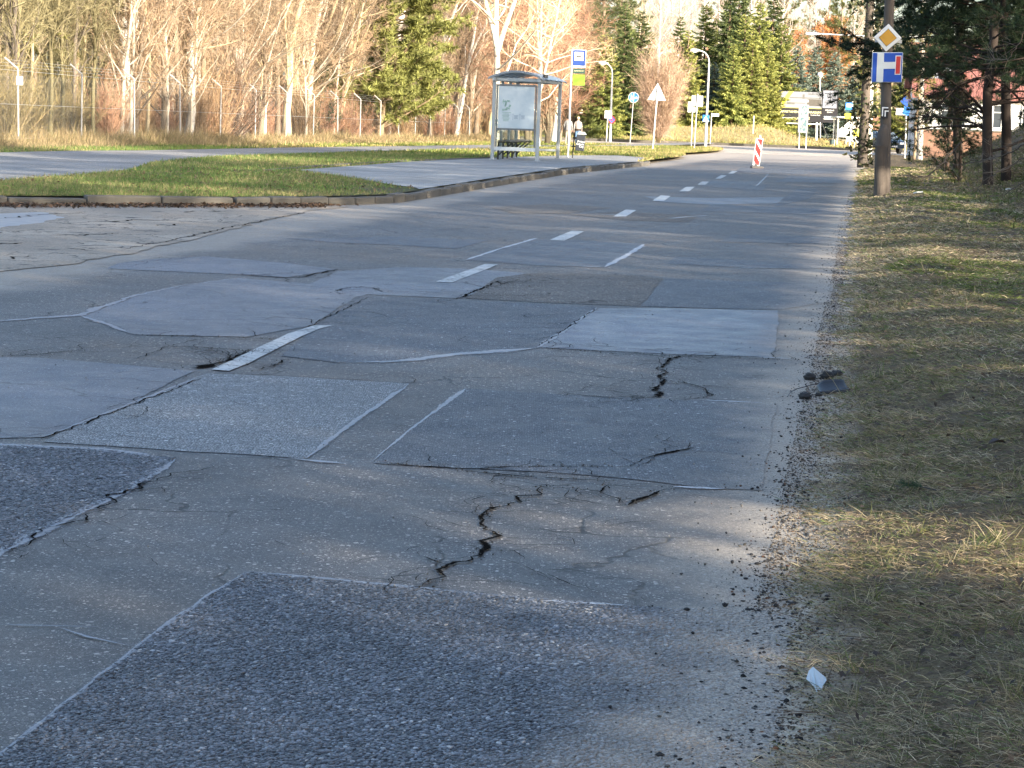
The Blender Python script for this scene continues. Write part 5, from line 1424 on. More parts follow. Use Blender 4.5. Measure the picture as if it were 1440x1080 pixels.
for j in range(3):
    for a, b in zip(fy, fy[1:]):
        ntube(nb, [(float(fence_x(a)) - .08 - .1 * j, a - .02 * j, float(gz(a)) + 2.1 + .085 * j), (float(fence_x(b)) - .08 - .1 * j, b - .02 * j, float(gz(b)) + 2.1 + .085 * j)], [.004, .004], 3, (1, 1, 1))
link_mesh('wire_mesh', nb.mesh('wire_mesh', M_wire), fence)
nbx = MB().box((0, 0, 0), (.16, .03, .22)).build('notice_plate', M_white, fence); nbx.location = (float(fence_x(56)) + .03, 55.95, float(gz(56)) + 1.75)

# ------------------------------------------------------------------ bus shelter
fr = G(755, 226.8, .128)
SY = 4.0; SX = 1.22
u = Vector((RD[0], RD[1], 0)).normalized(); v = Vector((u.y, -u.x, 0))
org = fr + u * (SY / 2) - v * (SX / 2)
sh = thing('bus_shelter', 'grey bus stop shelter with arched roof and a faded poster in its end wall', 'bus shelter', (org.x, org.y, fr.z), math.atan2(-u.x, u.y))
hx, hy = SX / 2, SY / 2
PH = 2.12
for x in (-hx, hx):
    for y in (-hy, hy):
        MB().box((x, y, PH / 2), (.09, .09, PH)).box((x, y, .01), (.16, .16, .02)).build('post', M_alu, sh, bevel=.008)
for y in (-hy / 3, hy / 3):
    MB().box((-hx, y, PH / 2), (.07, .07, PH)).build('post', M_alu, sh, bevel=.006)
# roof: arched sheet on ribs with eave beams
nA = 14; ang = np.linspace(-1, 1, nA + 1); RX = hx + .16; RISE = .20
def arc(s_): return (s_ * RX, PH + .06 + RISE * (1 - s_ * s_))
mb = MB()
for y0, y1 in ((-hy - .18, hy + .18),):
    pts = [arc(s_) for s_ in ang]; vs = []; fs = []
    for (x, z) in pts: vs += [(x, y0, z), (x, y1, z), (x, y0, z + .012), (x, y1, z + .012)]
    for i in range(nA):
        a = i * 4; b = a + 4
        fs += [(a, a + 1, b + 1, b), (a + 2, b + 2, b + 3, a + 3), (a, b, b + 2, a + 2), (a + 1, a + 3, b + 3, b + 1)]
    mb.add(vs, fs)
roof = mb.build('roof', M_roofpc, sh, True)
rib = MB()
for y in np.linspace(-hy - .16, hy + .16, 6):
    p = [(arc(s_)[0], y, arc(s_)[1] - .03) for s_ in ang]; rib.tube(p, .018, 6)
for s_ in (-.55, 0, .55): rib.tube([(arc(s_)[0], -hy - .16, arc(s_)[1] - .03), (arc(s_)[0], hy + .16, arc(s_)[1] - .03)],   .010, 6)
rib.build('roof_ribs', M_alu, roof)
be = MB()
for x in (-hx, hx): be.box((x, 0, PH + .03), (.09, SY + .3, .09))
for y in (-hy, hy): be.box((0, y, PH + .03), (SX - .092, .08, .09))
be.build('eave_beam', M_alu, roof, bevel=.006)
MB().box((hx + .07, -hy + .55, PH + .13), (.05, .62, .15)).build('stop_name_board', M_darkm, sh)
# end wall: poster case above, glass below, sill rail
fb = MB()
for x in (-hx + .085, hx - .085): fb.box((x, -hy, 1.16), (.035, .05, 1.72))
fb.box((0, -hy, 2.0), (SX - .21, .05, .05)).box((0, -hy, .83), (SX - .21, .05, .05))
fb.build('poster_frame', simple('slate frame', (.17, .18, .18), .5), sh)
MB().box((0, -hy, .30), (SX - .092, .06, .10)).build('sill_rail', M_aluL, sh, bevel=.006)
po = MB().box((0, -hy, 1.415), (SX - .24, .03, 1.12)).build('poster', M_poster, sh)
pr = MB()
for k in range(26): pr.box((-.36 + .22 * rnd.random(), -hy - .019, 1.33 + .28 * rnd.random()), (rnd.uniform(.015, .06), .003, rnd.uniform(.008, .05)), ry=rnd.uniform(0, 3))
pr.box((-.25, -hy - .018, 1.27), (.24, .002, .012))
for k in range(6): pr.box((-.27 + rnd.uniform(-.01, .01), -hy - .018, 1.23 - .036 * k), (rnd.uniform(.14, .2), .002, .014))
pr.build('map_print', simple('green map print', (.30, .45, .38), .5, var=.4, scale=20), po)
pr = MB()
for x0 in (-.06, .13):
    for k in range(5): pr.box((x0 + .06, -hy - .018, 1.2 - .022 * k), (.11 - .015 * (k % 3), .002, .012))
    pr.box((x0 - .02, -hy - .018, 1.155), (.012, .002, .16)).box((x0 - .02, -hy - .0185, 1.235), (.03, .002, .02))
pr.build('timetable_print', simple('blue grey print', (.32, .40, .47), .5, var=.2), po)
MB().box((0, -hy, .57), (SX - .2, .012, .43)).build('glass_pane', M_glass, sh)
for a, b in ((-hy, -hy / 3), (-hy / 3, hy / 3), (hy / 3, hy)):
    gp = MB().box((-hx, (a + b) / 2, 1.16), (.012, b - a - .1, 1.72)).build('glass_pane', M_glass, sh)
    MB().box((-hx + .012, (a + b) / 2, 1.05), (.004, b - a - .1, .07)).box((-hx + .012, (a + b) / 2, .93), (.004, b - a - .1, .05)).build('safety_stripe', M_pgreen, gp)
MB().box((-hx, 0, .24), (.06, SY - .1, .06)).build('sill_rail', M_aluL, sh)
MB().box((-.01, hy, .24), (SX - .1, .06, .06)).build('sill_rail', M_aluL, sh)
MB().box((0, hy, 1.16), (SX - .1, .012, 1.72)).build('glass_pane', M_glass, sh)
text('NEWSE', .2, M_dgreen, sh, (-hx + .016, -hy + .8, .78), (rad(90), 0, rad(90)))
bn = thing('bench', 'slatted grey bench on slanting dark brackets inside the bus shelter', 'bench', (org.x, org.y, fr.z), math.atan2(-u.x, u.y))
for k in range(3): MB().box((-hx + .16 + .12 * k, 0, .50), (.10, SY - .35, .035)).build('slat', M_bench, bn, bevel=.005)
for y in np.linspace(-hy + .4, hy - .4, 5):
    MB().box((-hx + .30, y, .468), (.42, .04, .03)).tube([(-hx + .10, y, .12), (-hx + .46, y, .45)], .022, 6).box((-hx + .09, y, .24), (.045, .045, .47)).build('bracket', M_darkm, bn)

# ------------------------------------------------------------------ signs
def signpost(name, label, cat, px, py, dz, ptop, r=.03, mat=None, lean=None):
    b = G(px, py, dz); top = P(ptop[0], ptop[1], b.y)
    root = thing(name, label, cat, b)
    d = top - b
    MB().tube([(0, 0, -.1), d], r, 8).build('post', mat or M_galv, root)
    return root, d, F_(b.y)
def F_(Y): return Y / FPX      # metres per photo pixel at distance Y

# bus stop flag
b = G(797.5, 222, .128); b.y += 1.5; b = Vector((xat(798.5, b.y, 222), b.y, float(gz(b.y)) + .128))
st = thing('bus_stop_sign', 'tall bus stop flag with blue bus sign and lime timetable panel by the shelter', 'bus stop sign', b, rad(3))
m_ = F_(b.y); top = P(804.5, 69, b.y) - b; Hh = top.z
lx = top.x / top.z
MB().tube([(0, 0, -.1), (top.x, 0, Hh)], .032, 10).build('post', M_galv, st)
def at(px, py): q = P(px, py, b.y) - b; return q.x, q.z
def panel(x0, y0, x1, y1, mat, name, parent, th=.02, off=0, org_=None):
    (a, c), (d_, e) = (at(x0, y0), at(x1, y1))
    return MB().box(((a + d_) / 2, off, (c + e) / 2), (abs(d_ - a), th, abs(e - c))).build(name, mat, parent, bevel=.003)
fm = panel(805.2, 69.5, 823.5, 95.5, M_aluL, 'sign_frame', st, .03, .012)
sg = panel(805.8, 70.2, 822.8, 92.5, simple('bus flag blue', (.008, .045, .22), .45, 0, .08), 'bus_sign', st, .012, -.011)
panel(808, 73, 820.3, 85.5, M_white, 'white_field', sg, .004, -.0205)
(cx, cz) = at(814.1, 79.6)
MB().box((cx, -.025, cz), (.185, .004, .026)).box((cx - .012, -.025, cz + .017), (.12, .004, .014)).disc((cx - .055, -.027, cz - .016), .014, .004, n=12).disc((cx + .055, -.027, cz - .016), .014, .004, n=12).box((cx, -.025, cz + .045), (.18, .003, .006)).build('bus_symbol', M_black, sg)
panel(805.8, 96.2, 822.5, 103.6, M_dgreen, 'name_plate', st, .014, -.009)
q = at(814.1, 99.8); text('NOWOWICZLINO', .058, M_cream, st, (q[0], -.019, q[1]), sx=.62)
q = at(814, 95); text('K  WIDZ  Z', .05, M_white, st, (q[0], -.019, q[1]), sx=.8)
tt = panel(805.8, 104.4, 822.2, 120.6, M_lime, 'timetable_panel', st, .014, -.009)
gl = MB(); (x0, z0), (x1, z1) = at(806.4, 105), at(821.6, 120)
for k in range(1, 4): gl.box(((x0 + x1) / 2, -.018, z0 + (z1 - z0) * (k / 4 + .02)), (x1 - x0, .002, .005))
for k in range(1, 3): gl.box((x0 + (x1 - x0) * k / 3, -.018, (z0 + z1) / 2), (.005, .0025, abs(z1 - z0)))
gl.build('grid_lines', simple('olive print', (.22, .30, .02), .5), tt)

# litter bin on its black post
b = G(804.8, 222.5, .128)
bn_ = thing('litter_bin', 'dark litter bin with white lettering hung beside a thin black post', 'litter bin', b, rad(-4))
m_ = F_(b.y); d = P(808, 186, b.y) - b
MB().tube([(0, 0, -.1), d], .02, 8).build('post', M_black, bn_)
def lp(px, py): q = P(px, py, b.y) - b; return q.x, q.z
(x0, z0), (x1, z1), (x2, z2), (x3, z3) = lp(808.8, 211.5), lp(821, 212.6), lp(823.3, 190.5), lp(811.3, 189.5)
body = MB().prism([(x0, -.13, z0), (x1, -.13, z1), (x2, -.13, z2), (x3, -.13, z3)], (0, .3, 0)).build('body', simple('charcoal bin plastic', (.028, .032, .04), .55), bn_, bevel=.015)
(x4, z4), (x5, z5) = lp(811.6, 187.6), lp(825, 188.6)
MB().prism([(x4, -.16, z4 - .03), (x5, -.16, z5 - .02), (x5 - .07, -.16, z5 + .06), (x4 + .04, -.16, z4 + .055)], (0, .36, 0)).build('hood', M_galv, bn_, bevel=.01)
MB().box(((x3 + d.x) / 2 - .01, 0, z3 - .1), (abs(x3 - d.x) + .08, .03, .05)).box(((x0 + d.x) / 2 - .02, 0, z0 + .12), (abs(x0) + .08, .03, .04)).build('bracket', M_black, bn_)
for s_, (px, py) in (('Piękna', (817.5, 199.3)), ('Gdynia', (816, 202.6)), ('City', (817.8, 206.2))):
    q = lp(px, py); text(s_, .085, M_white, body, (q[0], -.135, q[1]), (rad(90), rad(3), 0), bold=.001)

# white backed panel and no stopping sign, left street lamp
def lamp(label, px, py, pxt, pyt, dz, armpx, r0=.09, group=None, flip=1):
    b = G(px, py, dz); rt = thing('street_lamp', label, 'street lamp', b)
    top = P(pxt, pyt, b.y) - b; tip = P(armpx[0], armpx[1], b.y) - b
    k = top.x / top.z
    MB().tube([(0, 0, -.2), (k * 1.2, 0, 1.2), (top.x, 0, top.z * .86)], [r0 * 1.25, r0, r0 * .62], 12).build('mast', M_aluL, rt, True)
    q = [Vector((top.x, 0, top.z * .86))]
    for j in range(1, 9):
        a = math.pi / 2 * j / 8
        rr = top.z * .10
        q.append(Vector((top.x - rr * (1 - math.cos(a)) * 1.0, 0, top.z * .86 + rr * 1.25 * math.sin(a))))
    q.append(Vector((tip.x + .45, 0, q[-1].z + .02)))
    MB().tube(q, r0 * .5, 10).build('arm', M_aluL, rt, True)
    e = q[-1]
    lh = MB().tube([(e.x + .08, 0, e.z), (e.x - .12, 0, e.z + .01), (e.x - .5, 0, e.z + .015), (e.x - .62, 0, e.z)], [.05, .10, .11, .03], 12).build('lamp_head', M_aluL, rt, True)
    MB().tube([(e.x - .1, 0, e.z - .075), (e.x - .3, 0, e.z - .10), (e.x - .5, 0, e.z - .075)], [.03, .07, .03], 10).build('lamp_glass', M_white, lh, True)
    return rt, b
lamp('left street lamp with curved arm before dark conifers', 858, 197, 861.5, 88, .12, (845, 88.5))
lamp('right street lamp with curved arm among the sunlit spruces', 992, 203.5, 998, 70, .1, (974, 71.5))
b = G(852.6, 197, .12); rt = thing('notice_sign', 'back of a blank white square sign on a thin post left of the lamp', 'sign', b)
MB().tube([(0, 0, -.1), P(855, 157, b.y) - b], .04, 8).build('post', M_aluL, rt)
c = P(855.3, 161, b.y) - b; MB().box((c.x, -.055, c.z), (.52, .02, .54)).build('plate', M_white, rt, bevel=.01)
# round no stopping sign fixed to the lamp mast
b = G(858, 197, .12); c = P(860.3, 168.3, b.y - .35)
ns = thing('no_stopping_sign', 'round blue no stopping sign with red rim and cross on the left lamp', 'sign', c)
MB().disc((0, 0, 0), .27, .02).build('plate', M_red, ns)
MB().disc((0, -.006, 0), .205, .006).build('blue_field', M_blue2, ns)
MB().box((0, -.009, 0), (.42, .006, .05), ry=rad(45)).box((0, -.0095, 0), (.42, .0055, .05), ry=rad(-45)).build('red_cross', M_red, ns)
MB().box((.0, .10, 0), (.09, .2, .04)).build('clamp', M_galv, ns)

def roundsign():
    b = G(886, 198.5, .12); rt = thing('cycle_and_foot_path_sign', 'round blue sign with pedestrian and bicycle halves on a leaning thin post', 'sign', b)
    c = P(891, 137, b.y) - b
    MB().tube([(0, 0, -.1), (c.x * 1.05, 0, c.z * 1.05)], .03, 8).build('post', M_galv, rt)
    r = 7.3 * F_(b.y)
    pl = MB().disc((c.x, -.06, c.z), r, .02, n=36).build('plate', M_white, rt)
    MB().disc((c.x, -.066, c.z), r * .93, .006, n=36).build('blue_field', M_blue2, pl)
    w = MB().box((c.x, -.07, c.z), (r * .1, .004, r * 1.8))
    x = c.x - r * .42
    w.disc((x, -.071, c.z + r * .38), r * .11, .004, n=12).box((x, -.07, c.z + r * .06), (r * .2, .004, r * .42)).box((x - r * .1, -.0705, c.z - r * .35), (r * .1, .004, r * .45), ry=rad(12)).box((x + r * .12, -.0705, c.z - r * .35), (r * .1, .004, r * .45), ry=rad(-14)).box((x + .2 * r, -.0705, c.z + r * .0), (r * .3, .004, r * .08), ry=rad(30))
    x = c.x + r * .45
    for dx in (-.2, .2):
        n = 14
        for k in range(n):
            a = 2 * math.pi * k / n; w.box((x + dx * r + math.cos(a) * r * .15, -.0705, c.z - r * .12 + math.sin(a) * r * .15), (r * .05, .004, r * .075), ry=-a)
    w.box((x, -.0715, c.z + r * .03), (r * .4, .004, r * .05), ry=rad(8)).box((x - r * .08, -.072, c.z - .02 * r), (r * .05, .004, r * .3), ry=rad(-20)).box((x + r * .16, -.072, c.z), (r * .05, .004, r * .34), ry=rad(-20)).box((x + r * .14, -.0725, c.z + r * .17), (r * .18, .004, r * .05))
    w.build('symbols', M_white, pl)
roundsign()
def triback():
    b = G(917.5, 211, .12); rt = thing('triangle_sign', 'back of a white triangular warning sign on a leaning pale post', 'sign', b)
    k = F_(b.y); top = P(924.5, 118, b.y) - b; l = P(910.5, 140.5, b.y) - b; r = P(936, 141.5, b.y) - b; t = P(925, 116.8, b.y) - b
    MB().tube([(0, 0, -.1), (P(925, 123, b.y) - b)], .035, 8).build('post', M_aluL, rt)
    pl = MB().prism([(l.x, .05, l.z), (r.x, .05, r.z), (t.x, .05, t.z)], (0, .02, 0)).build('plate', M_white, rt, bevel=.01)
    c = MB()
    for py in (128.6, 134.8):
        q = P(925.5, py, b.y) - b; c.box((q.x, .035, q.z), (.20, .03, .035))
    c.build('clamp', M_darkm, rt)
    e = MB(); e.tube([(r.x, .06, r.z), (t.x, .06, t.z)], .016, 6).build('rim', M_alu, pl)
triback()
# grey and white sign backs by the crossing
for lab, px, py, tp, plates in (('post with grey sign back over a white plate beside the right lamp', 976, 209.5, (981, 132), ((972.8, 134, 988.5, 150, 'plate', M_alu), (974.5, 151, 980.5, 158, 'lower_plate', M_white))),
                            ('narrow white sign plate on a thin post left of the grey sign back', 972, 204.5, (974, 142), ((967.8, 143, 974, 158, 'plate', M_white),))):
    b = G(px, py, .12); rt = thing('road_sign', lab, 'sign', b)
    MB().tube([(0, 0, -.1), P(tp[0], tp[1], b.y) - b], .035, 8).build('post', M_galv, rt)
    for x0, y0, x1, y1, nm, mt in plates:
        a, c = P(x0, y0, b.y) - b, P(x1, y1, b.y) - b
        MB().box(((a.x + c.x) / 2, .05, (a.z + c.z) / 2), (c.x - a.x, .02, a.z - c.z)).build(nm, mt, rt)
        if nm == 'plate' and mt is M_alu:
            MB().box(((a.x + c.x) / 2, .035, a.z * .65 + c.z * .35), (c.x - a.x, .02, .04)).box(((a.x + c.x) / 2, .035, a.z * .25 + c.z * .75), (c.x - a.x, .02, .04)).build('stiffener', M_galv, rt)
# pedestrian crossing sign on the right lamp
b = G(992, 203.5, .1); c = P(992.6, 166.5, b.y - .3)
cs = thing('crossing_sign', 'square blue pedestrian crossing sign on the right street lamp', 'sign', c); k = F_(c.y)
pl = MB().box((0, 0, 0), (9.2 * k, .02, 9.6 * k)).build('plate', M_blue2, cs, bevel=.01)
MB().prism([(-3.9 * k, -.013, -3.4 * k), (3.9 * k, -.013, -3.4 * k), (0, -.013, 4.0 * k)], (0, -.004, 0)).box((0, -.012, -4.2 * k), (8.4 * k, .004, 1.0 * k)).build('white_triangle', M_white, pl)
MB().disc((.1 * k, -.022, 1.5 * k), .45 * k, .004, n=10).box((0, -.0195, -.2 * k), (.5 * k, .004, 2.2 * k), ry=rad(12)).box((.6 * k, -.02, -2.0 * k), (.4 * k, .004, 2.0 * k), ry=rad(-25)).box((-.6 * k, -.02, -2.0 * k), (.4 * k, .004, 2.0 * k), ry=rad(25)).build('walker_symbol', M_black, pl)
MB().box((0, .12, 0), (.1, .24, .04)).build('clamp', M_galv, cs)
# street name plate
b = G(998.6, 201.5, .15); rt = thing('street_name_sign', 'small white street name plate on a thin post right of the lamp', 'sign', b)
MB().tube([(0, 0, -.1), P(1000.6, 159, b.y) - b], .03, 8).build('post', M_aluL, rt)
a, c = P(1000.5, 159.5, b.y) - b, P(1011, 163.8, b.y) - b
MB().box(((a.x + c.x) / 2, -.045, (a.z + c.z) / 2), (c.x - a.x, .02, a.z - c.z)).build('plate', M_white, rt)
# thin white marker post left of the billboard
b = G(1058.5, 201, .15); rt = thing('marker_post', 'thin bare white post standing left of the billboard', 'post', b)
MB().tube([(0, 0, -.1), P(1060, 163, b.y) - b], .045, 8).build('shaft', M_aluL, rt); q = P(1060, 163, b.y) - b; MB().disc((q.x, q.y, q.z), .055, .02, 'z', 10).build('cap', M_galv, rt)

# red and white road works board
b = G(1064.5, 236.5); rb = thing('road_works_board', 'leaning red and white striped road works board in the middle of the road', 'traffic board', b, rad(-2))
k = F_(b.y)
def rq(px, py): q = P(px, py, b.y) - b; return Vector((q.x, 0, q.z))
c00, c10, c11, c01 = rq(1058.3, 232.3), rq(1068, 233.6), rq(1073.6, 194.8), rq(1063.2, 194)
MB().prism([(p.x, 0, p.z) for p in (c00, c10, c11, c01)], (0, .035, 0)).build('panel', M_white, rb, bevel=.006)
def bil(u_, v_): return (c00 * (1 - u_) + c10 * u_) * (1 - v_) + (c01 * (1 - u_) + c11 * u_) * v_
stp = MB()
for v0, h in ((-.12, .27), (.29, .26), (.70, .24)):
    poly = []
    for (a, c) in ((.1, v0 + .30), (.9, v0 + 0.0), (.9, v0 + h - .0), (.1, v0 + h + .30)):
        poly.append((a, c))
    # clip to the panel
    pts = []
    N_ = 12
    for i in range(4):
        (a0, v_0), (a1, v_1) = poly[i], poly[(i + 1) % 4]
        for j in range(N_):
            w = j / N_; aa = a0 + (a1 - a0) * w; vv = min(.97, max(.03, v_0 + (v_1 - v_0) * w)); q = bil(aa, vv)
            if not pts or (Vector(pts[-1]) - Vector((q.x, -.004, q.z))).length > .002: pts.append((q.x, -.004, q.z))
    stp.prism(pts, (0, -.003, 0))
stp.build('red_stripes', M_red, rb)
MB().box((0, .05, .03), (.36, .8, .06)).box((c00.x * .5 + c10.x * .5, .02, .07), (.08, .08, .14)).build('foot', simple('grey rubber foot', (.12, .11, .10), .9), rb, bevel=.01)
q = rq(1069, 191.5); MB().tube([(q.x, .01, q.z - .05), (q.x, .01, q.z + .03)], [.035, .022], 8).build('handle', M_white, rb)

# ------------------------------------------------------------------ billboard and things round it
b = G(1137, 200.5, .15); b = Vector((b.x, 190.0, float(far_z(np.array(b.x), np.array(190.0))))); k = F_(b.y)
bb = thing('billboard', 'large dark advertising billboard for apartments on wooden props', 'billboard', b, rad(4))
def bp_(px, py): q = P(px, py, b.y) - b; return q.x, q.z
def bpanel(x0, y0, x1, y1, mat, nm, off=0.0, par=None, th=.05):
    a, c = bp_(x0, y0), bp_(x1, y1)
    return MB().box(((a[0] + c[0]) / 2, off, (a[1] + c[1]) / 2), (c[0] - a[0], th, a[1] - c[1])).build(nm, mat, par or bb)
for x0 in (1096.5, 1176.8):
    q = bp_(x0, 127); q2 = bp_(x0 - 1.3, 203); MB().tube([(q2[0], .12, q2[1] - .3), (q[0], .12, q[1])], .07, 6).build('post', M_darkm, bb)
q = bp_(1149, 172); q2 = bp_(1148.5, 203); MB().tube([(q2[0], .16, q2[1] - .3), (q[0], .16, q[1])], .11, 8).build('post', M_aluL, bb)
for (xa, ya, xb, yb) in ((1105, 172, 1114, 201), (1156, 172, 1164, 197)):
    q = bp_(xa, ya); q2 = bp_(xb, yb); MB().tube([(q[0], .12, q[1]), (q2[0], -.8, q2[1] - .2)], .05, 6).build('prop', M_darkm, bb)
q = bp_(1102, 172); q2 = bp_(1101.5, 202); MB().tube([(q[0], .3, q[1]), (q2[0], .3, q2[1] - .2)], .06, 6).build('prop', M_aluL, bb)
q = bp_(1127, 173.8); MB().box((q[0], .12, q[1]), (58 * k, .06, 1.4 * k)).build('lower_rail', M_aluL, bb)
lb_ = bpanel(1097.5, 127.5, 1156, 172, M_char, 'left_board')
rb_ = bpanel(1157, 126.2, 1177.6, 173, M_char, 'right_board')
pic = bpanel(1098.6, 128.2, 1155.3, 152.6, simple('pale sky print', (.17, .18, .205), .5, var=.06), 'picture_print', -.03, lb_, .006)
prt = lambda x0, y0, x1, y1, mat, nm, off: bpanel(x0, y0, x1, y1, mat, nm, off, lb_, .004)
M_p1 = simple('grey tree print', (.09, .09, .085), .5, var=.3, scale=4); M_p2 = simple('dull foliage print', (.055, .05, .042), .5, var=.5, scale=5); M_p3 = simple('white house print', (.33, .31, .32), .5, var=.08)
prt(1108, 136.2, 1155, 139.2, M_p1, 'skyline_print', -.036)
prt(1128.6, 132.5, 1131.2, 139, M_p1, 'tree_print', -.040)
prt(1135, 139.3, 1155, 149.5, M_p2, 'foliage_print', -.036); prt(1105, 143.5, 1117, 149, M_p1, 'foliage_print', -.037)
prt(1113, 139.5, 1137, 144, M_p3, 'house_print', -.041); prt(1105, 147, 1134, 151, M_p3, 'house_print', -.042); prt(1116, 144.2, 1132, 145.6, M_p1, 'window_print', -.043)
prt(1098.8, 151.2, 1155.2, 152.8, M_yellow, 'yellow_strip', -.046)
a, c, d_, e = bp_(1099, 142), bp_(1099, 150), bp_(1116, 128.4), bp_(1109, 128.4)
MB().prism([(a[0], -.045, a[1]), (c[0], -.045, c[1]), (d_[0], -.045, d_[1]), (e[0], -.045, e[1])], (0, -.004, 0)).build('yellow_ribbon', M_yellow, lb_)
def btext(s_, px, py, size, mat, par, sx=1., al='CENTER', off=-.05):
    q = bp_(px, py); return text(s_, size * k, mat, par, (q[0], off, q[1]), align=al, sx=sx, ext=.003)
btext('AURORA', 1145, 132.5, 3.6, M_p1, lb_, 1.2)
btext('APARTAMENTY Z TARASAMI', 1126, 157.6, 4.6, M_cream, lb_, .97, off=-.03)
btext('w cenie Park', 1146.5, 161.9, 2.6, M_white, lb_, 1.0, off=-.03)
btext('ODBIERZ', 1105.6, 166.6, 4.0, M_white, lb_, .9, off=-.03); btext('KLUCZE JUŻ', 1126, 166.6, 4.2, M_cream, lb_, 1.1, off=-.03)
rp = bpanel(1158, 127.2, 1176.8, 152.4, simple('pale logo print', (.20, .215, .26), .5, var=.05), 'logo_print', -.03, rb_, .006)
q = bp_(1167.2, 134.2)
rg = MB()
for j in range(28):
    a = 2 * math.pi * j / 28; rg.box((q[0] + math.cos(a) * 3.6 * k, -.037, q[1] + math.sin(a) * 3.6 * k), (.5 * k, .004, .9 * k), ry=-a)
rg.disc((q[0], -.036, q[1]), .9 * k, .004, n=12).build('emblem', M_char, rb_)
btext('IPPON', 1167.2, 143.6, 5.2, M_p1, rb_, 1.05, off=-.036); btext('GROUP', 1167.2, 148, 1.7, M_p1, rb_, 1.2, off=-.036)
btext('SPRZEDAŻ', 1167, 155.2, 2.2, M_white, rb_, 1.2, off=-.03); btext('BIURO', 1167, 157.9, 2.0, M_white, rb_, 1.3, off=-.03)
q = bp_(1160, 164.3); ic = MB()
for j in range(6): ic.disc((q[0] + j * 2.7 * k, -.028, q[1] + (.1 if j % 2 else 0) * k), 1.1 * k, .004, n=12)
ic.build('phone_row', simple('pale blue print', (.45, .62, .78), .5), rb_)
q = bp_(1167, 167.4); MB().box((q[0], -.028, q[1]), (17 * k, .004, .8 * k)).build('underline', M_white, rb_)

b = G(1128.5, 207.5, .1); k = F_(b.y); ms = thing('map_sign', 'pale standing town map board on two legs in front of the billboard', 'map sign', b, rad(3))
def mp_(px, py): q = P(px, py, b.y) - b; return q.x, q.z
for x0, x1 in ((1123.6, 1124), (1133.4, 1134)):
    q, q2 = mp_(x0, 207.5), mp_(x1, 187); MB().tube([(q[0], 0, q[1] - .2), (q2[0], 0, q2[1])], .04, 8).build('leg', M_aluL, ms)
q = [mp_(1121.8, 186.3), mp_(1135.4, 187), mp_(1137.6, 147.3), mp_(1123.3, 147)]
pn = MB().prism([(a, -.05, c) for a, c in q], (0, .05, 0)).build('panel', simple('pale map board', (.26, .255, .25), .5, var=.08), ms)
mw = MB(); r2 = random.Random(4)
for j in range(40):
    v_ = r2.random(); u_ = r2.uniform(.25, .8)
    x_ = (q[0][0] * (1 - u_) + q[1][0] * u_) * (1 - v_) + (q[3][0] * (1 - u_) + q[2][0] * u_) * v_; z_ = q[0][1] * (1 - v_) + q[3][1] * v_
    if .05 < v_ < .93: mw.box((x_, -.054 - .0001 * j, z_), (r2.uniform(.03, .14), .004, r2.uniform(.04, .22)), ry=r2.uniform(-.8, .8))
mw.build('map_print', simple('teal map print', (.08, .15, .165), .5, var=.4, scale=6), pn)
# globe lamp behind the billboard
b = Vector(at_px(1153, 204)); b.z = float(far_z(np.array(b.x), np.array(b.y))); gl_ = thing('globe_lamp', 'white globe lamp on a thin post above the billboard', 'lamp', b)
q = P(1153, 108.5, b.y) - b; MB().tube([(0, 0, -.2), (q.x, 0, q.z)], .05, 8).build('post', M_galv, gl_)
bm = bmesh.new(); bmesh.ops.create_uvsphere(bm, u_segments=20, v_segments=12, radius=.27); me = bpy.data.meshes.new('globe'); bm.to_mesh(me); bm.free(); me.materials.append(M_white)
me.polygons.foreach_set('use_smooth', [True] * len(me.polygons)); link_mesh('globe', me, gl_).location = (q.x, 0, q.z + .2)
# brown board fence behind
fb_ = Vector(at_px(1104, 214)); wf = thing('board_fence', 'brown board fence with brick plinth behind the billboard', 'fence', (fb_.x, fb_.y, float(far_z(np.array(fb_.x), np.array(fb_.y)))), rad(2))
bd = MB()
for j in range(52): bd.box((j * .2, 0, 1.35 + rnd.uniform(-.02, .02)), (.185, .03, 1.7))
bd.build('boards', M_fencewood, wf); MB().box((5.2, .04, .2), (10.8, .25, .8)).build('plinth', simple('brick red plinth', (.36, .19, .13), .85, var=.25, scale=4), wf)
for j in range(6): MB().box((j * 2.08 - .1, .06, 1.1), (.14, .14, 2.3)).build('post', M_fencewood, wf)

# second bus stop beyond the crossing
b = Vector(at_px(1191, 168, .1)); k = F_(b.y); b.z = P(1191, 209, b.y).z
s2 = thing('far_bus_shelter', 'pale far bus shelter with white panels beyond the road', 'bus shelter', b, rad(6))
def sp(px, py): q = P(px, py, b.y) - b; return q.x, q.z
for x0 in (1177, 1196, 1214):
    q, q2 = sp(x0 - .5, 208), sp(x0, 166)
    MB().box((q[0], 0, (q[1] + q2[1]) / 2), (.08, .08, q2[1] - q[1])).box((q[0], 1.3, (q[1] + q2[1]) / 2), (.08, .08, q2[1] - q[1])).build('post', M_aluL, s2)
a, c = sp(1175.5, 164.5), sp(1216, 167); MB().box(((a[0] + c[0]) / 2, .6, a[1]), (c[0] - a[0], 1.7, .12)).build('roof', M_aluL, s2, bevel=.02)
a, c = sp(1178, 168), sp(1195.5, 183); MB().box(((a[0] + c[0]) / 2, 1.3, (a[1] + c[1]) / 2), (c[0] - a[0], .02, a[1] - c[1])).build('glass_pane', M_glass, s2)
a, c = sp(1178, 177), sp(1194, 193); MB().prism([(a[0], -.03, c[1]), (c[0], -.03, c[1]), (c[0], -.03, a[1] + .4), (a[0], -.03, a[1] - .35)], (0, .03, 0)).build('white_panel', M_white, s2)
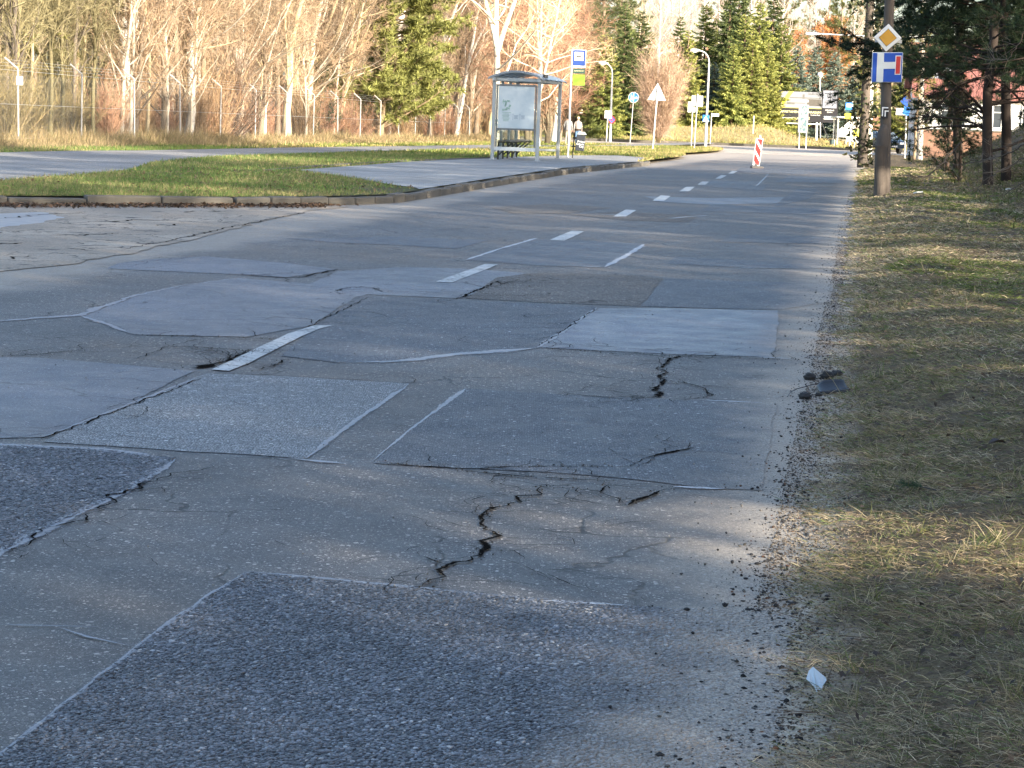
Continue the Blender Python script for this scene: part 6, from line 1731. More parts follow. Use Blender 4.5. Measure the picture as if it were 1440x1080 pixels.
a, c = sp(1197, 171), sp(1213, 200); MB().box(((a[0] + c[0]) / 2, 1.3, (a[1] + c[1]) / 2), (c[0] - a[0], .03, a[1] - c[1])).build('back_panel', simple('pale grey panel', (.60, .62, .58), .5, var=.2), s2)
rr_ = MB()
for j in range(6): rr_.box((sp(1199 + 2.4 * j, 170)[0], 1.27, (a[1] + c[1]) / 2), (.05, .03, a[1] - c[1]))
rr_.build('slats', M_alu, s2)
a, c = sp(1180, 197), sp(1194, 199); MB().box(((a[0] + c[0]) / 2, .9, a[1]), (c[0] - a[0], .4, .06)).box((a[0] + .1, .9, a[1] - .25), (.05, .3, .45)).box((c[0] - .1, .9, a[1] - .25), (.05, .3, .45)).build('seat', M_bench, s2)
b = Vector(at_px(1193.5, 160, .1)); b.z = P(1193.5, 210, b.y).z; k = F_(b.y)
s3 = thing('far_bus_stop_sign', 'far bus stop flag with blue sign and bright yellow timetable', 'bus stop sign', b, rad(2))
MB().tube([(0, 0, -.2), P(1199, 143, b.y) - b], .045, 8).build('post', M_aluL, s3)
for x0, y0, x1, y1, mt, nm in ((1189, 144, 1198.5, 155, M_blue2, 'bus_sign'), (1188.6, 155.6, 1198.2, 158.6, M_dgreen, 'name_plate'), (1188, 159.2, 1197.2, 167.4, M_yellow, 'timetable_panel')):
    a, c = P(x0, y0, b.y) - b, P(x1, y1, b.y) - b
    pp = MB().box(((a.x + c.x) / 2, -.06, (a.z + c.z) / 2), (c.x - a.x, .03, a.z - c.z)).build(nm, mt, s3)
    if nm == 'bus_sign': MB().box(((a.x + c.x) / 2, -.08, (a.z + c.z) / 2 + .06), ((c.x - a.x) * .68, .01, (a.z - c.z) * .42)).build('white_field', M_white, pp)
b = Vector(at_px(1169, 165, .1)); b.z = P(1169, 206, b.y).z; lb2 = thing('far_litter_bin', 'small dark green litter bin at the foot of the billboard', 'litter bin', b)
MB().tube([(0, 0, 0), (0, 0, .35), (0, 0, .5)], [.14, .17, .18], 14).build('body', simple('dark green bin', (.04, .07, .075), .5), lb2)
MB().tube([(0, 0, .5), (0, 0, .54)], [.20, .20], 14).build('rim', M_darkm, lb2)
q = P(1173.5, 196, b.y) - b; MB().tube([(q.x, 0, -.1), (q.x, 0, q.z)], .03, 8).build('post', M_galv, lb2)

# ------------------------------------------------------------------ utility poles
def gy(px, Y):
    x = xat(px, Y)
    return Vector((x, Y, float(verge_z(np.array(x), np.array(float(Y))))))
pb = gy(1241, 41.0); pole = thing('utility_pole', 'weathered wooden utility pole on a stub footing carrying two signs at the verge', 'utility pole', pb)
def pp_(px, py): return P(px, py, pb.y) - pb
t0, t1, t2 = pp_(1243, 180), pp_(1247, 90), pp_(1253.5, -60)
hi = t2 + (t2 - t0) * 1.1
bt = pp_(1241, 268)
MB().tube([(bt.x + .05, 0, -.4), (t0.x + .03, 0, t0.z), (t1.x, 0, t1.z), (hi.x, 0, hi.z)], [.120, .102, .095, .08], 16).build('shaft', M_pole, pole, True)
a, c, d_ = pp_(1233.5, 270), pp_(1236, 205), pp_(1241.5, 188)
MB().tube([(a.x + .03, -.11, -.4), (c.x + .03, -.10, c.z), (d_.x, -.08, d_.z + .04), (d_.x + .02, -.06, d_.z + .16)], [.128, .12, .105, .05], 14).build('stub', M_pole, pole, True)
q = pp_(1241.5, 158)
npl = MB().box((q.x + .01, -.14, q.z), (.125, .012, .22)).build('number_plate', M_black, pole)
a = pp_(1239.6, 151.3); MB().box((a.x + .045, -.148, a.z), (.115, .004, .024)).box((a.x, -.148, a.z - .085), (.022, .004, .147)).box((a.x + .075, -.148, a.z - .062), (.075, .004, .022)).box((a.x + .05, -.148, a.z - .118), (.022, .004, .09)).build('white_marks', M_white, npl)
br_ = MB().box((pp_(1248, 58).x, -.10, pp_(1248, 58).z), (.5, .02, .06)).box((pp_(1247, 82).x, -.115, pp_(1247, 82).z), (.55, .02, .05)).box((pp_(1247, 108).x, -.115, pp_(1247, 108).z), (.55, .02, .05)).build('bracket', M_galv, pole)
sY = pb.y - .16
c = P(1248.6, 53, sY); ps = thing('priority_road_sign', 'amber and white diamond priority road sign high on the wooden pole', 'road sign', c, rad(-3)); k = F_(sY)
def diam(r, y, th): return [(0, y, r), (-r * 1.02, y, 0), (-.02, y, -r), (r * 1.0, y, 0)]
pl = MB().prism(diam(19.2 * k, 0, 0), (0, .02, 0)).build('plate', M_white, ps, bevel=.012)
MB().prism(diam(12.4 * k, -.002, 0), (0, -.004, 0)).build('black_edge', M_black, pl)
MB().prism(diam(11.8 * k, -.007, 0), (0, -.003, 0)).build('amber_field', M_yelsign, pl)
c = P(1247.3, 95, sY); ds = thing('dead_end_sign', 'square blue side road dead end sign with red bar on the wooden pole', 'road sign', c, rad(-2))
S = 22.0 * k
def sq(px, py):
    q = P(px, py, sY) - c; return q.x, q.z
quad = [sq(1225.5, 115.8), sq(1268, 116), sq(1270, 73.6), sq(1227.2, 73.6)]
pl = MB().prism([(x, 0, z) for x, z in quad], (0, .05, 0)).build('plate', M_white, ds, bevel=.01)
ins = [(x * .965, z * .965) for x, z in quad]
MB().prism([(x, -.002, z) for x, z in ins], (0, -.003, 0)).build('blue_field', M_blue, pl)
MB().prism([(x, -.006, z) for x, z in (sq(1232, 115.6), sq(1241.6, 115.6), sq(1243.4, 74.2), sq(1234, 74.2))], (0, -.003, 0)).prism([(x, -.0062, z) for x, z in (sq(1242, 97), sq(1259, 96.5), sq(1259.6, 87), sq(1242.6, 87.3))], (0, -.003, 0)).build('white_road', simple('grey white foil', (.62, .66, .66), .45, var=.08), pl)
MB().prism([(x, -.010, z) for x, z in (sq(1258, 105), sq(1266, 105.2), sq(1267.6, 78), sq(1259.2, 78))], (0, -.003, 0)).build('bar_edge', M_white, pl)
MB().prism([(x, -.0135, z) for x, z in (sq(1259, 103.8), sq(1265, 104), sq(1266.6, 79.2), sq(1260.3, 79.2))], (0, -.002, 0)).build('red_bar', M_red, pl)
MB().box((-.22, .09, -.12), (.10, .08, .16)).build('clamp', M_blue, ds)

# ivy clad pole and pale concrete pole further on
pb2 = gy(1213.5, 80.0); iv = thing('ivy_pole', 'old wooden pole wrapped in climbing ivy behind the sign pole', 'utility pole', pb2)
d1 = P(1226, -40, pb2.y) - pb2; hi2 = d1 * 1.3
MB().tube([(0, 0, -.4), (d1.x * .5, 0, d1.z * .5), (hi2.x, 0, hi2.z)], [.19, .16, .12], 14).build('shaft', M_pole, iv, True)
nbv = NB(); rng = np.random.default_rng(8); m = 3400; zz = rng.random(m) ** .85 * (d1.z * 1.15); a = rng.uniform(0, 6.28, m); dens = vnoise(zz * 1.5, a * .4, 1.0)
kp = rng.random(m) < np.clip(1.6 * dens - .25, .05, 1); zz, a = zz[kp], a[kp]; m = len(zz)
rr = .17 + rng.random(m) ** 1.3 * .42 * (.5 + vnoise(zz * 2, a * 0, 1.))
B = np.stack([d1.x * zz / d1.z + np.cos(a) * rr, np.sin(a) * rr, zz], 1)
D = unit(np.stack([np.cos(a), np.sin(a), rng.normal(size=m) * .6], 1))
strips(nbv, B, D, rng.uniform(.09, .2, m), rng.uniform(.08, .16, m), rng.normal(size=(m, 3)) * .2, np.where(rng.random((m, 1)) < .6, A([[.03, .042, .018]]), A([[.08, .075, .035]])) * rng.uniform(.6, 1.4, (m, 1)), rng)
link_mesh('ivy', nbv.mesh('ivy', M_needle), iv)
pc = gy(1221.5, 112.0); cp = thing('lamp_post', 'pale concrete pole with a long horizontal lamp arm pointing left', 'street lamp', pc)
d2 = P(1226.5, 20, pc.y) - pc
MB().tube([(0, 0, -.4), (d2.x, 0, d2.z), (d2.x * 1.5, 0, d2.z * 1.5)], [.2, .14, .12], 12).build('mast', simple('pale concrete pole', (.50, .47, .40), .85, var=.2, scale=4), cp, True)
e1, e2, e3 = P(1224.5, 51, pc.y) - pc, P(1150, 47.5, pc.y) - pc, P(1133, 47.3, pc.y) - pc
MB().tube([(e1.x, 0, e1.z), (e2.x, 0, e2.z)], .035, 8).build('arm', M_aluL, cp)
MB().tube([(e2.x + .1, 0, e2.z), (e2.x - .2, 0, e2.z - .02), (e3.x, 0, e3.z)], [.04, .10, .05], 10).build('lamp_head', M_aluL, cp, True)
p3 = gy(1294, 104.0); cp3 = thing('concrete_pole', 'thin pale concrete pole seen through the pine branches right of the signs', 'utility pole', p3)
d3 = P(1297, -20, p3.y) - p3; MB().tube([(0, 0, -.4), (d3.x, 0, d3.z * 1.2)], [.16, .11], 12).build('mast', simple('grey concrete pole', (.46, .43, .38), .85, var=.2, scale=4), cp3, True)
q = P(1295, 52, p3.y) - p3; MB().box((q.x, 0, q.z), (1.4, .08, .08)).build('cross_arm', M_galv, cp3)
# blue and white signs near the house
b = gy(1273, 116.0); b.z = max(b.z, float(gz(116)))
b2 = thing('road_sign', 'blue and white signs on a post glimpsed between the pole and the pines', 'sign', b)
MB().tube([(0, 0, -.2), P(1275, 136, b.y) - b], .045, 8).build('post', M_galv, b2)
for x0, y0, x1, y1, mt, nm, ry in ((1268, 137, 1279, 148, M_blue, 'diamond_plate', 40), (1260, 152, 1275, 162, M_white, 'lower_plate', 0), (1270, 150, 1279, 162, M_blue2, 'side_plate', 14)):
    a, c = P(x0, y0, b.y) - b, P(x1, y1, b.y) - b
    MB().box(((a.x + c.x) / 2, -.06 - .01 * ry / 14, (a.z + c.z) / 2), ((c.x - a.x), .02, (a.z - c.z)), ry=rad(ry)).build(nm, mt, b2)
# overhead cables
M_cable = simple('black cable', (.02, .02, .02), .6)
for j, (dx, zt) in enumerate(((0, 7.4), (.35, 7.4), (-.3, 6.9))):
    A0 = pb + Vector((dx + .45, 0, zt)); A1 = pb2 + Vector((dx + .3, 0, zt + .2)); pts = []
    for q in range(15):
        w = q / 14; p_ = A0 * (1 - w) + A1 * w; p_.z -= .55 * 4 * w * (1 - w); pts.append(p_)
    o = MB().tube(pts, .012, 5).build('overhead_cable', M_cable); tag(o, 'black overhead cable slung between the sign pole and the ivy pole', 'cable', 'overhead cables between the poles')

# ------------------------------------------------------------------ houses
M_plaster = simple('white plaster', (.74, .73, .70), .8, 0, .06, 1.5)
def tile_mat(name, a, b_):
    m, n, l, b = newmat(name); tc = N(n, 'ShaderNodeTexCoord').outputs['Object']
    w = N(n, 'ShaderNodeTexWave'); w.inputs['Scale'].default_value = 1.6; w.bands_direction = 'X'; l.new(tc, w.inputs['Vector'])
    f = noise(n, l, tc, 2.5, 5)
    c = mixc(n, l, f, a, b_); c = mixc(n, l, 1.0, c, ramp(n, l, w.outputs['Fac'], 0, 1, .75, 1.1), 'MULTIPLY')
    l.new(c, b.inputs['Base Color']); b.inputs['Roughness'].default_value = .75
    return m
M_tile = tile_mat('red roof tiles', (.20, .075, .06), (.30, .125, .10)); M_tile2 = tile_mat('orange brick roof', (.42, .17, .075), (.52, .24, .12))
M_pane = simple('dark window pane', (.05, .06, .07), .1)
def house(label, loc, rz, W, Dp, eave, ridge, tile, wall, wins, dormer=None, chimney=None, wn=M_white):
    h = thing('house', label, 'house', loc, rz)
    w_ = MB(); hw, hd = W / 2, Dp / 2
    w_.prism([(-hw, -hd, -.6), (-hw, hd, -.6), (-hw, hd, eave), (-hw, 0, ridge), (-hw, -hd, eave)], (W, 0, 0)).build('wall', wall, h)
    r = MB(); ov = .45; sl = (ridge - eave) / hd
    for sg_ in (-1, 1):
        a = (-hw - ov, sg_ * (hd + ov), eave - ov * sl + .06); c = (-hw - ov, 0, ridge + .06)
        r.prism([a, c, (c[0], c[1], c[2] + .14), (a[0], a[1], a[2] + .14)], (W + 2 * ov, 0, 0))
    rf = r.build('roof', tile, h)
    for (x, z, ww, hh) in wins:
        f = MB()
        f.box((x - ww / 2, -hd - .03, z), (.09, .1, hh + .09)).box((x + ww / 2, -hd - .03, z), (.09, .1, hh + .09)).box((x, -hd - .03, z - hh / 2), (ww - .09, .1, .09)).box((x, -hd - .03, z + hh / 2), (ww - .09, .1, .09)).box((x, -hd - .025, z), (.07, .08, hh - .09)).box((x, -hd - .022, z + hh * .18), (ww - .09, .06, .05))
        wf_ = f.build('window', wn, h); MB().box((x, -hd - .004, z), (ww, .02, hh)).build('pane', M_pane, wf_)
    if dormer:
        x, z, ww = dormer
        y0 = -hd * .75
        dm = MB().prism([(x - ww / 2, y0, z - .7), (x + ww / 2, y0, z - .7), (x + ww / 2, y0, z + .5), (x, y0, z + 1.3), (x - ww / 2, y0, z + .5)], (0, hd * .9, 0)).build('dormer', simple('grey dormer cladding', (.20, .22, .26), .6, var=.2), h)
        dr = MB()
        for sg_ in (-1, 1): dr.prism([(x, y0 - .2, z + 1.34), (x + sg_ * (ww / 2 + .3), y0 - .2, z + .30), (x + sg_ * (ww / 2 + .3), y0 - .2, z + .44), (x, y0 - .2, z + 1.48)], (0, hd * .95, 0))
        dr.build('dormer_roof', tile, dm)
        MB().box((x, y0 - .03, z + .1), (.8, .05, .8)).build('pane', M_pane, dm)
    if chimney:
        MB().box((chimney, .6, ridge + .1), (.6, .6, 1.5)).box((chimney, .6, ridge + .88), (.72, .72, .12)).build('chimney', M_fencewood, rf)
    return h
hb = Vector(at_px(1368, 138, 0)); 
house('white house with red tiled roof and grey dormer seen through the pines', (hb.x, hb.y, float(gz(138)) - .1), rad(-6), 7.6, 8, 4.0, 7.0, M_tile, M_plaster, ((-1.7, 2.75, 1.5, 1.5), (1.2, 2.75, 1.1, 1.4), (2.9, 2.75, 1.0, 1.4)), dormer=(-2.2, 4.8, 2.0), chimney=1.5)
hb = Vector(at_px(962, 262, 0)); house('far house with orange gabled roof hidden behind the spruces', (hb.x, hb.y, float(gz(262)) + .4), rad(35), 10, 9, 6.5, 10.2, M_tile2, simple('ochre plaster', (.5, .35, .2), .8), ((-2, 4.5, 1.3, 1.4), (2, 4.5, 1.3, 1.4)), chimney=-2)
gw = Vector(at_px(1326, 126, 0)); gwl = thing('garden_wall', 'low reddish brown garden wall in front of the white house', 'wall', (gw.x, gw.y, float(gz(126))), rad(-4))
MB().box((2.5, 0, .9), (7.5, .2, 1.6)).build('panel', M_fencewood, gwl); MB().box((2.5, 0, 1.74), (7.6, .28, .08)).build('coping', M_kerb, gwl)

# ------------------------------------------------------------------ parked car behind the poles
def car(loc, rz, label):
    c = thing('parked_car', label, 'car', loc, rz)
    M_body = simple('dark blue car paint', (.035, .055, .085), .25, .4, .05); M_gl = simple('car glass', (.16, .20, .24), .08, 0, .05); M_tyre = simple('tyre rubber', (.02, .02, .02), .85)
    prof = [(-2.05, .35), (-2.1, .62), (-2.0, .84), (-1.25, .98), (-.55, 1.42), (.35, 1.47), (1.35, 1.40), (1.95, .98), (2.05, .8), (2.05, .35)]
    def loft(pr, ws):
        vs = []; n = len(pr)
        for sg_ in (-1, 1):
            for (y, z), w in zip(pr, ws): vs.append((sg_ * w, y, z))
        fs = [(i, (i + 1) % n, n + (i + 1) % n, n + i) for i in range(n)]; m = MB().add(vs, fs)
        m.f.append(tuple(range(n))); m.f.append(tuple(range(2 * n - 1, n - 1, -1))); m.m += [0, 0]
        return m
    loft(prof, [.80, .84, .86, .84, .64, .62, .64, .80, .85, .83]).build('body', M_body, c, bevel=.06)
    MB().prism([(-.70, -1.2, 1.02), (.70, -1.2, 1.02), (.60, -.58, 1.40), (-.60, -.58, 1.40)], (0, -.03, .03)).build('windscreen', M_gl, c)
    for sg_ in (-1, 1):
        MB().prism([(sg_ * .80, -.95, 1.0), (sg_ * .80, 1.4, 1.0), (sg_ * .66, 1.15, 1.36), (sg_ * .66, -.5, 1.38)], (sg_ * .03, 0, 0)).build('side_window', M_gl, c)
        MB().box((sg_ * .60, -2.05, .70), (.36, .12, .16)).build('headlight', M_white, c, bevel=.03)
        MB().box((sg_ * .95, -.75, 1.03), (.2, .1, .13)).build('mirror', M_body, c, bevel=.02)
        for y in (-1.3, 1.3):
            w = MB().tube([(sg_ * .64, y, .32), (sg_ * .86, y, .32)], .32, 20).build('wheel', M_tyre, c); MB().tube([(sg_ * .85, y, .32), (sg_ * .875, y, .32)], .2, 14).build('rim', M_galv, w)
    MB().box((0, -2.1, .5), (.52, .03, .12)).build('number_plate', M_white, c); MB().box((0, -2.08, .66), (.7, .06, .12)).build('grille', M_black, c)
x = xat(1240, 150, 190); zc = P(1240, 197, 150).z
car((x, 150, float(gz(150)) + .01), rad(14), 'dark blue parked car half hidden behind the wooden pole')

# ------------------------------------------------------------------ people
def person(label, loc, rz, h, jacket, trousers, hair, step=.0, arms=(.10, -.10), coat=False):
    k = h / 1.75
    t = thing('person', label, 'person', loc, rz)
    V = []; E = []; R = []
    def vtx(p, r, par=None):
        V.append(Vector(p) * k); R.append(r * k); i = len(V) - 1
        if par is not None: E.append((par, i))
        return i
    pel = vtx((0, 0, .95), .145); wa = vtx((0, .01, 1.10), .125, pel); ch = vtx((0, .015, 1.30), .15, wa); sh_ = vtx((0, .02, 1.43), .11, ch)
    nk = vtx((0, .01, 1.52), .055, sh_); hd1 = vtx((0, -.005, 1.60), .075, nk); hd2 = vtx((0, -.01, 1.68), .085, hd1); vtx((0, -.005, 1.74), .05, hd2)
    vtx((0, -.10, 1.63), .018, hd1)                                                           # nose
    for sg_ in (-1, 1): vtx((sg_ * .088, .0, 1.645), .016, hd2)                                # ears
    hands = []
    for sg_, ar in ((-1, arms[0]), (1, arms[1])):
        s1 = vtx((sg_ * .18, .02, 1.40), .07, sh_); el = vtx((sg_ * .235, .04 + ar * .4, 1.14), .05, s1); wr = vtx((sg_ * .245, -.03 + ar, .92), .032, el)
        pm = vtx((sg_ * .245, -.045 + ar * 1.1, .86), .036, wr)
        for f in range(4):
            a = vtx((sg_ * .245 + (f - 1.5) * .004, -.075 + f * .02 + ar * 1.1, .80), .0095, pm); vtx((sg_ * .235, -.07 + f * .02 + ar * 1.1, .765 + .006 * abs(f - 1.5)), .008, a)
        a = vtx((sg_ * .225, -.085 + ar * 1.1, .85), .011, pm); vtx((sg_ * .215, -.10 + ar * 1.1, .82), .009, a)
    for sg_, stp_ in ((-1, step), (1, -step)):
        hp = vtx((sg_ * .095, 0, .88), .095, pel); kn = vtx((sg_ * .10, -.03 + stp_ * .45, .50), .062, hp); an = vtx((sg_ * .10, .04 + stp_, .10), .042, kn)
        ft = vtx((sg_ * .105, -.04 + stp_, .045), .042, an); vtx((sg_ * .115, -.15 + stp_, .035), .035, ft)
    me = bpy.data.meshes.new('body'); me.from_pydata([tuple(v) for v in V], E, [])
    o = bpy.data.objects.new('body', me); COL.objects.link(o)
    sk = o.modifiers.new('skin', 'SKIN'); su = o.modifiers.new('sub', 'SUBSURF'); su.levels = 2; su.render_levels = 2
    for i, sv_ in enumerate(me.skin_vertices[0].data): sv_.radius = (R[i], R[i] * (.75 if i in (1, 2, 3, 0) else 1)); sv_.use_root = (i == 0)
    bpy.context.view_layer.update()
    m2 = bpy.data.meshes.new_from_object(o.evaluated_get(bpy.context.evaluated_depsgraph_get()))
    bpy.data.objects.remove(o)
    for mt in (M_skin, trousers, jacket): m2.materials.append(mt)
    for p_ in m2.polygons:
        c_ = p_.center / k
        p_.use_smooth = True
        if c_.z < .94 and abs(c_.x) < .19: p_.material_index = 1
        elif .94 <= c_.z < 1.5 or (abs(c_.x) >= .19 and c_.z > .91): p_.material_index = 2
        else: p_.material_index = 0
    link_mesh('body', m2, t)
    hb_ = bmesh.new(); bmesh.ops.create_uvsphere(hb_, u_segments=16, v_segments=10, radius=.108 * k)
    for v in list(hb_.verts):
        if v.co.z < -.03 * k and v.co.y < .02 * k: hb_.verts.remove(v)
    mh = bpy.data.meshes.new('hair'); hb_.to_mesh(mh); hb_.free(); mh.materials.append(hair); mh.polygons.foreach_set('use_smooth', [True] * len(mh.polygons))
    link_mesh('hair', mh, t).location = (0, .02 * k, 1.685 * k)
    jk = MB(); rings = [(.90, .185, .135), (.98, .185, .14), (1.12, .17, .13), (1.30, .195, .145), (1.41, .175, .12), (1.47, .10, .09)]
    vs = []; fs = []; n = 18
    for z, a, c_ in rings:
        for q in range(n): vs.append((math.cos(2 * math.pi * q / n) * a * k, (.01 + math.sin(2 * math.pi * q / n) * c_) * k, z * k))
    for i in range(len(rings) - 1):
        for q in range(n): fs.append((i * n + q, i * n + (q + 1) % n, (i + 1) * n + (q + 1) % n, (i + 1) * n + q))
    jk.add(vs, fs).build('jacket', jacket, t, True)
    return t, k
M_jk = simple('off white fleece', (.34, .31, .29), .9, 0, .1, 8); M_jean = simple('light blue denim', (.14, .25, .45), .85, 0, .2, 12); M_hair = simple('fair hair', (.45, .36, .25), .7, 0, .2, 20)
Y = 128.0; x = xat(812.3, Y, 190)
pt, k = person('person in an off white top and light jeans walking away behind the litter bin', (x, Y, float(gz(Y)) + .125), rad(176), 1.62, M_jk, M_jean, M_hair, step=.16, arms=(-.03, .06))
bg = MB(); n = 20; vs = []; fs = []
for z, a, c_ in ((.90, .2, .15), (1.03, .198, .148)):
    for q in range(n): vs.append((math.cos(2 * math.pi * q / n) * a * k, (.01 + math.sin(2 * math.pi * q / n) * c_) * k, z * k))
for q in range(n): fs.append((q, (q + 1) % n, n + (q + 1) % n, n + q))
bg.add(vs, fs).build('tied_jacket', simple('dark brown cloth', (.05, .035, .03), .9), pt)
Y = 126.0; x = xat(798.6, Y, 190)
person('person in pale jacket and beige trousers walking half hidden by the shelter post', (x, Y, float(gz(Y)) + .125), rad(170), 1.64, simple('pale grey jacket', (.30, .30, .30), .8), simple('beige trousers', (.30, .26, .21), .9), simple('dark hair', (.05, .04, .03), .7), step=-.14, arms=(.10, -.06))
Y = 158.0; x = xat(1204, Y, 190)
person('person in a yellow jacket and grey trousers waiting at the far bus stop', (x, Y, P(1204, 209, Y).z), rad(20), 1.68, simple('yellow jacket', (.75, .68, .10), .8), simple('pale grey trousers', (.45, .46, .48), .9), simple('brown hair', (.10, .07, .05), .7), step=.05, arms=(.05, .05))

# ------------------------------------------------------------------ rubbish on the verge
p = G(1172, 549, .02); pl_ = thing('broken_plastic_piece', 'broken black plastic car trim with a trailing wire at the road edge', 'plastic debris', (p.x, p.y, float(max(0, verge_z(p.x, p.y))) + .005), rad(6))
k = F_(p.y)
sh_ = []; nU = 12; nV = 6; vs = []; fs = []
out = [(-20, 0), (-15, 10), (-8, 15.5), (4, 17), (20, 17), (21.5, 3), (14, .5), (2, 1.5), (-10, -1.5)]
def topz(u_): return np.interp(u_, [-20, -15, -8, 4, 20, 21.5], [1, 10, 15, 16.5, 17, 15])
for i in range(nU + 1):
    u_ = -20 + 41.5 * i / nU; zt = float(topz(u_)); zb = float(np.interp(u_, [-20, -10, 2, 14, 21.5], [0, -1.5, 1.2, .5, 3]))
    for j in range(nV + 1):
        w = j / nV; zz_ = zb + (zt - zb) * w
        vs.append((u_ * k, (.03 * math.sin(w * 2.2) + .10 * w - .03), (zz_ * .85 + 1.2) * k))
for i in range(nU):
    for j in range(nV): a = i * (nV + 1) + j; fs.append((a, a + nV + 1, a + nV + 2, a + 1))
o = MB().add(vs, fs).build('shell', simple('scuffed black plastic', (.012, .013, .016), .45, 0, .5, 18, bump=.2), pl_, True)
sm = o.modifiers.new('thick', 'SOLIDIFY'); sm.thickness = .006
MB().box((6 * k, .065, 9 * k), (8 * k, .01, 1.5 * k), rx=rad(-30)).box((5 * k, .068, 7.4 * k), (1.6 * k, .01, 5 * k), rx=rad(-30)).build('bracket_mark', simple('grey scuffed plastic', (.09, .09, .10), .6), pl_)
wp = [G(*q) - Vector((p.x, p.y, 0)) for q in ((1156, 548.5), (1146, 549.5), (1130, 551.5), (1117, 553), (1106, 556.5), (1098, 561))]
MB().tube([(q.x, q.y, .006 + .02 * (1 - i / 5)) for i, q in enumerate(wp)], .0022, 6).build('wire', M_cable, pl_)

p = G(1150, 955, .03); pp2 = thing('paper_scrap', 'torn white paper scrap lying at the edge of the grass', 'paper scrap', (p.x, p.y, float(verge_z(p.x, p.y)) + .012), rad(5), tilt=(rad(14), rad(-6)))
k = F_(p.y) ; pts = [(-15, 3), (-6, 12), (2, 15), (14, 4), (13, 0), (4, -6), (-6, -16), (-10, -14), (-8, -6), (-12, -3)]
vs = [(a * k, c * k * 2.6, .003 * math.sin(a * .4) + .002 * math.cos(c * .5)) for a, c in pts]
o = MB().prism(vs, (0, 0, .0012)).build('sheet', simple('crumpled white paper', (.50, .56, .58), .7, 0, .08, 30, bump=.3, bscale=90), pp2)
p = G(1402, 624, .1); dl = thing('dead_leaf', 'curled dark brown leaf on the grass near the right edge', 'leaf', (p.x, p.y, float(verge_z(p.x, p.y)) + .02), .4)
vs = []; fs = []
for i in range(7):
    u_ = i / 6; w = math.sin(math.pi * (u_ * .96 + .02)) * .022
    for j in (-1, 0, 1): vs.append(((u_ - .5) * .085, j * w, .010 * math.sin(u_ * 3) + abs(j) * w * .5))
for i in range(6):
    for j in range(2): a = i * 3 + j; fs.append((a, a + 3, a + 4, a + 1))
o = MB().add(vs, fs).build('blade', simple('dark dead leaf', (.05, .035, .028), .8, 0, .3, 30), dl, True); o.modifiers.new('t', 'SOLIDIFY').thickness = .002
MB().tube([(.04, 0, .003), (.06, .008, .001)], .0015, 5).build('stalk', M_darkm, dl)
p = G(1287, 671, .1); tw_ = thing('pine_sprig', 'small green pine sprig fallen on the matted grass', 'pine sprig', (p.x, p.y, float(verge_z(p.x, p.y)) + .025), 0)
MB().tube([(.08, -.01, -.005), (.02, 0, .004), (-.03, .01, .012)], [.0025, .002, .0015], 5).build('twig', M_darkm, tw_)
nbq = NB(); rng = np.random.default_rng(2); m = 150; f = rng.random(m)[:, None]; Bq = A([[-.035, .012, .012]]) * f + A([[.03, 0, .004]]) * (1 - f)
strips(nbq, Bq, unit(A([[-1, .15, .25]]) + rng.normal(size=(m, 3)) * .45), rng.uniform(.03, .055, m), .0016, rng.normal(size=(m, 3)) * .1, A([[.05, .10, .05]]) * rng.uniform(.6, 1.4, (m, 1)), rng)
link_mesh('needles', nbq.mesh('needles', M_needle), tw_)
for px, py, lab in ((1423, 297, 'white scrap of litter on the moss under the right pine'), (1295, 298, 'small pale scrap of litter on the verge behind the wooden pole')):
    Y = 43.0 if px > 1400 else 39.0
    x = xat(px, Y); z = float(verge_z(np.array(x), np.array(Y)))
    o = MB().prism([(-.09, 0, 0), (-.03, .05, .01), (.08, .03, 0), (.07, -.04, .03), (-.04, -.05, .02)], (0, 0, .02)).build('litter_scrap', M_white); o.location = (x, Y, z + .03); tag(o, lab, 'litter')
# dead branches lying at the foot of the bank
def branch(label, pts_px, Y0, Y1, seed, r=.02, tw=26):
    rng = np.random.default_rng(seed); n = len(pts_px); pts = []
    for i, (px, py) in enumerate(pts_px):
        Y = Y0 + (Y1 - Y0) * i / (n - 1); pts.append(P(px, py, Y))
    o = Vector((pts[0].x, pts[0].y, pts[0].z)); t = thing('dead_branch', label, 'branch', o)
    pl = np.array([tuple(q - o) for q in pts]); u = np.linspace(0, n - 1, n * 5); pts2 = np.stack([np.interp(u, np.arange(n), pl[:, j]) for j in range(3)], 1) + rng.normal(size=(len(u), 3)) * .012
    nb = NB(); ntube(nb, pts2, np.linspace(r, r * .3, len(u)), 5, A([.13, .105, .085]))
    link_mesh('stem', nb.mesh('stem', M_bark, True), t)
    nb = NB(); i = rng.integers(2, len(u) - 1, tw); B = pts2[i]; ax = unit(pts2[i] - pts2[i - 1]); D = unit(ax + rng.normal(size=(tw, 3)) * .6)
    L = rng.uniform(.25, .8, tw); strips(nb, B, D, L, r * .6, rng.normal(size=(tw, 3)) * .2, A([.15, .125, .10]), rng)
    k = 4; B2 = (B[:, None] + (D * L[:, None])[:, None] * rng.uniform(.2, .9, (tw, k, 1))).reshape(-1, 3); strips(nb, B2, unit(np.repeat(D, k, 0) + rng.normal(size=(tw * k, 3)) * .6), .25, r * .4, rng.normal(size=(tw * k, 3)) * .2, A([.16, .135, .11]), rng)
    link_mesh('twigs', nb.mesh('twigs', M_bark), t)
branch('long dark bough sloping down to the verge between pole and pine', [(1352, 200), (1338, 216), (1322, 232), (1302, 250), (1285, 248), (1270, 240)], 47, 45.5, 1, .022)
branch('bent grey dead branch hanging before the reddish pine trunk', [(1440, 222), (1415, 238), (1385, 252), (1375, 268), (1368, 283), (1372, 290)], 42, 43, 2, .014, 20)
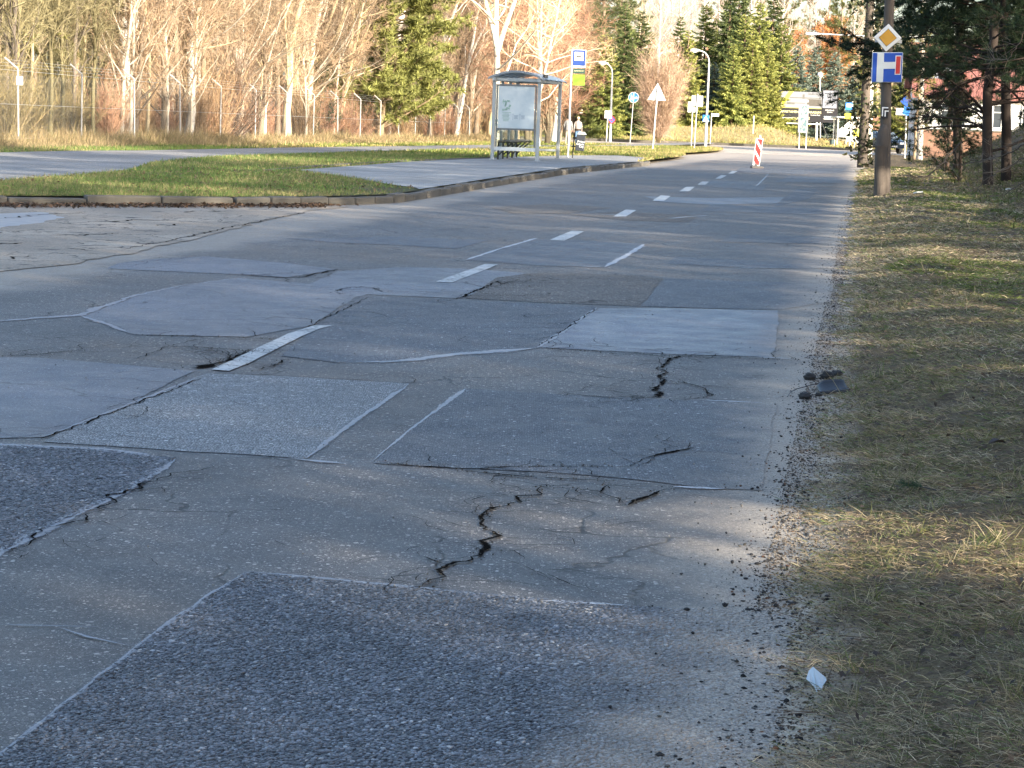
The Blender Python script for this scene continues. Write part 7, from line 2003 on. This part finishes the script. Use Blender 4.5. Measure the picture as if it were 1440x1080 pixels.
branch('dark dead bough lying on the grass at the right edge', [(1445, 284), (1420, 287), (1398, 291), (1378, 288), (1370, 282)], 41, 41.5, 3, .022, 30)
branch('pale dry branch sticking out from the right edge over the bank', [(1450, 196), (1422, 214), (1395, 222), (1368, 228), (1345, 233)], 43, 45, 4, .016, 24)
branch('pale twisted dry bough hanging from the pine at the upper right', [(1446, 30), (1438, 52), (1428, 70), (1418, 84), (1400, 84), (1388, 83)], 43, 44, 5, .014, 14)
branch('arching grey twiggy branch low at the right edge', [(1455, 248), (1430, 262), (1408, 278), (1392, 296), (1384, 306)], 40, 40.5, 6, .012, 26)
# ------------------------------------------------------------------ camera, sun and sky
cd = bpy.data.cameras.new('camera'); cam = bpy.data.objects.new('camera', cd); COL.objects.link(cam)
cd.sensor_width = 36; cd.sensor_fit = 'HORIZONTAL'; cd.lens = FPX / 1440 * 36; cd.clip_start = .1; cd.clip_end = 3000
from mathutils import Matrix
cam.matrix_world = Matrix(((_R[0], _U[0], -_F[0], 0), (_R[1], _U[1], -_F[1], 0), (_R[2], _U[2], -_F[2], EYE), (0, 0, 0, 1)))
SC.camera = cam
SUN_EL = rad(19); SUN_AZ = rad(135)     # azimuth clockwise from +Y
sl = bpy.data.lights.new('sun', 'SUN'); sl.energy = 3.8; sl.angle = rad(.53); sl.color = (1.0, .89, .73)
so = bpy.data.objects.new('sun', sl); COL.objects.link(so)
dirn = Vector((math.sin(SUN_AZ) * math.cos(SUN_EL), math.cos(SUN_AZ) * math.cos(SUN_EL), math.sin(SUN_EL)))
so.rotation_euler = dirn.to_track_quat('Z', 'Y').to_euler(); so.location = dirn * 60
w = bpy.data.worlds.new('World'); SC.world = w; w.use_nodes = True
wn = w.node_tree.nodes; wl = w.node_tree.links
sky = wn.new('ShaderNodeTexSky'); sky.sky_type = 'NISHITA'; sky.sun_disc = False; sky.sun_elevation = SUN_EL; sky.sun_rotation = SUN_AZ
sky.air_density = 1.0; sky.dust_density = 2.5; sky.ozone_density = 1.7
bg = wn['Background']; wl.new(sky.outputs[0], bg.inputs[0]); bg.inputs[1].default_value = .15
SC.view_settings.view_transform = 'Standard'; SC.view_settings.look = 'None'; SC.view_settings.exposure = 1.85; SC.view_settings.gamma = 1
SC.cycles.max_bounces = 6; SC.cycles.transparent_max_bounces = 12; SC.cycles.use_adaptive_sampling = True
SC.cycles.use_denoising = True
